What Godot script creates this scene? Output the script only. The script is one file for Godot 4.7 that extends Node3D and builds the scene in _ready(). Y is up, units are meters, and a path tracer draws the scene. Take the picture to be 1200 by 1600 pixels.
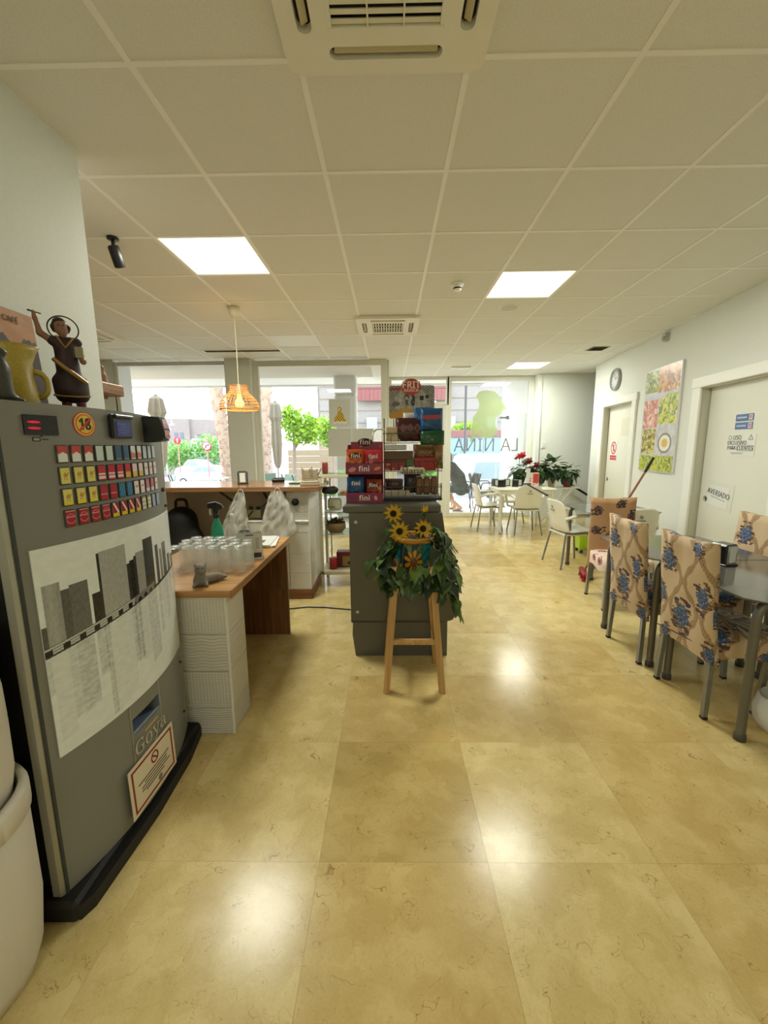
extends Node3D

const CE := 2.812
var rng := RandomNumberGenerator.new()
var names := {}
var mats := {}

# ---------------------------------------------------------------- materials
func mat(key: String, col: Color, rough := 0.6, metal := 0.0) -> StandardMaterial3D:
	if mats.has(key): return mats[key]
	var m := StandardMaterial3D.new()
	m.albedo_color = col; m.roughness = rough; m.metallic = metal
	mats[key] = m
	return m
func c8(r: float, g: float, b: float) -> Color: return Color(r / 255.0, g / 255.0, b / 255.0)
func glassmat(key: String, col: Color, alpha: float, rough := 0.02) -> StandardMaterial3D:
	var m := mat(key, Color(col.r, col.g, col.b, alpha), rough)
	m.transparency = BaseMaterial3D.TRANSPARENCY_ALPHA
	m.cull_mode = BaseMaterial3D.CULL_DISABLED
	return m
func texmat(key: String, img: Image, rough := 0.6, tint := Color.WHITE) -> StandardMaterial3D:
	if mats.has(key): return mats[key]
	var m := mat(key, tint, rough)
	m.albedo_texture = ImageTexture.create_from_image(img)
	return m
func noise(sd: int, freq: float, oct := 3, kind := FastNoiseLite.TYPE_SIMPLEX_SMOOTH) -> FastNoiseLite:
	var n := FastNoiseLite.new()
	n.seed = sd; n.frequency = freq; n.fractal_octaves = oct; n.noise_type = kind
	return n
func speckle(key: String, a: Color, b: Color, rough: float, freq: float, scale: float, relief := 0.0) -> StandardMaterial3D:
	if mats.has(key): return mats[key]
	var n := noise(key.hash() % 1000, freq, 4)
	var im := Image.create(256, 256, false, Image.FORMAT_RGB8)
	for y in 256:
		for x in 256:
			im.set_pixel(x, y, a.lerp(b, clampf(n.get_noise_2d(x, y) * 0.9 + 0.5, 0, 1)))
	var m := texmat(key, im, rough)
	m.uv1_triplanar = true; m.uv1_scale = Vector3.ONE * scale
	if relief > 0.0:
		m.heightmap_enabled = true; m.heightmap_texture = m.albedo_texture; m.heightmap_scale = relief
	return m
func woodmat(key: String, a: Color, b: Color, rough := 0.45, along := 0) -> StandardMaterial3D:
	if mats.has(key): return mats[key]
	var n := noise(key.hash() % 1000, 0.02, 4)
	var im := Image.create(256, 256, false, Image.FORMAT_RGB8)
	for y in 256:
		for x in 256:
			var u := x * 0.12 if along == 0 else x * 2.2
			var v := y * 2.2 if along == 0 else y * 0.12
			var t := n.get_noise_2d(u, v) + 0.35 * n.get_noise_2d(u * 3.0, v * 5.0)
			im.set_pixel(x, y, a.lerp(b, clampf(t + 0.5, 0, 1)))
	var m := texmat(key, im, rough)
	m.uv1_triplanar = true; m.uv1_scale = Vector3.ONE * 1.6
	return m

# ---------------------------------------------------------------- nodes
func numbered(called: String) -> String:
	if not names.has(called):
		names[called] = 0
		return called
	names[called] += 1
	return "%s_%03d" % [called, names[called]]
func thing(called: String, label: String, category: String, at := Vector3.ZERO, turn := 0.0, group := "") -> Node3D:
	var o := Node3D.new()
	o.name = numbered(called)
	add_child(o)
	o.position = at; o.rotation.y = turn
	meta(o, label, category, group)
	return o
func meta(o: Node3D, label: String, category: String, group := "") -> void:
	o.set_meta("label", label); o.set_meta("category", category)
	if group != "": o.set_meta("group", group)
func struct(called: String, at := Vector3.ZERO) -> Node3D:
	var o := Node3D.new()
	o.name = called
	add_child(o)
	o.position = at
	o.set_meta("kind", "structure")
	return o
func dup(root: Node3D, at: Vector3, turn: float, label := "", group := "") -> Node3D:
	var base := root.name.get_slice("_0", 0)
	var r: Node3D = root.duplicate()
	r.name = numbered(base)
	add_child(r)
	r.position = at; r.rotation.y = turn
	if label != "": r.set_meta("label", label)
	if group != "": r.set_meta("group", group)
	return r
func ST() -> SurfaceTool:
	var st := SurfaceTool.new()
	st.begin(Mesh.PRIMITIVE_TRIANGLES)
	return st
func fin(st: SurfaceTool, m: Material) -> ArrayMesh:
	st.generate_normals()
	var me := st.commit()
	me.surface_set_material(0, m)
	return me
func put(called: String, me: Mesh, parent: Node3D, xf := Transform3D.IDENTITY) -> MeshInstance3D:
	var o := MeshInstance3D.new()
	o.mesh = me
	o.transform = xf
	o.name = called
	parent.add_child(o, true)
	return o
func part(called: String, st: SurfaceTool, m: Material, parent: Node3D, at := Vector3.ZERO) -> MeshInstance3D:
	return put(called, fin(st, m), parent, Transform3D(Basis.IDENTITY, at))
func T(p: Vector3, b := Basis.IDENTITY) -> Transform3D: return Transform3D(b, p)
func RY(a: float) -> Basis: return Basis(Vector3.UP, a)
func RX(a: float) -> Basis: return Basis(Vector3.RIGHT, a)
func RZ(a: float) -> Basis: return Basis(Vector3.BACK, a)

# ---------------------------------------------------------------- shapes
func quad(st: SurfaceTool, a: Vector3, b: Vector3, c: Vector3, d: Vector3, u0 := Vector2(0, 1), u1 := Vector2(1, 1), u2 := Vector2(1, 0), u3 := Vector2(0, 0)) -> void:
	# corners counter-clockwise as seen from outside
	for k in [[a, u0], [c, u2], [b, u1], [a, u0], [d, u3], [c, u2]]:
		st.set_uv(k[1]); st.add_vertex(k[0])
func tri(st: SurfaceTool, a: Vector3, b: Vector3, c: Vector3) -> void:
	st.set_uv(Vector2.ZERO); st.add_vertex(a); st.add_vertex(c); st.add_vertex(b)
func box(st: SurfaceTool, at: Vector3, size: Vector3, ch := 0.0, b := Basis.IDENTITY) -> void:
	st.set_smooth_group(-1)
	var h := size * 0.5
	ch = minf(ch, minf(h.x, minf(h.y, h.z)) * 0.9)
	var ax := [Vector3(1, 0, 0), Vector3(0, 1, 0), Vector3(0, 0, 1)]
	var P := func(v: Vector3) -> Vector3: return at + b * v
	for i in 3:
		var n: Vector3 = ax[i]
		var u: Vector3 = ax[(i + 1) % 3]
		var w: Vector3 = ax[(i + 2) % 3]
		var hn: float = h[i]
		var hu: float = h[(i + 1) % 3] - ch
		var hw: float = h[(i + 2) % 3] - ch
		for s in [1.0, -1.0]:
			var o: Vector3 = n * hn * s
			var a1: Vector3 = o - u * hu - w * hw
			var a2: Vector3 = o + u * hu - w * hw
			var a3: Vector3 = o + u * hu + w * hw
			var a4: Vector3 = o - u * hu + w * hw
			if s > 0: quad(st, P.call(a1), P.call(a2), P.call(a3), P.call(a4))
			else: quad(st, P.call(a1), P.call(a4), P.call(a3), P.call(a2))
	if ch <= 0.0: return
	for i in 3:
		var w: Vector3 = ax[i]
		var j := (i + 1) % 3
		var k := (i + 2) % 3
		for s in [1.0, -1.0]:
			for t in [1.0, -1.0]:
				var e1: Vector3 = ax[j] * h[j] * s + ax[k] * (h[k] - ch) * t
				var e2: Vector3 = ax[j] * (h[j] - ch) * s + ax[k] * h[k] * t
				var l: Vector3 = w * (h[i] - ch)
				if s * t > 0: quad(st, P.call(e1 - l), P.call(e2 - l), P.call(e2 + l), P.call(e1 + l))
				else: quad(st, P.call(e2 - l), P.call(e1 - l), P.call(e1 + l), P.call(e2 + l))
	for sx in [1.0, -1.0]:
		for sy in [1.0, -1.0]:
			for sz in [1.0, -1.0]:
				var p1 := Vector3(h.x * sx, (h.y - ch) * sy, (h.z - ch) * sz)
				var p2 := Vector3((h.x - ch) * sx, h.y * sy, (h.z - ch) * sz)
				var p3 := Vector3((h.x - ch) * sx, (h.y - ch) * sy, h.z * sz)
				if sx * sy * sz > 0: tri(st, P.call(p1), P.call(p2), P.call(p3))
				else: tri(st, P.call(p1), P.call(p3), P.call(p2))
func bx(called: String, at: Vector3, size: Vector3, m: Material, parent: Node3D, ch := 0.0, b := Basis.IDENTITY) -> MeshInstance3D:
	var st := ST()
	box(st, Vector3.ZERO, size, ch)
	return put(called, fin(st, m), parent, T(at, b))
func tube(st: SurfaceTool, pts: Array, r, n := 8, caps := true, flat := 1.0) -> void:
	# r: a number or one per point; flat squashes the section along its second axis
	var N := pts.size()
	var rings := []
	var up := Vector3.UP
	var d0: Vector3 = (pts[1] - pts[0]).normalized()
	if absf(d0.dot(up)) > 0.9: up = Vector3.RIGHT
	var u := d0.cross(up).normalized()
	for i in N:
		var d: Vector3
		if i == 0: d = pts[1] - pts[0]
		elif i == N - 1: d = pts[N - 1] - pts[N - 2]
		else: d = (pts[i + 1] - pts[i]).normalized() + (pts[i] - pts[i - 1]).normalized()
		d = d.normalized()
		u = (u - d * u.dot(d)).normalized()
		var v := d.cross(u)
		var rr: float = r[i] if r is Array else r
		var ring := []
		for k in n:
			var a := TAU * k / n
			ring.append(pts[i] + u * cos(a) * rr + v * sin(a) * rr * flat)
		rings.append(ring)
	st.set_smooth_group(1 if n > 4 else -1)
	for i in N - 1:
		for k in n:
			var k2 := (k + 1) % n
			quad(st, rings[i][k], rings[i][k2], rings[i + 1][k2], rings[i + 1][k], Vector2(float(k) / n, float(i) / (N - 1)), Vector2((k + 1.0) / n, float(i) / (N - 1)), Vector2((k + 1.0) / n, (i + 1.0) / (N - 1)), Vector2(float(k) / n, (i + 1.0) / (N - 1)))
	if caps:
		st.set_smooth_group(-1)
		for k in n:
			tri(st, pts[0], rings[0][(k + 1) % n], rings[0][k])
			tri(st, pts[N - 1], rings[N - 1][k], rings[N - 1][(k + 1) % n])
func tb(called: String, pts: Array, r, m: Material, parent: Node3D, n := 8) -> MeshInstance3D:
	var st := ST()
	tube(st, pts, r, n)
	return part(called, st, m, parent)
func lathe(st: SurfaceTool, prof: Array, n := 20, at := Vector3.ZERO, sx := 1.0, sz := 1.0, b := Basis.IDENTITY, smooth := true) -> void:
	# prof: Vector2(radius, height), listed so that the outside lies on the left when going up
	for i in prof.size() - 1:
		st.set_smooth_group(1 if smooth else -1)
		var p: Vector2 = prof[i]
		var q: Vector2 = prof[i + 1]
		for k in n:
			var a := TAU * k / n
			var c := TAU * (k + 1) / n
			var A := at + b * Vector3(cos(a) * p.x * sx, p.y, -sin(a) * p.x * sz)
			var B := at + b * Vector3(cos(c) * p.x * sx, p.y, -sin(c) * p.x * sz)
			var C := at + b * Vector3(cos(c) * q.x * sx, q.y, -sin(c) * q.x * sz)
			var D := at + b * Vector3(cos(a) * q.x * sx, q.y, -sin(a) * q.x * sz)
			var u := float(k) / n
			var w := float(k + 1) / n
			var v0 := 1.0 - float(i) / (prof.size() - 1)
			var v1 := 1.0 - float(i + 1) / (prof.size() - 1)
			if p.x > 0.00001 and q.x > 0.00001: quad(st, A, B, C, D, Vector2(u, v0), Vector2(w, v0), Vector2(w, v1), Vector2(u, v1))
			elif p.x > 0.00001: tri(st, A, B, C)
			elif q.x > 0.00001: tri(st, A, C, D)
func lt(called: String, prof: Array, m: Material, parent: Node3D, at := Vector3.ZERO, n := 20, sx := 1.0, sz := 1.0, b := Basis.IDENTITY) -> MeshInstance3D:
	var st := ST()
	lathe(st, prof, n, Vector3.ZERO, sx, sz)
	return put(called, fin(st, m), parent, T(at, b))
func prism(st: SurfaceTool, poly: PackedVector2Array, z0: float, z1: float, xf := Transform3D.IDENTITY) -> void:
	# poly in local x, y; extruded from z0 to z1 (z1 is the front)
	st.set_smooth_group(-1)
	if not Geometry2D.is_polygon_clockwise(poly) == false: poly.reverse()
	var lo := Vector2(1e9, 1e9)
	var hi := -lo
	for p in poly: lo = lo.min(p); hi = hi.max(p)
	var sz := (hi - lo).max(Vector2(1e-6, 1e-6))
	var ids := Geometry2D.triangulate_polygon(poly)
	for i in range(0, ids.size(), 3):
		var t := [poly[ids[i]], poly[ids[i + 1]], poly[ids[i + 2]]]
		if (t[1] - t[0]).cross(t[2] - t[0]) < 0: t = [t[0], t[2], t[1]]
		for k in [0, 2, 1]:
			st.set_uv(Vector2((t[k].x - lo.x) / sz.x, 1.0 - (t[k].y - lo.y) / sz.y)); st.add_vertex(xf * Vector3(t[k].x, t[k].y, z1))
		for k in [0, 1, 2]:
			st.set_uv(Vector2((t[k].x - lo.x) / sz.x, 1.0 - (t[k].y - lo.y) / sz.y)); st.add_vertex(xf * Vector3(t[k].x, t[k].y, z0))
	for i in poly.size():
		var p := poly[i]
		var q := poly[(i + 1) % poly.size()]
		quad(st, xf * Vector3(p.x, p.y, z0), xf * Vector3(q.x, q.y, z0), xf * Vector3(q.x, q.y, z1), xf * Vector3(p.x, p.y, z1), Vector2.ZERO, Vector2.ZERO, Vector2.ZERO, Vector2.ZERO)
func rrect(w: float, h: float, r: float, n := 4) -> PackedVector2Array:
	var p := PackedVector2Array()
	for q in 4:
		var cx := (w / 2 - r) * (1 if q in [0, 3] else -1)
		var cy := (h / 2 - r) * (1 if q in [0, 1] else -1)
		for k in n + 1:
			var a := PI / 2 * (q + float(k) / n)
			p.append(Vector2(cx + cos(a) * r, cy + sin(a) * r))
	return p
func ellipse(a: float, b: float, n := 24) -> PackedVector2Array:
	var p := PackedVector2Array()
	for k in n: p.append(Vector2(cos(TAU * k / n) * a, sin(TAU * k / n) * b))
	return p
func pr(called: String, poly: PackedVector2Array, depth: float, m: Material, parent: Node3D, xf := Transform3D.IDENTITY) -> MeshInstance3D:
	var st := ST()
	prism(st, poly, 0.0, depth)
	return put(called, fin(st, m), parent, xf)
func text(called: String, s: String, h: float, m: Material, parent: Node3D, xf: Transform3D, font := "Droid Sans", wide := 1.0, weight := 400) -> MeshInstance3D:
	var t := TextMesh.new()
	var f := SystemFont.new()
	f.font_names = PackedStringArray([font]); f.font_weight = weight
	t.font = f
	t.text = s; t.font_size = 64; t.pixel_size = h / 46.0; t.depth = 0.0012
	t.curve_step = 4.0
	t.material = m
	return put(called, t, parent, xf * Transform3D(Basis.from_scale(Vector3(wide, 1, 1)), Vector3.ZERO))
func arc(a: Vector3, b: Vector3, sag: float, n := 10) -> Array:
	var out := []
	for i in n + 1:
		var t := float(i) / n
		out.append(a.lerp(b, t) + Vector3.DOWN * sag * 4.0 * t * (1.0 - t))
	return out
func bent(pts: Array, r: float, n := 4) -> Array:
	# rounds the inner corners of a path
	var out := [pts[0]]
	for i in range(1, pts.size() - 1):
		var p: Vector3 = pts[i]
		var a: Vector3 = p + (pts[i - 1] - p).normalized() * r
		var b: Vector3 = p + (pts[i + 1] - p).normalized() * r
		for k in n + 1:
			var t := float(k) / n
			out.append(a.lerp(p, t).lerp(p.lerp(b, t), t))
	out.append(pts[-1])
	return out
# a field of tapered capsules joined by a smooth minimum, meshed as surface nets. bones: [a, b, ra, rb]
func blob(st: SurfaceTool, bones: Array, cell: float, k := 0.02) -> void:
	var lo := Vector3.ONE * 1e9
	var hi := -lo
	for bn in bones:
		for e in [[bn[0], bn[2]], [bn[1], bn[3]]]:
			lo = lo.min(e[0] - Vector3.ONE * (e[1] + k)); hi = hi.max(e[0] + Vector3.ONE * (e[1] + k))
	lo -= Vector3.ONE * cell * 2
	var n := Vector3i(((hi - lo) / cell).ceil()) + Vector3i(3, 3, 3)
	var f := PackedFloat32Array()
	f.resize(n.x * n.y * n.z)
	f.fill(1.0)
	for bn in bones:
		var A: Vector3 = bn[0]
		var B: Vector3 = bn[1]
		var ra: float = bn[2]
		var rb: float = bn[3]
		var m := maxf(ra, rb) + k * 2 + cell * 2
		var l := Vector3i(((A.min(B) - Vector3.ONE * m - lo) / cell).floor()).clamp(Vector3i.ZERO, n - Vector3i.ONE)
		var h := Vector3i(((A.max(B) + Vector3.ONE * m - lo) / cell).ceil()).clamp(Vector3i.ZERO, n - Vector3i.ONE)
		var ab := B - A
		var dd := maxf(ab.length_squared(), 1e-9)
		for z in range(l.z, h.z + 1):
			for y in range(l.y, h.y + 1):
				var row := (z * n.y + y) * n.x
				for x in range(l.x, h.x + 1):
					var p := lo + Vector3(x, y, z) * cell
					var t := clampf((p - A).dot(ab) / dd, 0, 1)
					var d := (p - A - ab * t).length() - lerpf(ra, rb, t)
					var o := f[row + x]
					var hh := maxf(k - absf(d - o), 0.0) / k
					f[row + x] = minf(d, o) - hh * hh * k * 0.25
	var vid := {}
	var vs := PackedVector3Array()
	var off := [0, 1, n.x, n.x + 1, n.x * n.y, n.x * n.y + 1, n.x * n.y + n.x, n.x * n.y + n.x + 1]
	var edges := [[0, 1], [2, 3], [4, 5], [6, 7], [0, 2], [1, 3], [4, 6], [5, 7], [0, 4], [1, 5], [2, 6], [3, 7]]
	for z in n.z - 1:
		for y in n.y - 1:
			for x in n.x - 1:
				var i := (z * n.y + y) * n.x + x
				var neg := 0
				for o in off:
					if f[i + o] < 0: neg += 1
				if neg == 0 or neg == 8: continue
				var s := Vector3.ZERO
				var c := 0
				for e in edges:
					var fa := f[i + off[e[0]]]
					var fb := f[i + off[e[1]]]
					if (fa < 0) == (fb < 0): continue
					var t := fa / (fa - fb)
					s += Vector3(e[0] & 1, (e[0] >> 1) & 1, e[0] >> 2).lerp(Vector3(e[1] & 1, (e[1] >> 1) & 1, e[1] >> 2), t)
					c += 1
				vid[i] = vs.size()
				vs.append(lo + (Vector3(x, y, z) + s / c) * cell)
	st.set_smooth_group(1)
	var step := [1, n.x, n.x * n.y]
	for z in range(1, n.z - 1):
		for y in range(1, n.y - 1):
			for x in range(1, n.x - 1):
				var i := (z * n.y + y) * n.x + x
				for a in 3:
					var fa := f[i]
					var fb := f[i + step[a]]
					if (fa < 0) == (fb < 0): continue
					var u: int = step[(a + 1) % 3]
					var v: int = step[(a + 2) % 3]
					var q := [vs[vid[i - u - v]], vs[vid[i - v]], vs[vid[i]], vs[vid[i - u]]]
					if fa < 0: quad(st, q[0], q[1], q[2], q[3])
					else: quad(st, q[3], q[2], q[1], q[0])

func _ready() -> void:
	rng.seed = 7
	# ------------------------------------------------ camera
	var cam := Camera3D.new()
	cam.name = "camera"
	add_child(cam)
	cam.position = Vector3(0, 1.47, 0)
	cam.basis = RY(0.0134576) * RX(-0.159786) * RZ(-0.00838406)
	cam.fov = rad_to_deg(2.0 * atan(800.0 / 639.88))
	cam.near = 0.05; cam.far = 400.0
	cam.current = true
	# ------------------------------------------------ sky and exposure
	var we := WorldEnvironment.new()
	we.name = "world_environment"
	var env := Environment.new()
	env.background_mode = Environment.BG_SKY
	env.sky = Sky.new()
	var sm := ProceduralSkyMaterial.new()
	sm.sky_top_color = c8(196, 214, 232); sm.sky_horizon_color = c8(232, 238, 242)
	sm.ground_bottom_color = c8(190, 184, 172); sm.ground_horizon_color = c8(228, 230, 230)
	sm.sky_energy_multiplier = 2.1; sm.ground_energy_multiplier = 1.8
	sm.sun_angle_max = 1.0
	env.sky.sky_material = sm
	env.tonemap_mode = Environment.TONE_MAPPER_LINEAR
	env.tonemap_exposure = 1.55
	env.sdfgi_enabled = true; env.ssao_enabled = true; env.ssil_enabled = true
	we.environment = env
	add_child(we)
	# ------------------------------------------------ sun
	var sun := DirectionalLight3D.new()
	sun.name = "sun"
	sun.light_energy = 1.6; sun.light_color = Color(1.0, 0.96, 0.88); sun.light_angular_distance = 0.6
	sun.shadow_enabled = true
	add_child(sun)
	sun.look_at_from_position(Vector3(-4, 12, -7), Vector3.ZERO, Vector3.UP)
	# ------------------------------------------------ place
	build_floor()
	build_ceiling()
	build_walls()
	build_windows()
	build_outside()
	build_ceiling_things()
	build_wall_things()
	build_vending()
	build_counter()
	build_bar()
	build_glass_shelf()
	build_case()
	build_stool()
	build_dining()
	build_far_corner()

const PANEL_E := 2.8
func panel_lights() -> Array: return [[-2, 2], [2, 3], [4, 9], [0, -8]]  # the last pair is an unseen panel, added to brighten near surfaces

# ---------------------------------------------------------------- floor
func marble(sd: int) -> StandardMaterial3D:
	var key := "marble%d" % sd
	var a := noise(sd * 13 + 1, 0.006, 4)
	var v1 := noise(sd * 13 + 2, 0.0075, 4)
	var v2 := noise(sd * 13 + 3, 0.016, 3)
	var w := noise(sd * 13 + 4, 0.012, 3)
	var fine := noise(sd * 13 + 5, 0.09, 3)
	var im := Image.create(512, 512, false, Image.FORMAT_RGB8)
	var lo := c8(206, 182, 120)
	var hi := c8(224, 203, 144)
	var vein := c8(146, 108, 58)
	for y in 512:
		for x in 512:
			var dx := x + 40.0 * w.get_noise_2d(x, y)
			var dy := y + 40.0 * w.get_noise_2d(x + 900, y)
			var c := lo.lerp(hi, clampf(a.get_noise_2d(dx, dy * 0.7) + 0.5 + 0.25 * fine.get_noise_2d(x, y), 0, 1))
			var r1 := absf(v1.get_noise_2d(dx * 0.8, dy * 0.55))
			var r2 := absf(v2.get_noise_2d(dx, dy * 0.6 + 300))
			var gate := clampf(a.get_noise_2d(y + 700, x) * 2.0 + 0.3, 0, 1)
			c = c.lerp(vein, clampf(1.0 - r1 / 0.016, 0, 1) * 0.75 * gate)
			c = c.lerp(vein, clampf(1.0 - r2 / 0.018, 0, 1) * 0.5 * (1.0 - gate))
			im.set_pixel(x, y, c)
	var m := texmat(key, im, 0.2)
	m.metallic_specular = 0.36
	return m
func build_floor() -> void:
	var fl := struct("floor")
	bx("subfloor", Vector3(-0.8, -0.07, -2.2), Vector3(9.4, 0.1, 13.0), mat("grout", c8(190, 168, 120), 0.7), fl)
	var vars := []
	for k in 4: vars.append(marble(k))
	var tints := [Color(1, 1, 1), Color(0.9, 0.88, 0.82), Color(1.05, 1.05, 1.06), Color(0.97, 0.95, 0.92)]
	var meshes := []
	var S := 0.602
	for k in 16:
		var m: StandardMaterial3D = vars[k % 4].duplicate()
		var t: Color = tints[k / 4]
		m.albedo_color = Color(minf(t.r, 1), minf(t.g, 1), minf(t.b, 1))
		var st := ST()
		box(st, Vector3.ZERO, Vector3(S - 0.0006, 0.02, S - 0.0006))
		meshes.append(fin(st, m))
	for i in range(-9, 7):
		for j in range(-8, 13):
			var x := 0.343 + S * (i + 0.5)
			var z := -1.247 - S * (j - 0.5)
			if z < -6.75 and x < -0.2: continue
			if z < -8.5 or x < -5.2 or x > 3.7 or (z > 1.5 and x < -1.5): continue
			var q := rng.randi() % 16
			if q / 4 == 1 and rng.randf() < 0.7: q += 8
			# a few tiles whose tone stands out in the photograph
			if i == -1 and j == 1: q = 5
			if i == 0 and j in [0, 1]: q = 9
			if i == -1 and j in [-1, 0]: q = 12
			put("tile", meshes[q], fl, T(Vector3(x, -0.01, z), RY(PI / 2 * (rng.randi() % 4))))

# ---------------------------------------------------------------- ceiling
func build_ceiling() -> void:
	var ce := struct("ceiling")
	bx("slab", Vector3(-0.8, CE + 0.1, -2.2), Vector3(9.4, 0.1, 13.0), mat("slab", c8(200, 196, 184), 0.9), ce)
	var tm := speckle("ceiling_tile", c8(238, 238, 231), c8(228, 227, 218), 0.9, 0.35, 1.3, 0.05)
	var st := ST()
	box(st, Vector3.ZERO, Vector3(0.596, 0.014, 0.596))
	var tile := fin(st, tm)
	var skip := panel_lights() + [[0, -1], [0, 5], [-2, 6], [-6, 5]]
	for c in range(-8, 7):
		for r in range(-10, 12):
			if [c, r] in skip: continue
			var x := -0.309 + 0.6 * (c + 0.5)
			var z := -(1.672 + 0.6 * (r + 0.5))
			if z < -6.75 and x < -0.1: continue
			if z < -8.6 or x > 3.9 or (z > 1.5 and x < -1.5): continue
			put("tile", tile, ce, T(Vector3(x, CE + 0.008, z)))
	var gm := mat("grid_white", c8(248, 247, 240), 0.45)
	for c in range(-8, 7):
		var x := -0.309 + 0.6 * c
		var z1 := -6.72 if x < -0.1 else -8.42
		var s2 := ST()
		box(s2, Vector3(x, CE, (4.2 + z1) / 2), Vector3(0.024, 0.006, 4.2 - z1), 0.001)
		part("runner", s2, gm, ce)
	for r in range(-9, 12):
		var z := -(1.672 + 0.6 * r)
		var x0 := -5.1 if z > -6.75 else -0.05
		var s2 := ST()
		box(s2, Vector3((x0 + 3.8) / 2, CE + 0.0005, z), Vector3(3.8 - x0, 0.006, 0.022), 0.001)
		part("cross_runner", s2, gm, ce)

# ---------------------------------------------------------------- walls
var wr: Node3D
func build_walls() -> void:
	var wm := speckle("wall_paint", c8(229, 232, 225), c8(225, 228, 220), 0.75, 0.2, 0.8, 0.02)
	var H := CE + 0.05
	# long right wall, slightly askew to the ceiling grid; local x runs from its far corner towards the camera
	wr = struct("wall_right", Vector3(3.617, 0, -7.482))
	wr.basis = Basis(Vector3(-0.11865, 0, 0.99294), Vector3.UP, Vector3(-0.99294, 0, -0.11865))
	var segs := [[0.0, 0.5, 0.0, H], [0.5, 1.55, 2.07, H], [1.55, 3.06, 0.0, H], [3.06, 4.16, 2.045, H], [4.16, 11.9, 0.0, H]]
	for s in segs:
		bx("wall_section", Vector3((s[0] + s[1]) / 2, (s[2] + s[3]) / 2, -0.075), Vector3(s[1] - s[0], s[3] - s[2], 0.15), wm, wr)
	# doors
	var dm := mat("door_leaf", c8(226, 226, 212), 0.45)
	var fm := mat("door_frame", c8(240, 240, 232), 0.4)
	var metal := mat("chrome", c8(190, 190, 186), 0.25, 1.0)
	var k := 0
	for d in [[0.5, 1.55, 2.07], [3.06, 4.16, 2.045]]:
		k += 1
		var door := struct("door_%d" % k, wr.position)
		door.basis = wr.basis
		bx("door_leaf", Vector3((d[0] + d[1]) / 2 + 0.02, d[2] / 2, -0.1), Vector3(d[1] - d[0] - 0.02, d[2] + 0.02, 0.04), dm, door)
		bx("door_head", Vector3((d[0] + d[1]) / 2, d[2] - 0.008, -0.06), Vector3(d[1] - d[0], 0.016, 0.12), mat("door_jamb", c8(205, 203, 186), 0.5), door)
		bx("door_backing", Vector3((d[0] + d[1]) / 2, d[2] / 2, -0.16), Vector3(d[1] - d[0] + 0.3, d[2] + 0.3, 0.02), wm, door)  # unseen slab behind the leaf, added to stop outside light leaking through
		var w := 0.14 if k == 2 else 0.13
		for e in [[d[0] - w / 2 + 0.02, d[0]], [d[1] + w / 2 - 0.02, d[1]]]:
			bx("door_casing", Vector3(e[0], (d[2] + 0.1) / 2, 0.012), Vector3(w, d[2] + 0.1, 0.028), fm, door, 0.006)
		bx("door_casing", Vector3((d[0] + d[1]) / 2, d[2] + 0.05, 0.016), Vector3(d[1] - d[0] + 0.26, 0.11, 0.03), fm, door, 0.006)
		for e in [d[0] + 0.008, d[1] - 0.008]:
			bx("door_jamb", Vector3(e, d[2] / 2, -0.06), Vector3(0.016, d[2], 0.12), mat("door_jamb", c8(205, 203, 186), 0.5), door)
		var kx: float = d[0] + 0.13
		var hd := lt("door_pull", [Vector2(0.0, 0.0), Vector2(0.03, 0.0), Vector2(0.03, 0.006), Vector2(0.022, 0.006), Vector2(0.02, 0.001), Vector2(0.0, 0.001)], metal, door, Vector3(kx, 0.9, -0.08), 20, 1, 1, RX(PI / 2))
		bx("pull_slot", Vector3(0, 0.002, 0), Vector3(0.008, 0.004, 0.03), mat("black_plastic", c8(22, 22, 24), 0.4), hd)
	# walls out of view or at the edges
	var wl := struct("wall_left")
	bx("wall_section", Vector3(-1.66, H / 2, 1.055), Vector3(0.48, H, 6.29), wm, wl)
	var wb := struct("wall_back")
	bx("wall_section", Vector3(-0.8, H / 2, 4.28), Vector3(9.4, H, 0.16), wm, wb)
	var wo := struct("wall_outer_left")
	bx("wall_section", Vector3(-5.28, H / 2, -1.3), Vector3(0.16, H, 11.3), wm, wo)
	# stair alcove to the right of the far window
	var wa := struct("wall_alcove")
	bx("wall_section", Vector3(3.9, H / 2, -8.3), Vector3(1.9, H, 0.2), wm, wa)
	bx("return_section", Vector3(2.93, H / 2, -8.36), Vector3(0.1, H, 0.32), wm, wa)
	bx("side_section", Vector3(4.8, H / 2, -7.05), Vector3(0.1, H, 2.5), wm, wa)
	bx("rear_section", Vector3(4.2, H / 2, -5.8), Vector3(1.3, H, 0.1), wm, wa)
	bx("stair_floor", Vector3(4.25, -0.07, -7.05), Vector3(1.1, 0.1, 2.4), mat("grout", c8(190, 168, 120), 0.7), wa)
	bx("stair_ceiling", Vector3(4.25, CE + 0.06, -7.05), Vector3(1.1, 0.08, 2.4), mat("slab", c8(200, 196, 184)), wa)

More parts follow.
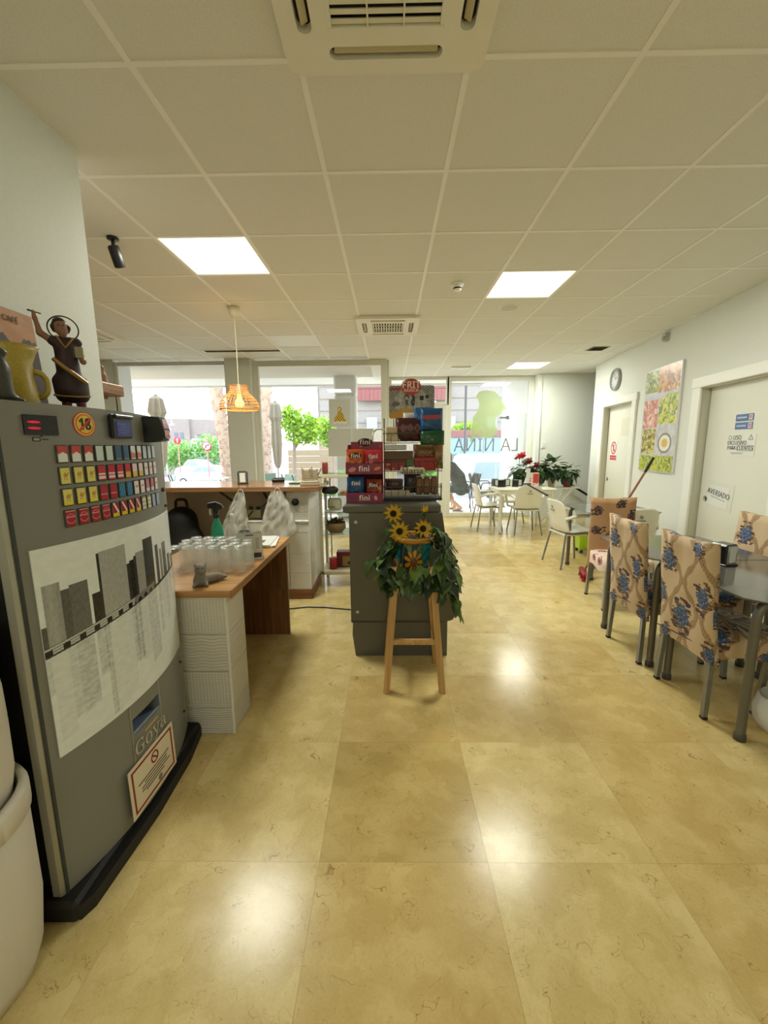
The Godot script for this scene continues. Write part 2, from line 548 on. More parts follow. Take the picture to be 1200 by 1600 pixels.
# ---------------------------------------------------------------- windows
func win(called: String, x0: float, x1: float, y0: float, y1: float, z: float, w: float, label := "") -> Node3D:
	var o := struct(called, Vector3(0, 0, z))
	var fm := mat("window_frame", c8(226, 226, 214), 0.4)
	bx("stile", Vector3(x0 + w / 2, (y0 + y1) / 2, 0), Vector3(w, y1 - y0, 0.07), fm, o, 0.006)
	bx("stile", Vector3(x1 - w / 2, (y0 + y1) / 2, 0), Vector3(w, y1 - y0, 0.07), fm, o, 0.006)
	bx("rail", Vector3((x0 + x1) / 2, y1 - w / 2, 0), Vector3(x1 - x0 - 2 * w, w, 0.07), fm, o, 0.006)
	bx("rail", Vector3((x0 + x1) / 2, y0 + w / 2, 0), Vector3(x1 - x0 - 2 * w, w, 0.07), fm, o, 0.006)
	bx("glass_pane", Vector3((x0 + x1) / 2, (y0 + y1) / 2, 0), Vector3(x1 - x0 - 2 * w + 0.01, y1 - y0 - 2 * w + 0.01, 0.008), glassmat("window_glass", c8(235, 245, 245), 0.06), o)
	mats["window_glass"].metallic_specular = 0.32
	return o
func build_windows() -> void:
	var H := CE + 0.05
	var wm: Material = mats["wall_paint"]
	win("window_1", -4.36, -2.54, 0.0, CE, -6.75, 0.06)
	win("window_2", -2.15, -0.03, 0.0, CE, -6.75, 0.09)
	var p := struct("wall_pillar")
	bx("wall_section", Vector3(-2.345, H / 2, -6.73), Vector3(0.39, H, 0.28), wm, p)
	var q := struct("wall_window_side")
	bx("wall_section", Vector3(-4.86, H / 2, -6.79), Vector3(1.0, H, 0.16), wm, q)
	# glass door with a transom, and the fixed pane beside it
	var d := win("door_3", 0.08, 1.08, 0.0, 2.27, -8.45, 0.075)
	d.set_meta("kind", "structure")
	win("window_3", 0.0, 1.2, 2.27, CE, -8.45, 0.06)
	win("window_4", 1.16, 2.88, 0.0, CE, -8.45, 0.09)
	bx("stile", Vector3(0.03, 1.13, 0), Vector3(0.09, 2.27, 0.08), mats["window_frame"], d, 0.006)
	bx("stile", Vector3(1.12, 1.13, 0), Vector3(0.09, 2.27, 0.08), mats["window_frame"], d, 0.006)
	# the glazed return between the two window planes
	var w5 := struct("window_5", Vector3(-0.02, 0, 0))
	for z in [-6.83, -8.37]:
		bx("stile", Vector3(0, CE / 2, z), Vector3(0.06, CE, 0.09), mats["window_frame"], w5, 0.006)
	for y in [0.05, CE - 0.05]:
		bx("rail", Vector3(0, y, -7.6), Vector3(0.06, 0.1, 1.45), mats["window_frame"], w5, 0.006)
	bx("glass_pane", Vector3(0, CE / 2, -7.6), Vector3(0.008, CE - 0.18, 1.46), mats["window_glass"], w5)
	# LA NINA lettering and the figure on the pane, made to be read from the street
	var ink := mat("decal_grey", c8(120, 126, 124), 0.6)
	text("lettering", "LA NIÑA", 0.26, ink, $window_4, T(Vector3(1.98, 1.47, -0.006), RY(PI)), "Droid Sans", 0.98)
	var fig := PackedVector2Array([Vector2(-.04, .62), Vector2(-.17, .60), Vector2(-.24, .51), Vector2(-.2, .45), Vector2(-.17, .36), Vector2(-.19, .24), Vector2(-.28, .1), Vector2(-.32, -.1), Vector2(-.34, -.42), Vector2(-.27, -.36), Vector2(-.2, -.2), Vector2(-.17, -.28), Vector2(.0, -.33), Vector2(.15, -.28), Vector2(.22, -.2), Vector2(.17, -.05), Vector2(.19, .1), Vector2(.38, .26), Vector2(.26, .44), Vector2(.14, .59)])
	var gm := glassmat("decal_green", c8(176, 196, 122), 0.66, 0.5)
	pr("figure_decal", fig, 0.002, gm, $window_4, T(Vector3(1.98, 1.93, -0.007)))
	# a poster taped to the second window, its print showing through from outside, and plain sheets below it
	var im := Image.create(96, 128, false, Image.FORMAT_RGB8)
	im.fill(c8(212, 216, 212))
	for y in 128:
		for x in 96:
			var half := 4.0 + (y - 52) * 0.5
			var robe := y > 52 and y < 104 and absf(x - 48.0 - 2.0 * sin(y * 0.2)) < half
			if robe or Vector2((x - 47) / 10.0, (y - 46) / 11.0).length() < 1.0:
				var t := sin(x * 0.55) * cos(y * 0.4)
				im.set_pixel(x, y, c8(222, 186, 62) if t > -0.25 else c8(112, 92, 42))
			if Vector2((x - 47) / 5.0, (y - 47) / 6.0).length() < 1.0: im.set_pixel(x, y, c8(236, 214, 180))
			if absf(y - 108 - 3 * sin(x * 0.3)) < 4 and absf(x - 48) < 32: im.set_pixel(x, y, c8(240, 236, 220))
	var pw := thing("window_poster", "white poster with a small golden figure stuck on the window pane", "poster", Vector3(-0.79, 2.0, -6.74))
	pr("sheet", rrect(0.34, 0.43, 0.002, 1), 0.002, texmat("golden_figure_print", im, 0.7), pw)
	for e in [[-0.80, 1.53, 0.37, 0.44, "plain white sheet taped below the golden figure poster on the window"], [-0.42, 1.53, 0.34, 0.44, "plain white sheet taped beside the other blank sheet on the window"]]:
		var o := thing("paper_sheet", e[4], "paper", Vector3(e[0], e[1], -6.74), 0.0, "blank sheets on the window")
		pr("sheet", rrect(e[2], e[3], 0.002, 1), 0.002, mat("paper_grey", c8(206, 208, 202), 0.8), o)

# ---------------------------------------------------------------- outside
func gy(z: float) -> float: return -0.55 - 0.047 * (-z - 11.5) if z < -11.5 else 0.0
func leaf_cloud(st: SurfaceTool, at: Vector3, rad: Vector3, n: int, size: float, sd: int) -> void:
	var r := RandomNumberGenerator.new()
	r.seed = sd
	st.set_smooth_group(-1)
	for i in n:
		var d := Vector3(r.randfn(), r.randfn(), r.randfn()).normalized() * pow(r.randf(), 0.4)
		var p := at + d * rad
		var b := Basis.from_euler(Vector3(r.randf() * TAU, r.randf() * TAU, r.randf() * TAU))
		var s := size * (0.6 + 0.8 * r.randf())
		quad(st, p, p + b * Vector3(s * 0.35, s * 0.5, 0.05 * s), p + b * Vector3(0, s, 0), p + b * Vector3(-s * 0.35, s * 0.5, 0.05 * s))
func leafmat(key: String, c: Color, bl := 0.5) -> StandardMaterial3D:
	var m := mat(key, c, 0.55)
	m.backlight_enabled = true; m.backlight = Color(c.r * bl * 1.3, c.g * bl * 1.3, c.b * bl)
	m.cull_mode = BaseMaterial3D.CULL_DISABLED
	return m
func tree(called: String, label: String, at: Vector3, crowns: Array, trunk: Array, ca: Color, cb: Color, leaf: float, dens: float) -> void:
	var o := thing(called, label, "tree", at, 0.0)
	var i := 0
	if trunk.size() > 0:
		var bm := speckle("bark", c8(170, 150, 130), c8(126, 108, 92), 0.9, 0.1, 2.0)
		var st := ST()
		tube(st, trunk, [0.1, 0.085, 0.07, 0.05].slice(0, trunk.size()), 8)
		for c in crowns: tube(st, [trunk[-2], trunk[-1].lerp(c[0], 0.4), c[0]], [0.05, 0.035, 0.015], 6)
		part("trunk", st, bm, o)
	for pass_ in 2:
		var st := ST()
		for c in crowns:
			var v: Vector3 = c[1]
			leaf_cloud(st, c[0], v, int(dens * v.x * v.y), leaf, 40 + i + called.hash() % 97)
			i += 1
		part("foliage", st, leafmat("leaf_%s_%d" % [ca.to_html(), pass_], ca if pass_ == 0 else cb), o).set_meta("kind", "stuff")
func parasol(label: String, at: Vector3, top: float, w: float) -> void:
	var o := thing("closed_parasol", label, "parasol", at)
	var cl := speckle("canvas", c8(226, 212, 184), c8(208, 192, 162), 0.9, 0.08, 3.0)
	cl.backlight_enabled = true; cl.backlight = Color(0.35, 0.32, 0.27)
	var st := ST()
	var n := 16
	st.set_smooth_group(-1)
	var rows := [[top, 0.03], [top - 0.1, w * 0.36], [top - 0.45, w * 0.5], [top - 0.55, w * 0.36], [top - 1.2, w * 0.4], [top - 1.75, w * 0.28], [top - 1.9, w * 0.14]]
	for i in rows.size() - 1:
		for k in n:
			var P := func(r: int, q: int) -> Vector3:
				var rr: float = rows[r][1] * (1.0 if q % 2 == 0 else 0.66)
				return Vector3(cos(TAU * q / n) * rr, rows[r][0], -sin(TAU * q / n) * rr)
			quad(st, P.call(i + 1, k), P.call(i + 1, k + 1), P.call(i, k + 1), P.call(i, k))
	part("folded_canopy", st, cl, o)
	lt("finial", [Vector2(0, top - 0.02), Vector2(0.05, top - 0.01), Vector2(0.04, top + 0.03), Vector2(0, top + 0.05)], mat("parasol_cap", c8(170, 170, 164), 0.5), o, Vector3.ZERO, 12)
	tb("pole", [Vector3(0, 0.05, 0), Vector3(0, top - 0.1, 0)], 0.025, mat("pole_grey", c8(150, 150, 146), 0.4), o)
	lt("base", [Vector2(0, 0), Vector2(0.3, 0), Vector2(0.3, 0.06), Vector2(0.05, 0.09), Vector2(0, 0.09)], mat("pole_grey", c8(150, 150, 146)), o, Vector3.ZERO, 16)
func car(called: String, label: String, at: Vector3, turn: float, L: float, Hh: float, body: Material, prof: Array, wins: Array, light_c: Color) -> void:
	var o := thing(called, label, "vehicle", at, turn)
	var p := PackedVector2Array()
	for v in prof: p.append(Vector2(v[0] * L, v[1] * Hh))
	var st := ST()
	prism(st, p, -0.85, 0.85)
	part("body", st, body, o)
	var gm := mat("car_glass", c8(140, 160, 166), 0.08)
	for w in wins:
		var pw := PackedVector2Array()
		for v in w: pw.append(Vector2(v[0] * L, v[1] * Hh))
		for s in [1.0, -1.0]:
			var s2 := ST()
			prism(s2, pw, -0.01 + s * 0.851, 0.01 + s * 0.851)
			part("side_window", s2, gm, o)
	for x in [-0.31, 0.3]:
		for s in [1.0, -1.0]:
			var wh := lt("wheel", [Vector2(0, -0.11), Vector2(0.3, -0.11), Vector2(0.33, -0.08), Vector2(0.33, 0.08), Vector2(0.3, 0.11), Vector2(0, 0.11)], mat("tyre", c8(60, 60, 62), 0.8), o, Vector3(x * L, 0.33, s * 0.76), 20, 1, 1, RX(PI / 2))
			lt("hub", [Vector2(0, -0.115), Vector2(0.2, -0.115), Vector2(0.2, 0.115), Vector2(0, 0.115)], mat("hubcap", c8(190, 190, 190), 0.35, 0.5), wh, Vector3.ZERO, 14)
	for s in [0.62, -0.62]:
		bx("tail_light", Vector3(-L * 0.497, Hh * 0.56, s), Vector3(0.06, Hh * 0.2, 0.16), mat("tail_red", c8(200, 40, 44), 0.3), o, 0.01)
	bx("bumper", Vector3(-L * 0.49, Hh * 0.26, 0), Vector3(0.16, Hh * 0.14, 1.62), mat("bumper_grey", light_c, 0.5), o, 0.02)
func terrace_chair(label: String, at: Vector3, turn: float, c: Color, group := "") -> void:
	var o := thing("terrace_chair", label, "chair", at, turn, group)
	var fm := mat("terrace_frame", c8(34, 36, 38), 0.4, 0.4)
	var sm := mat("terrace_mesh_%s" % c.to_html(), c, 0.7)
	for s in [-1.0, 1.0]:
		tb("side_frame", bent([Vector3(s * 0.25, 0, 0.24), Vector3(s * 0.26, 0.64, 0.22), Vector3(s * 0.26, 0.64, -0.2), Vector3(s * 0.25, 0, -0.27)], 0.07), 0.012, fm, o)
		tb("back_post", [Vector3(s * 0.22, 0.42, -0.18), Vector3(s * 0.21, 0.84, -0.3)], 0.012, fm, o)
	bx("seat", Vector3(0, 0.43, 0.02), Vector3(0.46, 0.025, 0.44), sm, o, 0.008)
	bx("backrest", Vector3(0, 0.66, -0.245), Vector3(0.43, 0.38, 0.015), sm, o, 0.006, RX(0.28))
func build_outside() -> void:
	var tr := struct("ground_terrace")
	var tmat := speckle("terrace_stone", c8(222, 214, 200), c8(204, 194, 178), 0.8, 0.12, 0.7)
	bx("terrace_slab", Vector3(0, -0.12, -9.2), Vector3(30, 0.2, 4.75), tmat, tr)
	bx("retaining_step", Vector3(0, -0.5, -11.5), Vector3(30, 0.7, 0.2), tmat, tr)
	var gr := struct("ground_street")
	var st := ST()
	st.set_smooth_group(-1)
	quad(st, Vector3(-90, gy(-11.6), -11.5), Vector3(60, gy(-11.6), -11.5), Vector3(60, gy(-110.0), -110), Vector3(-90, gy(-110.0), -110))
	part("asphalt", st, speckle("asphalt", c8(190, 186, 180), c8(168, 164, 158), 0.95, 0.1, 0.3), gr)
	# porch: soffit, edge beam, column, side wall
	var white := mat("porch_white", c8(222, 224, 222), 0.8)
	var so := struct("porch_soffit")
	bx("soffit_board", Vector3(-2.0, 3.0, -8.58), Vector3(22, 0.1, 3.5), white, so)
	bx("edge_beam", Vector3(-2.0, 2.97, -10.3), Vector3(22, 0.12, 0.1), mat("beam_grey", c8(206, 206, 206), 0.7), so)
	bx("roof_slab", Vector3(-2.0, 3.3, -4.4), Vector3(22, 0.5, 12.2), white, so)
	var co := struct("porch_column")
	bx("column_shaft", Vector3(-0.88, 1.25, -8.7), Vector3(0.44, 2.5, 0.44), white, co, 0.03)
	bx("column_head", Vector3(-0.88, 2.725, -8.7), Vector3(0.45, 0.45, 0.45), white, co, 0.03)
	var ow := struct("wall_porch")
	bx("wall_section", Vector3(2.9, 1.5, -9.5), Vector3(0.2, 3.0, 1.85), white, ow)
	bx("porch_end", Vector3(-4.7, 1.5, -7.09), Vector3(0.5, 3.0, 0.42), white, ow)
	bx("side_door", Vector3(2.785, 1.05, -8.95), Vector3(0.04, 2.1, 0.75), mat("grey_door", c8(206, 210, 204), 0.5), ow, 0.008)
	var wl := thing("wall_lamp", "small grey wall lamp on the white porch wall outside", "wall lamp", Vector3(2.79, 2.1, -9.85))
	bx("bracket", Vector3(-0.02, 0, 0), Vector3(0.04, 0.08, 0.08), mat("dark_grey", c8(60, 60, 58)), wl, 0.005)
	bx("head", Vector3(-0.1, 0, 0), Vector3(0.18, 0.04, 0.1), mats["dark_grey"], wl, 0.008)
	# parasols, palms, trees
	parasol("tall folded beige parasol outside nearest the street lamp", Vector3(-6.1, 0, -11.0), 2.84, 0.48)
	parasol("folded beige parasol outside beside the round green trees", Vector3(-3.25, gy(-12.0), -12.0), 2.755 - gy(-12.0), 0.4)
	var pb := speckle("palm_bark", c8(206, 182, 160), c8(150, 124, 104), 0.95, 0.2, 2.0)
	for e in [["shaggy palm trunk leaning behind the rattan lamp outside", [Vector3(-5.45, 0, 0), Vector3(-5.52, 1.0, 0), Vector3(-5.62, 2.2, 0), Vector3(-5.8, 4.0, 0)]], ["straight palm trunk standing beside the folded parasol outside", [Vector3(-4.35, 0, 0), Vector3(-4.25, 1.4, 0), Vector3(-4.15, 2.6, 0), Vector3(-4.02, 4.2, 0)]]]:
		var o := thing("palm_tree", e[0], "palm tree", Vector3(0, gy(-14.0), -14), 0.0, "palms on the street")
		var pts := []
		var rad := []
		var path: Array = e[1]
		for i in 60:
			var t := i / 59.0 * 3.0
			var k := int(minf(floor(t), 2))
			var p: Vector3 = path[k].lerp(path[k + 1], t - k)
			p.y += 0.9 * i / 59.0
			pts.append(p)
			rad.append(0.15 + 0.03 * (i % 2) + 0.05 * (i / 59.0))
		var s2 := ST()
		tube(s2, pts, rad, 10)
		part("trunk", s2, pb, o)
		s2 = ST()
		var r := RandomNumberGenerator.new()
		r.seed = 5
		for i in 260:
			var q := int(r.randi() % 58) + 1
			var a := r.randf() * TAU
			var p: Vector3 = pts[q] + Vector3(cos(a), 0, sin(a)) * (rad[q] + 0.005)
			box(s2, p, Vector3(0.07, 0.11, 0.03), 0.01, RY(PI / 2 - a) * RX(0.35))
		part("frond_stubs", s2, pb, o).set_meta("kind", "stuff")
		s2 = ST()
		for i in 12:
			var a := TAU * i / 12.0
			var top: Vector3 = pts[59]
			var f := []
			for j in 7: f.append(top + Vector3(cos(a) * j * 0.32, 0.5 * sin(j * 0.45) , sin(a) * j * 0.32))
			tube(s2, f, [0.05, 0.16, 0.22, 0.22, 0.18, 0.1, 0.02], 4, true, 0.15)
		part("fronds", s2, leafmat("palm_leaf", c8(120, 150, 60)), o)
	var z16 := gy(-16.0)
	tree("street_tree", "round bright green street tree with a slim trunk behind the parasol", Vector3(-3.7, z16, -16), [[Vector3(0.3, 2.95, 0), Vector3(0.72, 0.7, 0.6)], [Vector3(-0.1, 3.35, 0.1), Vector3(0.35, 0.45, 0.35)], [Vector3(0.75, 2.8, 0), Vector3(0.45, 0.55, 0.45)]], [Vector3(0, 0, 0), Vector3(0, 1.0, 0), Vector3(0.02, 2.1, 0), Vector3(0.1, 2.5, 0)], c8(160, 196, 36), c8(124, 168, 30), 0.14, 1500.0)
	tree("street_tree", "smaller bright green street tree beside the white porch column", Vector3(-2.25, z16, -16.6), [[Vector3(0.0, 2.65, 0), Vector3(0.5, 0.55, 0.5)], [Vector3(-0.3, 3.0, 0), Vector3(0.4, 0.4, 0.4)]], [Vector3(0, 0, 0), Vector3(0, 1.0, 0), Vector3(0.02, 1.9, 0), Vector3(0.0, 2.3, 0)], c8(150, 192, 40), c8(118, 164, 34), 0.13, 1500.0)
	tree("hedge_bush", "green hedge behind the parked cars across the street", Vector3(-20.5, gy(-46.0), -46), [[Vector3(-2.5, 3.0, 0), Vector3(2.2, 1.6, 1.0)], [Vector3(0.6, 3.4, 0), Vector3(2.2, 1.8, 1.0)], [Vector3(2.6, 3.0, -1), Vector3(1.6, 1.6, 1.0)], [Vector3(-3.8, 2.2, 0.5), Vector3(1.6, 1.2, 0.8)]], [], c8(126, 176, 80), c8(100, 152, 66), 0.3, 150.0)
	tree("hedge_bush", "low yellow green hedge under the red fascia across the street", Vector3(3.7, gy(-21.0), -21.2), [[Vector3(0, 3.3, 0), Vector3(0.5, 0.3, 0.3)], [Vector3(0.5, 3.35, 0), Vector3(0.4, 0.3, 0.3)]], [Vector3(0.2, 0, 0), Vector3(0.2, 1.5, 0), Vector3(0.2, 2.9, 0), Vector3(0.2, 3.1, 0)], c8(170, 206, 50), c8(140, 180, 40), 0.13, 2500.0)
	tree("hedge_bush", "climbing green bush seen through the glass door behind the rack", Vector3(0.95, 0, -11.9), [[Vector3(0.1, 0.75, 0), Vector3(0.3, 0.5, 0.2)], [Vector3(0.15, 1.3, 0), Vector3(0.25, 0.4, 0.2)], [Vector3(0.1, 0.3, 0), Vector3(0.3, 0.3, 0.2)]], [], c8(130, 180, 50), c8(96, 146, 40), 0.1, 2600.0)
	# buildings
	var stone := speckle("stone_beige", c8(232, 212, 182), c8(214, 192, 160), 0.9, 0.06, 0.4)
	var pale := speckle("stone_pale", c8(226, 216, 204), c8(210, 198, 186), 0.9, 0.06, 0.4)
	var wn := mat("far_pane", c8(150, 160, 164), 0.2)
	var b1 := thing("stone_building", "pale stone building across the street with a red slatted awning", "building", Vector3(2.5, gy(-24.0), -24.5))
	bx("facade", Vector3(0, 5, -2), Vector3(13.2, 12, 3), pale, b1)
	bx("ground_floor", Vector3(-2.6, 2.4, -0.35), Vector3(8.0, 2.6, 0.4), stone, b1)
	for i in 9: bx("stone_course", Vector3(0, 1.2 + i * 0.7, -0.47), Vector3(13.2, 0.03, 0.03), stone, b1)
	for e in [[-3.5, 3.95], [-0.6, 3.95], [1.1, 3.95], [3.6, 3.95]]:
		var wi := bx("window", Vector3(e[0], e[1], -0.16 if e[0] < 1.5 else -0.46), Vector3(0.62, 0.66, 0.06), wn, b1)
		bx("pane_divider", Vector3(0, 0, 0.04), Vector3(0.03, 0.62, 0.02), mat("porch_white", c8(238, 238, 234)), wi)
	for i in 22: bx("awning_slat", Vector3(-4.22 + i * 0.245, 5.55, -0.1), Vector3(0.235, 0.66, 0.06), mat("awning_red", c8(196, 110, 104), 0.7), b1, 0.006)
	bx("awning_box", Vector3(-1.65, 5.95, -0.2), Vector3(5.4, 0.12, 0.3), mats["awning_red"], b1, 0.01)
	var b2 := thing("stone_tower", "tall beige block behind the round street trees", "building", Vector3(-3.2, gy(-30.0), -30))
	bx("facade", Vector3(-0.6, 4, 0), Vector3(2.2, 9, 2), pale, b2)
	for i in 6: bx("stone_course", Vector3(-0.6, 2.2 + i * 0.9, 1.0), Vector3(2.2, 0.05, 0.04), stone, b2)
	var gw := thing("garden_wall", "low beige wall behind the trunks of the street trees", "wall", Vector3(-3.4, gy(-19.0), -19))
	for i in 7: bx("wall_plank", Vector3(0.2, 0.35 + i * 0.29, 0), Vector3(2.9, 0.275, 0.12), mat("plank_beige", c8(240, 208, 164), 0.8), gw, 0.01)
	var sh := thing("kiosk", "blue glazed kiosk with a red fascia beyond the white van", "kiosk", Vector3(4.6, gy(-20.0), -20.3))
	bx("fascia", Vector3(0, 2.97, 0), Vector3(4.4, 0.34, 0.3), mat("fascia_red", c8(196, 112, 112), 0.7), sh, 0.02)
	for i in 4: bx("blue_pane", Vector3(-1.62 + i * 1.08, 2.38, 0), Vector3(1.02, 0.78, 0.06), mat("kiosk_blue", c8(120, 170, 205), 0.15), sh, 0.01)
	bx("base_wall", Vector3(0, 1.0, 0), Vector3(4.4, 2.0, 0.2), mat("kiosk_base", c8(170, 160, 152), 0.8), sh)
	tb("thin_post", [Vector3(-1.45, 0, 3), Vector3(-1.45, 5.5, 3)], 0.05, mat("dark_grey", c8(60, 60, 58)), sh)
	var far := thing("apartment_block", "pale apartment block with tall windows far across the street", "building", Vector3(-36, gy(-70.0), -70))
	bx("wall", Vector3(-1.0, 4.2, 0), Vector3(9.5, 10.4, 6), speckle("far_wall", c8(226, 208, 198), c8(214, 194, 184), 0.9, 0.05, 0.1), far)
	bx("wing", Vector3(5.0, 4.8, -0.5), Vector3(3.6, 9.0, 6), mats["far_wall"], far)
	for e in [[-3.4, 5.2, 1.3, 1.4], [-3.4, 2.9, 1.8, 1.4], [-0.4, 5.0, 0.5, 1.8], [1.6, 5.0, 0.6, 2.0], [2.5, 5.0, 0.6, 2.0], [1.6, 2.6, 0.6, 1.6], [2.5, 2.6, 0.6, 1.6], [5.2, 5.0, 0.5, 1.4]]:
		bx("window", Vector3(e[0], e[1] + 1.2, 3.02), Vector3(e[2], e[3], 0.06), mat("far_window", c8(140, 150, 168), 0.3), far)
	bx("balcony", Vector3(-3.4, 4.9, 3.4), Vector3(3.4, 0.9, 0.8), mat("balcony_grey", c8(196, 186, 190), 0.7), far, 0.02)
	var far2 := thing("rose_house", "rose coloured house roof far beyond the hedge", "building", Vector3(-25.2, gy(-74.0), -74))
	bx("wall", Vector3(0, 4, 0), Vector3(7, 8.4, 5), mat("rose_wall", c8(226, 196, 184), 0.9), far2)
	bx("roof", Vector3(0, 8.3, 0), Vector3(7.4, 0.3, 5.4), mat("roof_rose", c8(206, 150, 130), 0.8), far2, 0.05)
	var far3 := thing("low_house", "low pale house far behind the tall folded parasol", "building", Vector3(-45.2, gy(-70.0), -71))
	bx("wall", Vector3(0, 4.6, 0), Vector3(6, 11.4, 5), mats["far_wall"], far3)
	bx("parapet", Vector3(0, 10.4, 2.4), Vector3(6.2, 0.3, 0.4), mats["far_wall"], far3, 0.02)
	# traffic
	var cw := mat("car_white", c8(180, 184, 188), 0.25)
	var sedan := [[-0.5, 0.25], [-0.49, 0.62], [-0.4, 0.72], [-0.26, 0.98], [0.02, 1.0], [0.2, 0.7], [0.44, 0.6], [0.5, 0.42], [0.5, 0.2], [0.38, 0.14], [-0.42, 0.14]]
	var sw := [[[-0.32, 0.7], [-0.23, 0.92], [-0.06, 0.94], [-0.06, 0.7]], [[-0.04, 0.7], [-0.04, 0.94], [0.02, 0.93], [0.15, 0.7]]]
	car("parked_car", "white sedan parked side on beyond the terrace", Vector3(-15.4, gy(-34.0), -34), PI, 4.6, 1.62, cw, sedan, sw, c8(200, 202, 204))
	car("parked_car", "white hatchback with red tail lights behind the no entry sign", Vector3(-20.9, gy(-44.0), -44), PI * 0.9, 4.0, 2.3, cw, sedan, sw, c8(206, 190, 196))
	var vanp := [[-0.5, 0.2], [-0.5, 0.55], [-0.46, 0.95], [-0.42, 1.0], [0.18, 1.0], [0.32, 0.66], [0.48, 0.55], [0.5, 0.2]]
	car("white_truck", "white box truck parked behind the no right turn sign", Vector3(-21.2, gy(-50.0), -50), 0.0, 5.2, 4.9, cw, vanp, [[[0.0, 0.62], [0.0, 0.84], [0.2, 0.84], [0.28, 0.62]]], c8(190, 192, 196))
	car("parked_van", "white van with a long side window parked just beyond the terrace", Vector3(4.45, gy(-14.3), -14.3), 0.0, 4.5, 1.85, cw, vanp, [[[-0.38, 0.58], [-0.36, 0.86], [-0.22, 0.87], [-0.22, 0.58]], [[-0.21, 0.58], [-0.21, 0.87], [-0.04, 0.87], [-0.04, 0.58]]], c8(214, 216, 218))
	# road signs and a street lamp
	var sr := mat("sign_red", c8(214, 44, 52), 0.4)
	var s1 := thing("no_entry_sign", "round red no entry sign on a thin post by the cars", "road sign", Vector3(-20.45, gy(-40.0), -40))
	tb("post", [Vector3(0, 0, 0), Vector3(0, 4.3, 0)], 0.05, mat("sign_post", c8(206, 110, 112), 0.5), s1)
	lt("disc", [Vector2(0, -0.02), Vector2(0.34, -0.02), Vector2(0.34, 0.02), Vector2(0, 0.02)], sr, s1, Vector3(0, 4.05, 0.07), 24, 1, 1, RX(PI / 2))
	bx("white_bar", Vector3(0, 4.05, 0.1), Vector3(0.1, 0.38, 0.01), mat("sign_white", c8(245, 235, 235), 0.4), s1)
	var s2 := thing("no_right_turn_sign", "round white no right turn sign with a red ring", "road sign", Vector3(-11.9, gy(-27.0), -27))
	tb("post", [Vector3(0, 0, 0), Vector3(0, 2.75, 0)], 0.04, mats["sign_post"], s2)
	var dz := 1.56 - gy(-27.0)
	lt("red_disc", [Vector2(0, -0.02), Vector2(0.31, -0.02), Vector2(0.31, 0.02), Vector2(0, 0.02)], sr, s2, Vector3(0, dz, 0.06), 24, 1, 1, RX(PI / 2))
	lt("white_disc", [Vector2(0, -0.01), Vector2(0.24, -0.01), Vector2(0.24, 0.01), Vector2(0, 0.01)], mats["sign_white"], s2, Vector3(0, dz, 0.078), 24, 1, 1, RX(PI / 2))
	tb("arrow", bent([Vector3(-0.06, dz - 0.14, 0.1), Vector3(-0.06, dz + 0.06, 0.1), Vector3(0.1, dz + 0.06, 0.1)], 0.05), 0.025, mat("dark_grey", c8(60, 60, 58)), s2)
	tri_arrow(s2, Vector3(0.1, dz + 0.06, 0.1))
	bx("red_slash", Vector3(0, dz, 0.1), Vector3(0.5, 0.04, 0.01), sr, s2, 0.0, RZ(PI / 4))
	var sl := thing("street_lamp", "curved grey street lamp behind the tall folded parasol", "street lamp", Vector3(-16.3, gy(-30.0), -30))
	var h := -gy(-30.0)
	tb("arm_post", bent([Vector3(0, 0, 0), Vector3(0, h + 3.7, 0), Vector3(0.6, h + 3.75, 0), Vector3(0.65, h + 3.1, 0)], 0.3), 0.045, mat("lamp_grey", c8(170, 160, 172), 0.5), sl)
	for e in [[0.65, 3.0], [0.35, 2.7]]: lt("lamp_head", [Vector2(0, 0), Vector2(0.2, 0.02), Vector2(0.16, 0.14), Vector2(0.05, 0.22), Vector2(0, 0.24)], mats["lamp_grey"], sl, Vector3(e[0], h + e[1], 0), 12)
	# terrace furniture
	var teal := c8(140, 172, 160)
	for e in [[-4.9, -9.7, 2.2, "grey green terrace chair between the tall parasol and the metal table"], [-3.75, -9.8, -0.7, "grey green terrace chair beside the metal table behind the pillar"], [-2.88, -9.7, 0.4, "grey green terrace chair in front of the smaller folded parasol"], [-2.15, -9.6, 2.4, "grey green terrace chair in front of the round street trees"]]:
		terrace_chair(e[3], Vector3(e[0], 0, e[1]), e[2], teal, "grey green terrace chairs")
	var tb1 := thing("terrace_table", "metal terrace table outside between two grey green chairs", "table", Vector3(-4.25, 0, -9.6))
	bx("table_top", Vector3(0, 0.735, 0), Vector3(0.7, 0.025, 0.7), mat("table_white", c8(222, 224, 222), 0.4), tb1, 0.006)
	for sx in [-0.3, 0.3]:
		for sz in [-0.3, 0.3]: tb("leg", [Vector3(sx, 0, sz), Vector3(sx, 0.72, sz)], 0.016, mat("pole_grey", c8(150, 150, 146)), tb1)
	terrace_chair("black terrace chair outside with the seated person", Vector3(1.62, 0, -9.3), -PI / 2 - 0.3, c8(52, 54, 56))
	terrace_chair("empty black terrace chair outside beside the seated person", Vector3(2.2, 0, -9.4), PI / 2 + 0.2, c8(52, 54, 56))
	person()
	# outdoor colours darkened by hand so the daylight exposure does not wash them out
	for k in ["stone_beige", "stone_pale", "plank_beige", "awning_red", "far_wall", "rose_wall", "roof_rose", "balcony_grey", "fascia_red", "kiosk_base", "asphalt", "far_window", "canvas"]:
		mats[k].albedo_color *= Color(0.64, 0.64, 0.64)
func tri_arrow(o: Node3D, p: Vector3) -> void:
	pr("arrow_head", PackedVector2Array([Vector2(0, -0.07), Vector2(0.1, 0), Vector2(0, 0.07)]), 0.02, mats["dark_grey"], o, T(p))
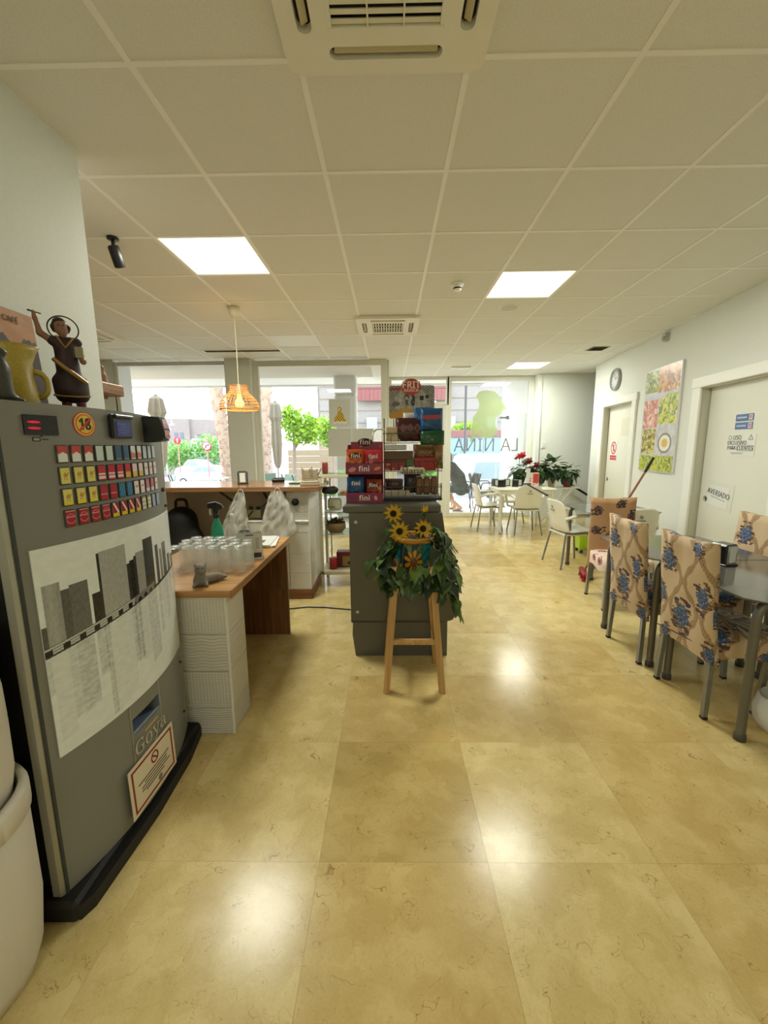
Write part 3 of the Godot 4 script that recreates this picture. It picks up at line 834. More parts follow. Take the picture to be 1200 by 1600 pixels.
func person() -> void:
	var o := thing("person", "person in a black shirt and dark shorts sitting outside on a terrace chair", "person", Vector3(1.6, 0, -9.3), -0.3)
	# faces -x; skin body is one surface, clothes are their own
	var skin := mat("skin", c8(206, 158, 130), 0.6)
	var st := ST()
	var B := []
	for s in [-1.0, 1.0]:
		B.append([Vector3(-0.36, 0.48, 0.1 * s), Vector3(-0.2, 0.26, 0.1 * s), 0.058, 0.056])
		B.append([Vector3(-0.2, 0.26, 0.1 * s), Vector3(-0.04 + 0.08 * s, 0.08, 0.1 * s), 0.05, 0.035])
		B.append([Vector3(-0.04 + 0.08 * s, 0.06, 0.1 * s), Vector3(-0.17 + 0.08 * s, 0.03, 0.1 * s), 0.035, 0.026])
		B.append([Vector3(0.0, 0.5, 0.1 * s), Vector3(-0.36, 0.48, 0.1 * s), 0.08, 0.06])
		B.append([Vector3(-0.2, 0.96, 0.19 * s), Vector3(-0.22, 0.7, 0.25 * s), 0.046, 0.04])
		B.append([Vector3(-0.22, 0.7, 0.25 * s), Vector3(-0.42, 0.66, 0.16 * s), 0.038, 0.03])
		for f in 5:
			var a := Vector3(-0.43, 0.655 + 0.012 * (f - 2), (0.16 - 0.012 * (2 - f)) * s)
			B.append([Vector3(-0.41, 0.66, 0.16 * s), a, 0.018, 0.011])
			B.append([a, a + Vector3(-0.07 + 0.012 * absf(f - 2), -0.02, -0.01 * s), 0.011, 0.008])
	B.append([Vector3(0.02, 0.52, 0), Vector3(-0.06, 0.75, 0), 0.14, 0.15])
	B.append([Vector3(-0.06, 0.75, 0), Vector3(-0.2, 0.97, 0), 0.15, 0.13])
	B.append([Vector3(-0.22, 1.0, 0), Vector3(-0.27, 1.1, 0), 0.055, 0.05])
	B.append([Vector3(-0.29, 1.16, 0), Vector3(-0.31, 1.24, 0), 0.078, 0.09])
	B.append([Vector3(-0.395, 1.18, 0), Vector3(-0.41, 1.165, 0), 0.012, 0.014])
	B.append([Vector3(-0.35, 1.11, 0), Vector3(-0.36, 1.1, 0), 0.035, 0.03])
	for s in [-1.0, 1.0]: B.append([Vector3(-0.29, 1.2, 0.085 * s), Vector3(-0.285, 1.17, 0.087 * s), 0.016, 0.012])
	blob(st, B, 0.014, 0.03)
	part("body", st, skin, o)
	st = ST()
	var C := [[Vector3(0.03, 0.5, 0), Vector3(-0.05, 0.75, 0), 0.16, 0.165], [Vector3(-0.05, 0.75, 0), Vector3(-0.2, 0.97, 0), 0.165, 0.142]]
	for s in [-1.0, 1.0]: C.append([Vector3(-0.19, 0.98, 0.15 * s), Vector3(-0.21, 0.82, 0.22 * s), 0.07, 0.06])
	blob(st, C, 0.014, 0.03)
	part("shirt", st, mat("shirt_black", c8(34, 36, 36), 0.85), o)
	st = ST()
	C = []
	for s in [-1.0, 1.0]: C.append([Vector3(0.03, 0.5, 0.09 * s), Vector3(-0.26, 0.49, 0.1 * s), 0.1, 0.085])
	blob(st, C, 0.014, 0.03)
	part("shorts", st, mat("shorts_dark", c8(40, 58, 58), 0.85), o)
	st = ST()
	blob(st, [[Vector3(-0.27, 1.17, 0), Vector3(-0.29, 1.26, 0), 0.085, 0.095]], 0.012, 0.02)
	part("hair", st, mat("hair_dark", c8(40, 30, 24), 0.7), o)
	for s in [-1.0, 1.0]:
		bx("sandal", Vector3(-0.1 + 0.08 * s, 0.008, 0.1 * s), Vector3(0.24, 0.016, 0.085), mat("sandal", c8(70, 66, 58), 0.8), o, 0.006)
		st = ST()
		C = [[Vector3(-0.37, 1.205, 0.032 * s), Vector3(-0.372, 1.205, 0.034 * s), 0.013, 0.013]]
		blob(st, C, 0.005, 0.004)
		part("eye", st, mat("hair_dark", c8(40, 30, 24)), o)

# ---------------------------------------------------------------- on the ceiling
func cassette(label: String, at: Vector3, along := 0.0) -> Node3D:
	var o := thing("air_conditioner", label, "air conditioner", at, 0.0)
	var pm := mat("ac_plastic", c8(238, 234, 218), 0.45)
	var dk := mat("ac_dark", c8(40, 37, 30), 0.8)
	var w := 0.68
	# a frame with four slots round a louvred middle
	var fr := CSGCombiner3D.new()
	var body := CSGPolygon3D.new()
	body.polygon = rrect(w, 0.68, 0.05, 5); body.depth = 0.032
	body.rotation.x = -PI / 2
	fr.add_child(body)
	var mid := CSGBox3D.new()
	mid.operation = CSGShape3D.OPERATION_SUBTRACTION
	mid.size = Vector3(0.37, 0.1, 0.37); mid.position = Vector3(0, -0.02, 0)
	mid.material = pm
	fr.add_child(mid)
	for k in 4:
		var s := CSGPolygon3D.new()
		s.operation = CSGShape3D.OPERATION_SUBTRACTION
		s.polygon = rrect(0.38, 0.047, 0.023, 4); s.depth = 0.1
		s.material = pm
		var b := RY(PI / 2 * k)
		s.transform = Transform3D(b * RX(-PI / 2), b * Vector3(0, 0.03, 0.258))
		fr.add_child(s)
	body.material = pm
	fr.name = "frame"
	o.add_child(fr)
	fr.position.y = 0.0
	bx("back_plate", Vector3(0, -0.003, 0), Vector3(0.6, 0.004, 0.6), dk, o)
	for k in 4:
		var b := RY(PI / 2 * k)
		var st := ST()
		box(st, Vector3.ZERO, Vector3(0.35, 0.005, 0.026), 0.002)
		put("air_flap", fin(st, mat("ac_flap", c8(206, 196, 160), 0.5)), o, Transform3D(b * RX(0.5), b * Vector3(0, -0.016, 0.258)))
	var grille := bx("grille_frame", Vector3(0, -0.027, 0.178), Vector3(0.37, 0.014, 0.014), pm, o, 0.002)
	for e in [[Vector3(0, -0.027, -0.178), Vector3(0.37, 0.014, 0.014)], [Vector3(0.178, -0.027, 0), Vector3(0.014, 0.014, 0.342)], [Vector3(-0.178, -0.027, 0), Vector3(0.014, 0.014, 0.342)]]:
		bx("grille_frame", e[0], e[1], pm, o, 0.002)
	var n := 12
	for i in n:
		bx("louvre", RY(along) * Vector3(0, -0.024, -0.16 + 0.32 * i / (n - 1)), Vector3(0.35, 0.004, 0.0135), pm, o, 0.0, RY(along) * RX(-0.2))
	for x in [-0.057, 0.057]:
		bx("grille_rib", RY(along) * Vector3(x, -0.025, 0), Vector3(0.005, 0.014, 0.34), pm, o, 0.0, RY(along))
	return o
func build_ceiling_things() -> void:
	# recessed light panels: a glowing sheet and a light of the same size just below it
	var k := 0
	var labels := ["square lit ceiling panel nearest the black security camera", "square lit ceiling panel beside the smoke detector", "square lit ceiling panel at the stair alcove end of the room", "square lit ceiling panel at the back of the room behind the large air conditioner"]
	for c in panel_lights():
		var x: float = -0.309 + 0.6 * (c[0] + 0.5)
		var z: float = -(1.672 + 0.6 * (c[1] + 0.5))
		var o := thing("ceiling_light_panel", labels[k], "ceiling light", Vector3(x, CE, z), 0.0, "recessed ceiling light panels")
		k += 1
		var em := mat("light_panel", c8(255, 250, 232), 0.6)
		em.emission_enabled = true; em.emission = Color(1.0, 0.97, 0.88); em.emission_energy_multiplier = 1.3
		bx("diffuser", Vector3(0, 0.006, 0), Vector3(0.57, 0.006, 0.57), em, o)
		for e in [[Vector3(0, 0.003, 0.29), Vector3(0.592, 0.008, 0.012)], [Vector3(0, 0.003, -0.29), Vector3(0.592, 0.008, 0.012)], [Vector3(0.29, 0.003, 0), Vector3(0.012, 0.008, 0.568)], [Vector3(-0.29, 0.003, 0), Vector3(0.012, 0.008, 0.568)]]:
			bx("rim", e[0], e[1], mats["grid_white"], o)
		var l := AreaLight3D.new()
		l.name = "panel_light"
		l.area_size = Vector2(0.56, 0.56)
		l.light_energy = PANEL_E; l.light_color = Color(0.99, 1.0, 0.95)
		l.area_range = 14.0; l.area_attenuation = 2.0
		l.shadow_enabled = true
		o.add_child(l)
		l.position.y = -0.004
		l.rotation.x = -PI / 2
	var off := thing("unlit_ceiling_panel", "unlit pale ceiling panel behind the hanging rattan lamp", "ceiling light", Vector3(-1.209, CE, -5.572))
	bx("diffuser", Vector3(0, 0.006, 0), Vector3(0.57, 0.006, 0.57), mat("panel_off", c8(238, 238, 228), 0.35), off)
	for e in [[Vector3(0, 0.003, 0.29), Vector3(0.592, 0.008, 0.012)], [Vector3(0, 0.003, -0.29), Vector3(0.592, 0.008, 0.012)], [Vector3(0.29, 0.003, 0), Vector3(0.012, 0.008, 0.568)], [Vector3(-0.29, 0.003, 0), Vector3(0.012, 0.008, 0.568)]]:
		bx("rim", e[0], e[1], mats["grid_white"], off)
	cassette("large cream ceiling cassette air conditioner over the open marble aisle", Vector3(-0.002, CE - 0.002, -1.35))
	cassette("small looking cream cassette air conditioner above the snack rack", Vector3(-0.005, CE - 0.002, -4.87), PI / 2)
	cassette("cassette air conditioner half hidden behind the left wall end", Vector3(-3.62, CE - 0.002, -5.05))
	# smoke detector
	var sd := thing("smoke_detector", "round white smoke detector beside the lit ceiling panel", "smoke detector", Vector3(0.584, CE, -3.71))
	lt("base", [Vector2(0, -0.018), Vector2(0.05, -0.018), Vector2(0.055, 0), Vector2(0, 0)], mats["grid_white"], sd, Vector3.ZERO, 24)
	lt("sensor_head", [Vector2(0, -0.055), Vector2(0.028, -0.055), Vector2(0.034, -0.046), Vector2(0.034, -0.018), Vector2(0, -0.018)], mats["grid_white"], sd, Vector3.ZERO, 24)
	lt("vent_band", [Vector2(0.0345, -0.046), Vector2(0.0352, -0.044), Vector2(0.0352, -0.036), Vector2(0.0345, -0.034)], mat("dark_grey", c8(60, 60, 58), 0.5), sd, Vector3.ZERO, 24)
	# flush speaker
	var sp := thing("ceiling_speaker", "flush round grey ceiling speaker behind the lit panel", "speaker", Vector3(1.2, CE, -4.34))
	lt("ring", [Vector2(0.085, -0.004), Vector2(0.1, -0.003), Vector2(0.105, 0.002), Vector2(0.085, 0.002)], mats["grid_white"], sp, Vector3.ZERO, 28)
	lt("mesh_grille", [Vector2(0, -0.006), Vector2(0.06, -0.005), Vector2(0.086, -0.001), Vector2(0, 0)], mat("grille_grey", c8(205, 205, 196), 0.6), sp, Vector3.ZERO, 28)
	# security camera
	var cm := mat("camera_black", c8(26, 26, 26), 0.4)
	var sc := thing("security_camera", "small black security camera hanging from the ceiling by the left wall", "camera", Vector3(-1.775, CE, -2.87))
	lt("mount_plate", [Vector2(0, -0.012), Vector2(0.034, -0.012), Vector2(0.036, 0), Vector2(0, 0)], cm, sc, Vector3.ZERO, 20)
	tb("stem", [Vector3(0, -0.01, 0), Vector3(0.0, -0.06, 0)], 0.012, cm, sc)
	var b := Basis(Vector3(1, 0, 0), 0.35) * RZ(0.08)
	var body := lt("camera_body", [Vector2(0, -0.115), Vector2(0.028, -0.115), Vector2(0.034, -0.108), Vector2(0.034, 0), Vector2(0.028, 0.01), Vector2(0, 0.01)], cm, sc, Vector3(0.002, -0.06, 0.006), 20, 1, 1, b)
	lt("lens", [Vector2(0, -0.117), Vector2(0.017, -0.117), Vector2(0.018, -0.113), Vector2(0, -0.113)], mat("lens_glass", c8(70, 80, 90), 0.1), body, Vector3.ZERO, 16)
	# long return grille over the windows
	var g := thing("air_grille", "long slim metal ceiling grille in front of the wide pillar", "vent", Vector3(-2.06, CE, -6.03), 0.0)
	for z in [-0.075, 0.075]: bx("rim", Vector3(0, -0.003, z), Vector3(1.12, 0.008, 0.03), mats["grid_white"], g, 0.002)
	for x in [-0.545, 0.545]: bx("rim", Vector3(x, -0.003, 0), Vector3(0.03, 0.008, 0.12), mats["grid_white"], g, 0.002)
	bx("dark_back", Vector3(0, 0.0, 0), Vector3(1.06, 0.003, 0.12), mat("vent_dark", c8(110, 102, 84), 0.8), g)
	for i in 7: bx("blade", Vector3(0, -0.003, -0.05 + i * 0.0167), Vector3(1.06, 0.002, 0.012), mat("vent_blade", c8(150, 142, 122), 0.4, 0.3), g, 0.0, RX(0.5))
	var dv := thing("dark_vent", "small dark ceiling vent near the far end of the long right wall", "vent", Vector3(2.97, CE, -6.15))
	bx("rim", Vector3(0, -0.002, 0), Vector3(0.24, 0.006, 0.24), mats["vent_blade"], dv, 0.001)
	for i in 8: bx("blade", Vector3(0, -0.006, -0.09 + i * 0.026), Vector3(0.2, 0.003, 0.018), mat("vent_black", c8(62, 58, 46), 0.5), dv, 0.0, RX(0.5))
	var em := thing("slim_ceiling_box", "slim white box on the ceiling above the fixed far window", "ceiling light", Vector3(1.25, CE, -7.43))  # slim white box with a slightly whiter cover
	bx("housing", Vector3(0, -0.012, 0), Vector3(0.34, 0.024, 0.12), mats["grid_white"], em, 0.006)
	bx("box_cover", Vector3(0, -0.026, 0), Vector3(0.3, 0.006, 0.09), mat("cover_white", c8(250, 250, 244), 0.3), em, 0.002)
	pendant()
func pendant() -> void:
	var o := thing("pendant_lamp", "woven rattan pendant lamp with a lit bulb hanging over the bar", "pendant lamp", Vector3(-1.5, 0, -4.22))
	var cream := mat("lamp_cream", c8(224, 214, 188), 0.5)
	lt("ceiling_cup", [Vector2(0, 2.72), Vector2(0.03, 2.722), Vector2(0.05, 2.75), Vector2(0.062, 2.812), Vector2(0, 2.812)], cream, o, Vector3.ZERO, 24)
	tb("cord", [Vector3(0, 2.73, 0), Vector3(0.004, 2.4, 0), Vector3(0, 2.09, 0)], 0.004, cream, o, 6)
	var rt := mat("rattan", c8(206, 158, 100), 0.6)
	rt.backlight_enabled = true; rt.backlight = Color(0.5, 0.35, 0.2)
	# shade: uprights and hoops
	var prof := [Vector2(0.182, 1.845), Vector2(0.19, 1.87), Vector2(0.183, 1.905), Vector2(0.16, 1.945), Vector2(0.125, 1.98), Vector2(0.098, 2.005), Vector2(0.085, 2.035), Vector2(0.088, 2.06), Vector2(0.09, 2.075)]
	var shade := Node3D.new()
	shade.name = "lamp_shade"
	o.add_child(shade)
	for i in 30:
		var a := TAU * i / 30
		var pts := []
		for p in prof: pts.append(Vector3(cos(a) * p.x, p.y, sin(a) * p.x))
		tb("upright", pts, 0.0026, rt, shade, 5)
	for h in 11:
		var t := h / 10.0 * (prof.size() - 1)
		var i0 := int(minf(floor(t), prof.size() - 2))
		var p: Vector2 = prof[i0].lerp(prof[i0 + 1], t - i0)
		var pts := []
		for k in 37: pts.append(Vector3(cos(TAU * k / 36) * (p.x + 0.002), p.y, sin(TAU * k / 36) * (p.x + 0.002)))
		tb("hoop", pts, 0.0028 if h > 0 else 0.008, rt, shade, 5)
	lt("bulb_holder", [Vector2(0, 1.97), Vector2(0.02, 1.97), Vector2(0.02, 2.04), Vector2(0.012, 2.09), Vector2(0, 2.09)], cream, o, Vector3.ZERO, 14)
	var bm := mat("bulb_glow", c8(255, 226, 150), 0.4)
	bm.emission_enabled = true; bm.emission = Color(1.0, 0.8, 0.42); bm.emission_energy_multiplier = 1.6
	lt("bulb", [Vector2(0, 1.86), Vector2(0.03, 1.867), Vector2(0.045, 1.89), Vector2(0.045, 1.915), Vector2(0.03, 1.945), Vector2(0.016, 1.975), Vector2(0, 1.975)], bm, o, Vector3.ZERO, 18)
	var l := OmniLight3D.new()
	l.name = "bulb_light"
	l.light_energy = 0.1; l.light_color = Color(1.0, 0.78, 0.45); l.light_size = 0.04; l.omni_range = 12.0; l.omni_attenuation = 2.0
	l.shadow_enabled = true
	o.add_child(l)
	l.position.y = 1.9

# ---------------------------------------------------------------- on the right wall
func food_poster() -> Image:
	var im := Image.create(160, 260, false, Image.FORMAT_RGB8)
	im.fill(c8(214, 212, 214))
	var r := RandomNumberGenerator.new()
	r.seed = 21
	var n := noise(4, 0.03)
	for y in 260:
		for x in 160:
			var t := n.get_noise_2d(x, y)
			im.set_pixel(x, y, c8(216, 214, 218).lerp(c8(188, 184, 188), clampf(t + 0.4, 0, 1)))
	# rows of food: stalks and leaves, cold cuts, peppers, skewers, a bun, beans
	var areas := [[4, 4, 66, 58, [c8(168, 178, 72), c8(120, 140, 50), c8(206, 204, 140), c8(96, 104, 60)], 6], [66, 2, 156, 62, [c8(222, 168, 96), c8(196, 132, 74), c8(232, 202, 160), c8(150, 110, 90)], 9], [4, 78, 74, 148, [c8(228, 172, 158), c8(210, 138, 124), c8(238, 206, 196), c8(196, 118, 104)], 8], [78, 70, 156, 140, [c8(206, 204, 66), c8(172, 184, 48), c8(222, 216, 110), c8(120, 142, 40)], 7], [6, 152, 70, 216, [c8(196, 186, 78), c8(150, 130, 58), c8(214, 206, 110), c8(104, 84, 46)], 6], [2, 220, 158, 258, [c8(196, 200, 60), c8(160, 176, 50), c8(216, 212, 96), c8(130, 150, 44)], 6]]
	for a in areas:
		for i in 260:
			var cx := r.randi_range(a[0], a[2])
			var cy := r.randi_range(a[1], a[3])
			var col: Color = a[4][r.randi() % 4]
			var w: float = a[5] * (0.4 + r.randf())
			var h: float = a[5] * (0.3 + 0.5 * r.randf())
			var an := r.randf() * PI
			for yy in range(-10, 11):
				for xx in range(-10, 11):
					var q := Vector2(xx, yy).rotated(an)
					if absf(q.x / w) ** 2 + absf(q.y / h) ** 2 < 1.0:
						var X := clampi(cx + xx, a[0], mini(a[2], 159))
						var Y := clampi(cy + yy, a[1], mini(a[3], 259))
						im.set_pixel(X, Y, col)
	for y in range(150, 218):
		for x in range(78, 156):
			var d := Vector2((x - 116) / 24.0, (y - 188) / 20.0).length()
			if d < 0.55: im.set_pixel(x, y, c8(226, 186, 96))
			elif d < 1.0: im.set_pixel(x, y, c8(240, 236, 226))
			elif d < 1.25: im.set_pixel(x, y, c8(140, 130, 124))
	for y in range(64, 78):
		for x in range(20, 110): if sin(x * 0.35 + y) > 0.2: im.set_pixel(x, y, c8(206, 206, 232))
	return im
func on_wall(called: String, label: String, cat: String, s: float, y: float, n: float, group := "") -> Node3D:
	var o := thing(called, label, cat, wr.transform * Vector3(s, y, n), 0.0, group)
	o.basis = wr.basis
	return o
func build_wall_things() -> void:
	var po := on_wall("food_poster", "tall food poster with fruit and vegetables on the white wall", "poster", 2.3, 1.76, 0.004)
	pr("board", rrect(0.82, 1.27, 0.003, 1), 0.018, mat("poster_edge", c8(236, 236, 230), 0.6), po)
	pr("print", rrect(0.81, 1.26, 0.003, 1), 0.002, texmat("food_print", food_poster(), 0.3), po, T(Vector3(0, 0, 0.018)))
	var cl := on_wall("wall_clock", "round silver wall clock above the door with the red notice", "clock", 0.9, 2.45, 0.0)
	lt("rim", [Vector2(0.145, 0.0), Vector2(0.165, 0.0), Vector2(0.168, 0.03), Vector2(0.158, 0.045), Vector2(0.145, 0.045), Vector2(0.143, 0.02)], mat("clock_silver", c8(176, 178, 180), 0.3, 0.7), cl, Vector3.ZERO, 36, 1, 1, RX(PI / 2))
	lt("face", [Vector2(0.146, 0.01), Vector2(0.146, 0.018), Vector2(0, 0.018)], mat("clock_face", c8(236, 238, 240), 0.5), cl, Vector3.ZERO, 36, 1, 1, RX(PI / 2))
	for k in 12:
		var a := TAU * k / 12
		bx("hour_mark", Vector3(sin(a) * 0.12, cos(a) * 0.12, 0.0195), Vector3(0.008, 0.022, 0.002), mat("ink_grey", c8(90, 92, 96), 0.6), cl, 0.0, RZ(-a))
	for e in [[0.07, 1.1, 0.009], [0.1, -0.4, 0.006]]:
		bx("hand", Vector3(sin(e[1]) * e[0] / 2, cos(e[1]) * e[0] / 2, 0.022), Vector3(e[2], e[0], 0.002), mats["black_plastic"], cl, 0.0, RZ(-e[1]))
	lt("glass", [Vector2(0.145, 0.036), Vector2(0, 0.038)], glassmat("clock_glass", c8(230, 236, 240), 0.12), cl, Vector3.ZERO, 30, 1, 1, RX(PI / 2))
	var ir := on_wall("motion_sensor", "small grey motion sensor high on the wall above the poster", "sensor", 2.28, 2.73, 0.0)
	pr("housing", rrect(0.075, 0.1, 0.015), 0.045, mat("sensor_grey", c8(196, 196, 190), 0.5), ir)
	pr("lens", rrect(0.05, 0.045, 0.012), 0.006, mat("sensor_lens", c8(150, 152, 152), 0.3), ir, T(Vector3(0, -0.01, 0.045)))
	# notices on the doors
	var ink := mat("marker_ink", c8(70, 74, 84), 0.8)
	var paper := mat("paper_white", c8(228, 229, 222), 0.8)
	var z := -0.079
	var red := mat("notice_red", c8(206, 66, 72), 0.6)
	var n1 := on_wall("prohibition_notice", "white notice with a red prohibition ring on the far door", "notice", 0.79, 1.36, z)
	pr("sheet", rrect(0.26, 0.33, 0.004, 1), 0.002, mat("notice_white", c8(236, 228, 222), 0.6), n1)
	lt("ring", [Vector2(0.08, 0), Vector2(0.1, 0), Vector2(0.1, 0.002), Vector2(0.08, 0.002), Vector2(0.08, 0)], red, n1, Vector3(0, 0.05, 0.002), 28, 1, 1, RX(PI / 2))
	bx("slash", Vector3(0, 0.05, 0.003), Vector3(0.16, 0.02, 0.002), red, n1, 0.0, RZ(-0.8))
	bx("pictogram", Vector3(0, 0.05, 0.0025), Vector3(0.03, 0.11, 0.001), mat("ink_grey", c8(90, 92, 96)), n1)
	for y in [-0.085, -0.125]: bx("red_band", Vector3(0, y, 0.003), Vector3(0.23, 0.034, 0.002), red, n1)
	var n2 := on_wall("faded_sheet", "faded pale sheet stuck high on the far door", "paper", 1.16, 1.72, z)
	pr("sheet", rrect(0.3, 0.26, 0.003, 1), 0.0015, mat("faded_paper", c8(220, 220, 200), 0.8), n2)
	var b := mat("sign_blue", c8(84, 110, 160), 0.5)
	for k in 2:
		var s := on_wall("blue_sign", ["upper of two small blue signs stuck on the wide door", "lower of two small blue signs stuck on the wide door"][k], "sign", 3.61, 1.702 - k * 0.075, z, "small blue door signs")
		pr("plate", rrect(0.22, 0.062, 0.003, 1), 0.003, b, s)
		bx("text_band", Vector3(-0.03, 0.0, 0.0035), Vector3(0.12, 0.016, 0.001), mat("sign_pale", c8(176, 190, 216), 0.5), s)
		bx("pictogram_tile", Vector3(0.08, 0.0, 0.0035), Vector3(0.045, 0.048, 0.001), mat("sign_pink", c8(214, 190, 196), 0.5), s)
		text("letter", "P" if k == 0 else "0", 0.028, mat("sign_dark_red", c8(150, 60, 70), 0.5), s, T(Vector3(0.08, 0, 0.0045)))
	var n3 := on_wall("handwritten_notice", "white sheet handwritten USO EXCLUSIVO PARA CLIENTES on the wide door", "notice", 3.6, 1.45, z)
	pr("sheet", rrect(0.36, 0.2, 0.003, 1), 0.0015, paper, n3)
	var bk := mat("ink_dark", c8(58, 60, 66), 0.8)
	text("writing", "USO", 0.04, bk, n3, T(Vector3(-0.05, 0.07, 0.003)))
	text("writing", "EXCLUSIVO", 0.036, bk, n3, T(Vector3(-0.05, 0.022, 0.003)))
	text("writing", "PARA", 0.036, bk, n3, T(Vector3(-0.115, -0.025, 0.003)))
	text("writing", "CLIENTES", 0.034, bk, n3, T(Vector3(0.06, -0.027, 0.003)))
	for e in [[0.06, -0.005, 0.2, 0.003], [0.06, -0.05, 0.2, 0.003], [-0.04, -0.07, 0.17, 0.003], [-0.04, -0.08, 0.13, 0.003]]: bx("pen_line", Vector3(e[0], e[1], 0.002), Vector3(e[2], e[3], 0.001), bk, n3)
	for x in [-0.04, 0.16]: bx("pen_line", Vector3(x, -0.027, 0.002), Vector3(0.003, 0.046, 0.001), bk, n3)
	for e in [[-0.025, 0.5], [0.025, -0.5]]: bx("pen_line", Vector3(0.12 + e[0] * 0.5, 0.072, 0.002), Vector3(0.004, 0.05, 0.001), bk, n3, 0.0, RZ(-e[1]))
	bx("pen_line", Vector3(0.12, 0.05, 0.002), Vector3(0.05, 0.004, 0.001), bk, n3)
	lt("ring", [Vector2(0.018, 0), Vector2(0.021, 0), Vector2(0.021, 0.001), Vector2(0.018, 0.001)], bk, n3, Vector3(-0.145, 0.07, 0.002), 20, 1, 1, RX(PI / 2))
	var n4 := on_wall("handwritten_notice", "crooked white sheet handwritten AVERIADO taped beside the door pull", "notice", 3.4, 0.95, z)
	n4.basis = wr.basis * RZ(-0.06)
	pr("sleeve", rrect(0.37, 0.27, 0.003, 1), 0.001, mat("paper_sleeve", c8(222, 223, 208), 0.5), n4)
	pr("sheet", rrect(0.3, 0.2, 0.003, 1), 0.0015, paper, n4, T(Vector3(-0.02, -0.01, 0.001)))
	text("writing", "AVERIADO", 0.052, bk, n4, T(Vector3(-0.02, 0.02, 0.004), RZ(-0.08)))
	bx("pen_line", Vector3(-0.02, -0.03, 0.0035), Vector3(0.22, 0.004, 0.001), bk, n4, 0.0, RZ(-0.1))
	# light switch on the alcove wall
	var sw := thing("light_switch", "white double light switch on the grey alcove wall", "switch", Vector3(3.03, 1.47, -8.2))
	pr("plate", rrect(0.09, 0.14, 0.008), 0.012, mat("switch_white", c8(232, 234, 228), 0.4), sw)
	for y in [-0.03, 0.03]: bx("rocker", Vector3(0, y, 0.014), Vector3(0.05, 0.05, 0.008), mats["switch_white"], sw, 0.003, RX(0.08))

# ---------------------------------------------------------------- the cigarette machine
func vp(u: float, y: float, off := 0.0) -> Vector3:
	var s := 2.0 * u - 1.0
	var n := Vector3(1, 0, -0.3613 * s).normalized()
	return Vector3(-1.03 + 0.07 * (1.0 - s * s), y, -1.085 - 0.775 * u) + n * off
func vbasis(u: float) -> Basis:
	var s := 2.0 * u - 1.0
	var n := Vector3(1, 0, -0.3613 * s).normalized()
	return Basis(Vector3.UP.cross(n), Vector3.UP, n)
func curved(st: SurfaceTool, u0: float, u1: float, y0: float, y1: float, off: float, thick := 0.0, n := 16) -> void:
	for i in n:
		var a := lerpf(u0, u1, float(i) / n)
		var b := lerpf(u0, u1, float(i + 1) / n)
		var ta := float(i) / n
		var tb_ := float(i + 1) / n
		st.set_smooth_group(1)
		quad(st, vp(a, y0, off), vp(b, y0, off), vp(b, y1, off), vp(a, y1, off), Vector2(ta, 1), Vector2(tb_, 1), Vector2(tb_, 0), Vector2(ta, 0))
		if thick > 0.0:
			st.set_smooth_group(-1)
			var z := Vector2.ZERO
			quad(st, vp(a, y1, off), vp(b, y1, off), vp(b, y1, off - thick), vp(a, y1, off - thick), z, z, z, z)
			quad(st, vp(a, y0, off - thick), vp(b, y0, off - thick), vp(b, y0, off), vp(a, y0, off), z, z, z, z)
	if thick > 0.0:
		var z := Vector2.ZERO
		quad(st, vp(u0, y0, off - thick), vp(u0, y0, off), vp(u0, y1, off), vp(u0, y1, off - thick), z, z, z, z)
		quad(st, vp(u1, y0, off), vp(u1, y0, off - thick), vp(u1, y1, off - thick), vp(u1, y1, off), z, z, z, z)
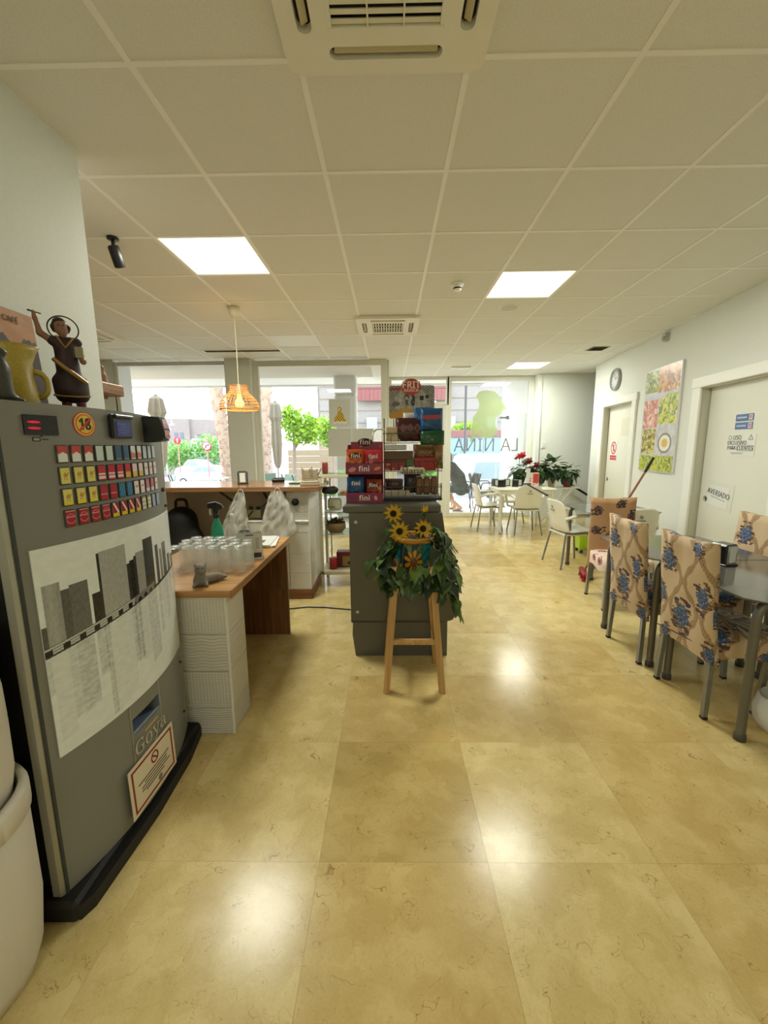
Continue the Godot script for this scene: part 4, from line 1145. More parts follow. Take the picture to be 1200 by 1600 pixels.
func skyline() -> Image:
	var W := 640
	var Hh := 460
	var im := Image.create(W, Hh, false, Image.FORMAT_RGB8)
	var n := noise(9, 0.02)
	var base := func(x: float) -> float: return lerpf(0.5, 0.385, clampf(x, 0, 1)) # share of the height from the top
	for y in Hh:
		for x in W: im.set_pixel(x, y, c8(228, 234, 232).lerp(c8(236, 240, 238), clampf(n.get_noise_2d(x, y * 2.0) + 0.5, 0, 1)))
	# [left, right, top, grey, window stripes]
	var B := [[0.0, 0.02, 0.36, 90, 0], [0.02, 0.085, 0.17, 176, 0], [0.085, 0.2, 0.215, 104, 1], [0.12, 0.2, 0.2, 120, 1], [0.215, 0.265, 0.285, 44, 0], [0.255, 0.285, 0.09, 50, 0], [0.27, 0.43, 0.085, 182, 2], [0.43, 0.47, 0.2, 70, 1], [0.45, 0.5, 0.19, 48, 0], [0.5, 0.585, 0.16, 170, 2], [0.575, 0.675, 0.1, 78, 1], [0.485, 0.505, 0.175, 60, 0], [0.7, 0.74, 0.17, 96, 1], [0.755, 0.79, 0.21, 150, 1], [0.8, 0.86, 0.18, 110, 1], [0.88, 0.93, 0.28, 90, 0], [0.95, 1.0, 0.3, 110, 0]]
	for b in B:
		for x in range(int(b[0] * W), mini(int(b[1] * W), W - 1)):
			var bl: float = base.call(float(x) / W)
			for y in range(int(b[2] * Hh), int(bl * Hh)):
				var g: float = b[3] + 14.0 * n.get_noise_2d(x * 5.0, y * 3.0)
				if b[4] == 1 and y % 5 < 2: g -= 20
				if b[4] == 2 and y % 4 < 1: g -= 36
				if b[4] == 0 and b[3] > 150: g -= 40.0 * absf((float(x) / W - b[0]) / (b[1] - b[0]) - 0.4)
				im.set_pixel(x, y, c8(g, g, g * 0.97))
			# mirrored in the water, much paler
			for y in range(int(bl * Hh) + 4, Hh):
				var src := int(bl * Hh) - int((y - bl * Hh) * 0.75)
				if src > int(b[2] * Hh):
					var c := im.get_pixel(x, y)
					var wob := 0.5 + 0.5 * n.get_noise_2d(x * 1.5, y * 4.0)
					im.set_pixel(x, y, c.lerp(c8(b[3], b[3], b[3]), 0.26 * wob))
	# quay with low terminals and arches
	for x in W:
		var bl: float = base.call(float(x) / W) * Hh
		for y in range(int(bl) - 18, int(bl) + 4):
			var t := float(y) - bl
			if t > 0: im.set_pixel(x, y, c8(64, 66, 66))
			elif x < W * 0.46: im.set_pixel(x, y, c8(196, 200, 196) if (int(t) % 6 != 0 and not (x % 44 < 18 and t > -12)) else c8(34, 34, 36))
			elif x < W * 0.66: im.set_pixel(x, y, c8(30, 30, 32) if Vector2(fmod(x, 34.0) - 17.0, t * 1.1).length() < 11 else c8(126, 130, 128))
			elif t > -5: im.set_pixel(x, y, c8(50, 52, 54))
	return im
func pack_art(kind: String) -> Image:
	var w := 24
	var h := 40
	var im := Image.create(w, h, false, Image.FORMAT_RGB8)
	var white := c8(226, 230, 230)
	for y in h:
		for x in w:
			var c := white
			var v := float(y) / h
			var u := float(x) / w
			match kind:
				"chevron": c = c8(196, 62, 58) if y < 22 - 8 + absf(x - 12) * 0.55 else white
				"ice": c = c8(206, 222, 224) if (x + y) % 9 > 1 else c8(190, 208, 214)
				"blue": c = c8(48, 96, 142) if v < 0.9 else c8(120, 150, 176)
				"whitered": c = white if v < 0.4 + u * 0.2 or v > 0.92 else c8(206, 112, 88)
				"pale": c = c8(208, 216, 224) if (x * 2 + y) % 13 > 3 else c8(176, 194, 214)
				"camel", "camelband":
					c = c8(222, 212, 112)
					var hump := Vector2((u - 0.5) / 0.26, (v - 0.46) / 0.1).length() < 1.0 or Vector2((u - 0.45) / 0.1, (v - 0.36) / 0.09).length() < 1.0 or Vector2((u - 0.78) / 0.08, (v - 0.34) / 0.06).length() < 1.0
					var leg := v > 0.46 and v < 0.76 and (absf(u - 0.34) < 0.045 or absf(u - 0.62) < 0.045)
					var neck := absf(u - 0.7 - (0.42 - v) * 0.4) < 0.05 and v > 0.32 and v < 0.46
					if hump or leg or neck: c = c8(196, 140, 56)
					if kind == "camelband" and v > 0.8: c = c8(234, 212, 30)
				"redband": c = c8(196, 30, 58) if v < 0.5 or v > 0.92 else (c8(236, 210, 214) if v < 0.62 or (v > 0.68 and v < 0.88) else c8(206, 60, 84))
				"redyellow": c = c8(200, 44, 66) if v < 0.55 else c8(226, 176, 40)
				"pinkyellow": c = c8(232, 206, 208) if v < 0.6 else c8(222, 186, 60)
				"pinkwhite": c = c8(232, 222, 224) if not (v > 0.3 and v < 0.5 and u > 0.2 and u < 0.8) else c8(206, 140, 152)
				"red": c = c8(176, 34, 52) if absf(v - 0.6) > 0.04 else c8(222, 150, 156)
				"bluediag": c = c8(38, 116, 168) if fmod(u * 2.0 + v * 2.2, 1.0) > 0.12 else c8(150, 196, 220)
				"rose": c = c8(196, 106, 122) if v < 0.7 else c8(214, 214, 232)
				"globe":
					c = c8(166, 24, 42)
					var d := Vector2((u - 0.5) / 0.52, (v - 0.52) / 0.3).length()
					if absf(d - 1.0) < 0.07 or absf(v - 0.4) < 0.045 or v < 0.06: c = c8(222, 150, 152)
				"diag":
					c = c8(160, 26, 40) if v < 0.72 else c8(226, 196, 40)
					if v < 0.72 and absf((u - 0.15) * 1.0 - v * 1.05) < 0.16: c = c8(236, 232, 228)
				"olive": c = c8(214, 212, 186) if fmod(v, 0.33) > 0.1 else c8(168, 162, 124)
				"bluewhite": c = c8(86, 130, 186) if fmod(u + v, 0.5) > 0.2 else c8(206, 218, 232)
			im.set_pixel(x, y, c)
	return im
func build_vending() -> void:
	var o := thing("cigarette_machine", "tall grey cigarette vending machine with a skyline photo panel", "vending machine")
	var black := mat("cabinet_black", c8(20, 20, 20), 0.6)
	var grey := speckle("machine_grey", c8(134, 133, 126), c8(124, 123, 116), 0.42, 0.5, 6.0)
	bx("cabinet", Vector3(-1.24, 0.84, -1.4725), Vector3(0.32, 1.52, 0.765), black, o, 0.01)
	bx("plinth", Vector3(-1.19, 0.0375, -1.475), Vector3(0.42, 0.075, 0.86), black, o, 0.012)
	var st := ST()
	prism(st, PackedVector2Array([Vector2(1.06, 0.98), Vector2(1.06, 0.95), Vector2(1.1, 0.93), Vector2(1.44, 0.91), Vector2(1.72, 0.92), Vector2(1.9, 0.95), Vector2(1.92, 0.99), Vector2(1.92, 1.2), Vector2(1.06, 1.2)]), 0.0, 0.05, Transform3D(Basis(Vector3(0, 0, -1), Vector3(-1, 0, 0), Vector3(0, 1, 0)), Vector3(-0.03, 0.001, 0)))
	part("plinth_lip", st, black, o)
	st = ST()
	curved(st, 0.0, 0.37, 0.075, 1.6, 0.0, 0.035, 9)
	curved(st, 0.59, 1.0, 0.075, 1.6, 0.0, 0.035, 10)
	curved(st, 0.37, 0.59, 0.075, 0.402, 0.0, 0.035, 5)
	curved(st, 0.37, 0.59, 0.468, 1.6, 0.0, 0.035, 5)
	var door := part("door", st, grey, o)
	st = ST()
	st.set_smooth_group(-1)
	for i in 24:
		var a := i / 24.0
		var b := (i + 1) / 24.0
		quad(st, vp(a, 1.598), vp(b, 1.598), Vector3(-1.4, 1.598, vp(b, 0).z), Vector3(-1.4, 1.598, vp(a, 0).z))
		quad(st, vp(a, 1.585), Vector3(-1.4, 1.585, vp(a, 0).z), Vector3(-1.4, 1.585, vp(b, 0).z), vp(b, 1.585))
	quad(st, Vector3(-1.4, 1.585, -1.085), vp(0, 1.585), vp(0, 1.598), Vector3(-1.4, 1.598, -1.085))
	part("top_plate", st, grey, o)
	# edge strips on the near side
	bx("edge_strip", Vector3(-1.052, 0.835, -1.076), Vector3(0.04, 1.53, 0.02), mat("strip_grey", c8(172, 170, 160), 0.35, 0.3), o, 0.008)
	bx("edge_gasket", Vector3(-1.034, 0.835, -1.083), Vector3(0.012, 1.53, 0.01), mat("gasket", c8(56, 60, 58), 0.6), o)
	bx("far_strip", Vector3(-1.052, 0.835, -1.868), Vector3(0.04, 1.53, 0.016), mats["strip_grey"], o, 0.006)
	# skyline picture
	st = ST()
	curved(st, 0.035, 0.985, 0.53, 1.185, 0.004, 0.004, 20)
	part("skyline_panel", st, texmat("skyline_print", skyline(), 0.22), door)
	# products: four rows of twelve
	var rows := [["chevron", "chevron", "chevron", "ice", "ice", "blue", "blue", "whitered", "whitered", "pale", "pale", "pale"], ["camel", "camel", "camel", "redband", "redband", "redband", "redyellow", "pinkyellow", "pinkyellow", "pinkwhite", "pinkwhite", "pinkwhite"], ["camelband", "camelband", "camelband", "red", "red", "bluediag", "bluediag", "pinkwhite", "pinkwhite", "rose", "rose", "pinkwhite"], ["globe", "globe", "globe", "globe", "diag", "diag", "diag", "diag", "olive", "olive", "bluewhite", "bluewhite"]]
	var s1 := ST()
	box(s1, Vector3.ZERO, Vector3(0.034, 0.054, 0.008), 0.002)
	var frame := fin(s1, mat("button_frame", c8(60, 58, 54), 0.4))
	var cards := {}
	for r in 4:
		for k in 12:
			var kind: String = rows[r][k]
			if not cards.has(kind):
				var s2 := ST()
				box(s2, Vector3.ZERO, Vector3(0.028, 0.048, 0.003), 0.0)
				cards[kind] = fin(s2, texmat("pack_" + kind, pack_art(kind), 0.3))
			var u := 0.19 + 0.0556 * k
			var b := put("product_button", frame, door, T(vp(u, 1.454 - 0.0653 * r, 0.001), vbasis(u)))
			put("product_card", cards[kind], b, T(Vector3(0, 0, 0.004)))
	# price display, age sticker, screen and reader
	var dsp := pr("price_display", rrect(0.092, 0.056, 0.002, 1), 0.004, mat("display_black", c8(14, 10, 12), 0.15), door, T(vp(0.13, 1.537), vbasis(0.13)))
	var led := mat("led_red", c8(190, 30, 60), 0.4)
	led.emission_enabled = true; led.emission = Color(0.7, 0.04, 0.12); led.emission_energy_multiplier = 0.5
	for y in [0.008, -0.009]: pr("led_glow_bar", ellipse(0.018, 0.0035, 12), 0.001, led, dsp, T(Vector3(-0.02, y, 0.0045)))
	var bxm := mat("ink_black", c8(30, 30, 30), 0.6)
	pr("coin_symbol", rrect(0.022, 0.012, 0.002, 1), 0.001, bxm, door, T(vp(0.11, 1.497), vbasis(0.11)))
	pr("coin_symbol_inset", rrect(0.016, 0.007, 0.002, 1), 0.0015, mat("machine_plain", c8(160, 158, 150)), door, T(vp(0.11, 1.497), vbasis(0.11)))
	for e in [[0.14, 1.497, 0.018], [0.128, 1.506, 0.008]]: pr("coin_text_line", rrect(e[2], 0.003, 0.0005, 1), 0.001, bxm, door, T(vp(e[0], e[1]), vbasis(e[0])))
	var stk := pr("age_sticker", ellipse(0.041, 0.039, 28), 0.001, mat("sticker_red", c8(196, 48, 44), 0.4), door, T(vp(0.305, 1.546), vbasis(0.305)))
	pr("yellow_ring", ellipse(0.0375, 0.0355, 28), 0.0006, mat("sticker_yellow", c8(232, 192, 52), 0.4), stk, T(Vector3(0, 0, 0.001)))
	pr("red_ring", ellipse(0.033, 0.031, 28), 0.0006, mats["sticker_red"], stk, T(Vector3(0, 0, 0.0014)))
	pr("yellow_disc", ellipse(0.03, 0.028, 28), 0.0006, mats["sticker_yellow"], stk, T(Vector3(0, 0, 0.0018)))
	text("numeral", "18", 0.036, bxm, stk, T(Vector3(0, 0, 0.003)), "Droid Sans", 0.85, 800)
	bx("slash", Vector3(0, 0, 0.004), Vector3(0.056, 0.006, 0.001), mats["sticker_red"], stk, 0.0, RZ(0.75))
	var blk := mat("black_plastic", c8(22, 22, 24))
	var lcd := bx("screen_bezel", vp(0.497, 1.545, 0.008), Vector3(0.108, 0.082, 0.02), mat("bezel_navy", c8(24, 26, 36), 0.35), door, 0.006, vbasis(0.497))
	var scm := mat("screen_blue", c8(52, 58, 116), 0.25)
	scm.emission_enabled = true; scm.emission = Color(0.1, 0.12, 0.36); scm.emission_energy_multiplier = 0.25
	bx("screen_display", Vector3(0, -0.008, 0.011), Vector3(0.074, 0.05, 0.002), scm, lcd)
	bx("screen_hood", Vector3(0, 0.034, 0.012), Vector3(0.1, 0.012, 0.018), mats["bezel_navy"], lcd, 0.003)
	for i in 4: bx("screen_text", Vector3(-0.01 + 0.004 * (i % 2), 0.008 - 0.01 * i, 0.0125), Vector3(0.044 - 0.006 * (i % 2), 0.0025, 0.0005), mat("screen_text", c8(96, 106, 170), 0.4), lcd)
	var rd := Node3D.new()
	rd.name = "note_reader"
	door.add_child(rd)
	rd.transform = T(vp(0.76, 1.543), vbasis(0.76))
	st = ST()
	prism(st, PackedVector2Array([Vector2(0, -0.05), Vector2(0.034, -0.05), Vector2(0.07, -0.044), Vector2(0.076, 0.0), Vector2(0.062, 0.048), Vector2(0.03, 0.05), Vector2(0, 0.05)]), -0.036, 0.036, T(Vector3.ZERO, Basis(Vector3(0, 0, 1), Vector3(0, 1, 0), Vector3(-1, 0, 0))))
	part("reader_housing", st, mat("reader_black", c8(18, 22, 22), 0.45), rd)
	pr("reader_face", rrect(0.05, 0.08, 0.012), 0.004, mat("reader_chrome", c8(196, 180, 170), 0.12, 0.9), rd, T(Vector3(0, 0.002, 0.071), RX(-0.16)))
	bx("note_slot", Vector3(0, -0.028, 0.077), Vector3(0.036, 0.007, 0.006), blk, rd)
	for e in [[0.925, 1.287, 0.011], [0.955, 1.212, 0.007], [0.95, 0.45, 0.006], [0.93, 0.2, 0.006]]:
		lt("lock", [Vector2(e[2], 0), Vector2(e[2], 0.006), Vector2(e[2] * 0.6, 0.01), Vector2(0, 0.01)], mat("dark_grey", c8(60, 60, 58)), door, vp(e[0], e[1]), 14, 1, 1, vbasis(e[0]) * RX(PI / 2))
	# delivery slot
	st = ST()
	curved(st, 0.36, 0.6, 0.09, 0.402, 0.001, 0.002, 6)
	curved(st, 0.36, 0.6, 0.468, 0.525, 0.001, 0.002, 6)
	curved(st, 0.36, 0.37, 0.402, 0.468, 0.001, 0.002, 1)
	curved(st, 0.59, 0.6, 0.402, 0.468, 0.001, 0.002, 1)
	part("lower_plate", st, grey, door)
	for u in [0.36, 0.6]:
		st = ST()
		curved(st, u - 0.0015, u + 0.0015, 0.09, 0.525, 0.0025, 0.002, 1)
		part("plate_seam", st, mat("seam_light", c8(176, 168, 150), 0.5), door)
	# an open tray behind the door sheet
	var sb := mat("slot_blue", c8(110, 126, 150), 0.3)
	var slot := bx("delivery_slot", vp(0.48, 0.435, -0.072), Vector3(0.176, 0.07, 0.004), sb, door, 0.0, vbasis(0.48))
	for e in [[Vector3(0, -0.034, 0.035), Vector3(0.176, 0.003, 0.07)], [Vector3(0, 0.034, 0.035), Vector3(0.176, 0.003, 0.07)], [Vector3(-0.086, 0, 0.035), Vector3(0.003, 0.066, 0.07)], [Vector3(0.086, 0, 0.035), Vector3(0.003, 0.066, 0.07)]]:
		bx("tray_wall", e[0], e[1], sb, slot)
	bx("tray_lip", Vector3(0, -0.027, 0.066), Vector3(0.172, 0.014, 0.008), sb, slot, 0.002)
	text("brand_lettering", "Goya", 0.055, mat("letter_silver", c8(196, 192, 180), 0.35, 0.3), door, T(vp(0.49, 0.345, 0.003), vbasis(0.49)), "Droid Serif", 1.15)
	pr("gold_line", rrect(0.09, 0.008, 0.002, 1), 0.001, mat("letter_gold", c8(190, 170, 110), 0.5), door, T(vp(0.5, 0.382, 0.002), vbasis(0.5)))
	# warning card
	var card := pr("warning_card", rrect(0.295, 0.2, 0.002, 1), 0.002, mat("card_cream", c8(226, 214, 186), 0.6), door, T(vp(0.475, 0.198, 0.006), vbasis(0.475) * RX(-0.02)))
	var dr := mat("card_red", c8(140, 34, 34), 0.6)
	for e in [[0, 0.082, 0.265, 0.008], [0, -0.082, 0.265, 0.008]]: bx("border", Vector3(e[0], e[1], 0.0025), Vector3(e[2], e[3], 0.001), dr, card)
	for x in [-0.1285, 0.1285]: bx("border", Vector3(x, 0, 0.0025), Vector3(0.008, 0.172, 0.001), dr, card)
	lt("ring", [Vector2(0.018, 0), Vector2(0.024, 0), Vector2(0.024, 0.001), Vector2(0.018, 0.001)], dr, card, Vector3(0.01, 0.045, 0.002), 24, 1, 1, RX(PI / 2))
	bx("slash", Vector3(0.01, 0.045, 0.003), Vector3(0.04, 0.006, 0.001), dr, card, 0.0, RZ(-0.7))
	for i in 5: bx("text_line", Vector3(0.0 if i % 2 == 0 else 0.01, 0.008 - 0.0125 * i, 0.0025), Vector3([0.2, 0.15, 0.17, 0.19, 0.12][i], 0.004, 0.0008), bxm, card)
	pr("emblem", ellipse(0.014, 0.012, 14), 0.0008, mat("emblem_grey", c8(120, 130, 116), 0.6), card, T(Vector3(0.03, -0.064, 0.002)))
	on_machine()
	# tall white bin beside it
	var bn := thing("white_bin", "tall white plastic bin with an open recess beside the vending machine", "bin", Vector3(-1.175, 0, -0.87))
	var wp := speckle("bin_white", c8(222, 216, 202), c8(214, 207, 192), 0.5, 0.3, 4.0)
	lt("body", [Vector2(0, 0), Vector2(0.14, 0.0), Vector2(0.17, 0.02), Vector2(0.187, 0.07), Vector2(0.2, 0.2), Vector2(0.2, 0.49), Vector2(0.19, 0.5), Vector2(0.178, 0.49), Vector2(0.17, 0.3), Vector2(0, 0.3)], wp, bn, Vector3.ZERO, 40)
	lt("rim", [Vector2(0.2, 0.49), Vector2(0.207, 0.495), Vector2(0.207, 0.55), Vector2(0.2, 0.565), Vector2(0.185, 0.565), Vector2(0.18, 0.5)], wp, bn, Vector3.ZERO, 40)
	lt("recess", [Vector2(0.0, 0.47), Vector2(0.15, 0.48), Vector2(0.185, 0.53)], mat("bin_recess", c8(150, 140, 130), 0.6), bn, Vector3.ZERO, 40)
	lt("upper_body", [Vector2(0.1, 0.48), Vector2(0.17, 0.5), Vector2(0.186, 0.6), Vector2(0.188, 0.74), Vector2(0.186, 0.745), Vector2(0.188, 0.75), Vector2(0.187, 0.84), Vector2(0.185, 0.845), Vector2(0.186, 0.85), Vector2(0.175, 0.98), Vector2(0.15, 1.03), Vector2(0, 1.06)], wp, bn, Vector3(-0.014, 0, -0.01), 40)
	bx("grip_notch", Vector3(0.155, 0.785, 0.07), Vector3(0.05, 0.012, 0.07), mat("notch_violet", c8(120, 110, 124), 0.5), bn, 0.004, RY(0.5))

func on_machine() -> void:
	# print leaning on the wall
	var pic := thing("picture_board", "brown picture board lettered CAFE leaning on the wall above the machine", "picture", Vector3(-1.385, 1.6, -1.42))
	pic.basis = Basis(Vector3(0, 0, -1), Vector3(-0.07, 0.9975, 0), Vector3(0.9975, 0.07, 0))
	var im := Image.create(128, 100, false, Image.FORMAT_RGB8)
	var n := noise(3, 0.03)
	for y in 100:
		for x in 128:
			var ridge := 24.0 + 12.0 * n.get_noise_2d(x * 1.6, 3.0) + (8.0 if x > 100 else 0.0)
			im.set_pixel(x, y, c8(176, 118, 66).lerp(c8(190, 136, 82), clampf(n.get_noise_2d(x, y * 2.0) + 0.5, 0, 1)) if y < ridge else c8(66, 46, 34).lerp(c8(48, 34, 28), clampf(n.get_noise_2d(x * 2.0, y) + 0.5, 0, 1)))
	pr("board", rrect(0.54, 0.38, 0.002, 1), 0.012, texmat("cafe_print", im, 0.6), pic, T(Vector3(0, 0.19, 0)))
	text("lettering", "LOS CAFÉ", 0.02, mat("ink_brown", c8(70, 50, 34), 0.6), pic, T(Vector3(0.14, 0.345, 0.0135)), "Droid Sans", 1.1)
	# jug
	var jg := thing("jug", "yellow ceramic jug with a handle on top of the machine", "jug", Vector3(-1.2, 1.6, -1.345), 0.72)
	jg.scale = Vector3(0.86, 0.95, 0.86)
	var ym := speckle("jug_yellow", c8(190, 168, 68), c8(172, 148, 52), 0.35, 0.06, 5.0)
	var st := ST()
	var prof := [Vector2(0, 0.0), Vector2(0.064, 0.0), Vector2(0.072, 0.012), Vector2(0.07, 0.05), Vector2(0.063, 0.1), Vector2(0.058, 0.15), Vector2(0.062, 0.185), Vector2(0.07, 0.205), Vector2(0.066, 0.206), Vector2(0.055, 0.15), Vector2(0.06, 0.02), Vector2(0, 0.02)]
	var ns := 32
	st.set_smooth_group(1)
	for i in prof.size() - 1:
		for k in ns:
			var P := func(q: Vector2, kk: int) -> Vector3:
				var a := TAU * kk / ns
				var sp := 1.0 + (0.28 * pow(maxf(cos(a), 0.0), 8.0) * clampf((q.y - 0.13) / 0.07, 0, 1))
				return Vector3(cos(a) * q.x * sp, q.y, -sin(a) * q.x * sp)
			quad(st, P.call(prof[i], k), P.call(prof[i], k + 1), P.call(prof[i + 1], k + 1), P.call(prof[i + 1], k))
	part("body", st, ym, jg)
	tb("handle", bent([Vector3(0.056, 0.125, 0.0), Vector3(0.098, 0.12, 0.01), Vector3(0.1, 0.05, 0.012), Vector3(0.062, 0.035, 0.0)], 0.03, 6), [0.008] + range(14).map(func(_i): return 0.01) + [0.008], ym, jg, 8)
	# saint figurine
	var sa := thing("saint_figurine", "painted saint figurine with a halo and a raised arm on the machine", "figurine", Vector3(-1.2, 1.6, -1.585), 0.65)
	st = ST()
	var K := 1.16
	var V := func(x: float, y: float, z := 0.0) -> Vector3: return Vector3(x, y, z) * K
	blob(st, [[V.call(-0.006, 0.262), V.call(-0.006, 0.272), 0.021 , 0.022], [V.call(-0.002, 0.255, 0.006), V.call(-0.002, 0.25, 0.008), 0.015, 0.012], [V.call(0.0, 0.258, 0.027), V.call(0.0, 0.262, 0.024), 0.003, 0.003], [V.call(-0.002, 0.225), V.call(-0.004, 0.25), 0.011, 0.01], [V.call(-0.036, 0.228), V.call(-0.058, 0.243, 0.004), 0.013, 0.011], [V.call(-0.058, 0.243, 0.004), V.call(-0.066, 0.285, 0.008), 0.011, 0.007], [V.call(-0.066, 0.285, 0.008), V.call(-0.068, 0.302, 0.01), 0.008, 0.006], [V.call(-0.014, 0.065), V.call(-0.014, 0.03), 0.016, 0.014], [V.call(0.018, 0.065), V.call(0.022, 0.03), 0.016, 0.014], [V.call(0.036, 0.2), V.call(0.042, 0.165, 0.02), 0.012, 0.01], [V.call(0.042, 0.165, 0.02), V.call(0.034, 0.175, 0.03), 0.008, 0.007]], 0.0045, 0.008)
	part("body", st, mat("figurine_skin", c8(150, 108, 84), 0.5), sa)
	st = ST()
	blob(st, [[V.call(0, 0.2), V.call(0, 0.155), 0.036, 0.034], [V.call(-0.03, 0.225), V.call(0.03, 0.225), 0.018, 0.018], [V.call(0, 0.155), V.call(0.004, 0.075), 0.034, 0.046], [V.call(-0.02, 0.1), V.call(-0.016, 0.06), 0.03, 0.03], [V.call(0.024, 0.1), V.call(0.024, 0.06), 0.03, 0.03]], 0.0045, 0.012)
	part("tunic", st, speckle("tunic_plum", c8(66, 44, 50), c8(48, 34, 40), 0.6, 0.2, 12.0), sa)
	var gold := mat("figurine_gold", c8(168, 130, 66), 0.4, 0.3)
	for x in [-0.012, 0.0]: bx("eye", V.call(x + 0.001, 0.27, 0.0205), Vector3(0.004, 0.003, 0.003), mat("figurine_hair", c8(38, 28, 24), 0.6), sa)
	tb("sash", [V.call(-0.034, 0.165, 0.03), V.call(-0.01, 0.14, 0.042), V.call(0.02, 0.115, 0.046), V.call(0.044, 0.095, 0.036)], 0.008, gold, sa)
	tb("hem", [V.call(-0.044, 0.056, 0.02), V.call(-0.02, 0.052, 0.036), V.call(0.02, 0.052, 0.038), V.call(0.05, 0.056, 0.02)], 0.004, gold, sa, 6)
	tb("collar_trim", [V.call(-0.02, 0.238, 0.012), V.call(0.0, 0.2, 0.038), V.call(0.022, 0.236, 0.012)], 0.004, gold, sa, 6)
	st = ST()
	blob(st, [[V.call(-0.008, 0.28, -0.004), V.call(-0.01, 0.272, -0.008), 0.022, 0.023], [V.call(-0.024, 0.268, 0.0), V.call(-0.022, 0.258, -0.004), 0.01, 0.008], [V.call(0.012, 0.268, 0.0), V.call(0.01, 0.258, -0.004), 0.01, 0.008]], 0.0045, 0.008)
	part("hair", st, mat("figurine_hair", c8(38, 28, 24), 0.6), sa)
	var ring := []
	for k in 33: ring.append(V.call(0.0 + 0.04 * cos(TAU * k / 32), 0.268 + 0.038 * sin(TAU * k / 32), -0.016))
	tb("halo", ring, 0.0026, mat("halo_dark", c8(58, 48, 36), 0.35, 0.6), sa, 6)
	bx("book", V.call(0.034, 0.19, 0.034), Vector3(0.026, 0.04, 0.012), mat("book_pale", c8(160, 150, 116), 0.6), sa, 0.002, RY(-0.3))
	tb("palm_leaf", [V.call(-0.082, 0.305, 0.01), V.call(-0.05, 0.298, 0.012)], [0.003, 0.002], mats["halo_dark"], sa, 6)
	for x in [-0.014, 0.024]:
		st = ST()
		blob(st, [[V.call(x, 0.034), V.call(x, 0.008), 0.016, 0.014], [V.call(x, 0.008), V.call(x * 1.2, 0.006, 0.026), 0.012, 0.01]], 0.0045, 0.006)
		part("boot", st, mat("boot_red", c8(112, 34, 36), 0.5), sa)
	# dark figurine cut by the edge of the picture
	var bd := thing("bird_figurine", "dark blue figurine standing in front of the yellow jug", "figurine", Vector3(-1.1, 1.598, -1.2), 0.7)
	st = ST()
	blob(st, [[Vector3(0, 0.03, 0), Vector3(-0.01, 0.09, 0), 0.022, 0.03], [Vector3(-0.01, 0.09, 0), Vector3(-0.005, 0.14, 0.004), 0.026, 0.016], [Vector3(-0.005, 0.145, 0.006), Vector3(0.012, 0.142, 0.01), 0.014, 0.006], [Vector3(0.0, 0.02, 0), Vector3(0.04, 0.01, 0.0), 0.014, 0.006]], 0.005, 0.012)
	part("body", st, speckle("figurine_blue", c8(38, 48, 54), c8(88, 74, 56), 0.4, 0.1, 10.0), bd)
	bx("base", Vector3(0, 0.006, 0), Vector3(0.09, 0.012, 0.06), mat("figurine_base", c8(30, 34, 40), 0.4), bd, 0.004)
	# shelf on the far end of the left wall with its own figures
	var sh := thing("wooden_shelf", "small brown wooden shelf hung at the end of the left wall", "shelf", Vector3(-1.72, 1.755, -2.24))
	var wd := woodmat("shelf_wood", c8(150, 106, 70), c8(112, 76, 48), 0.5)
	bx("board", Vector3(0, 0.03, 0), Vector3(0.46, 0.06, 0.26), wd, sh, 0.006)
	bx("ledge", Vector3(-0.02, -0.008, 0.02), Vector3(0.38, 0.016, 0.2), wd, sh, 0.004)
	tb("hanging_wire", [Vector3(0.2, 0.0, -0.1), Vector3(0.202, -0.09, -0.1)], 0.002, mat("dark_grey", c8(60, 60, 58)), sh, 5)
	tb("hanging_wire", [Vector3(0.185, 0.0, -0.12), Vector3(0.184, -0.09, -0.12)], 0.002, mats["dark_grey"], sh, 5)
	var sf := thing("shelf_figurine", "tiny brown figurine standing on the hung wooden shelf", "figurine", Vector3(-1.545, 1.815, -2.28))
	st = ST()
	blob(st, [[Vector3(0, 0.01, 0), Vector3(0, 0.04, 0), 0.024, 0.02], [Vector3(0, 0.04, 0), Vector3(0.0, 0.06, 0), 0.018, 0.014], [Vector3(0, 0.08, 0), Vector3(0, 0.084, 0), 0.015, 0.014]], 0.005, 0.01)
	part("body", st, mat("terracotta", c8(128, 92, 70), 0.7), sf)
	var af := thing("shelf_figurine", "dark robed figurine with a raised arm on the hung shelf behind the wall", "figurine", Vector3(-1.68, 1.815, -2.24), 0.4)
	st = ST()
	blob(st, [[Vector3(0, 0.26, 0), Vector3(0, 0.272, 0), 0.022, 0.022], [Vector3(0.03, 0.22, 0), Vector3(0.06, 0.25, 0), 0.013, 0.011], [Vector3(0.06, 0.25, 0), Vector3(0.075, 0.31, 0), 0.011, 0.008], [Vector3(0.075, 0.315, 0), Vector3(0.078, 0.335, 0), 0.01, 0.008], [Vector3(0, 0.21, 0), Vector3(0, 0.26, 0), 0.012, 0.012]], 0.005, 0.008)
	part("body", st, mat("figurine_pink", c8(186, 140, 116), 0.5), af)
	lt("robe", [Vector2(0, 0), Vector2(0.09, 0), Vector2(0.062, 0.08), Vector2(0.036, 0.17), Vector2(0.03, 0.22), Vector2(0, 0.235)], mat("robe_black", c8(32, 30, 30), 0.6), af, Vector3.ZERO, 20)

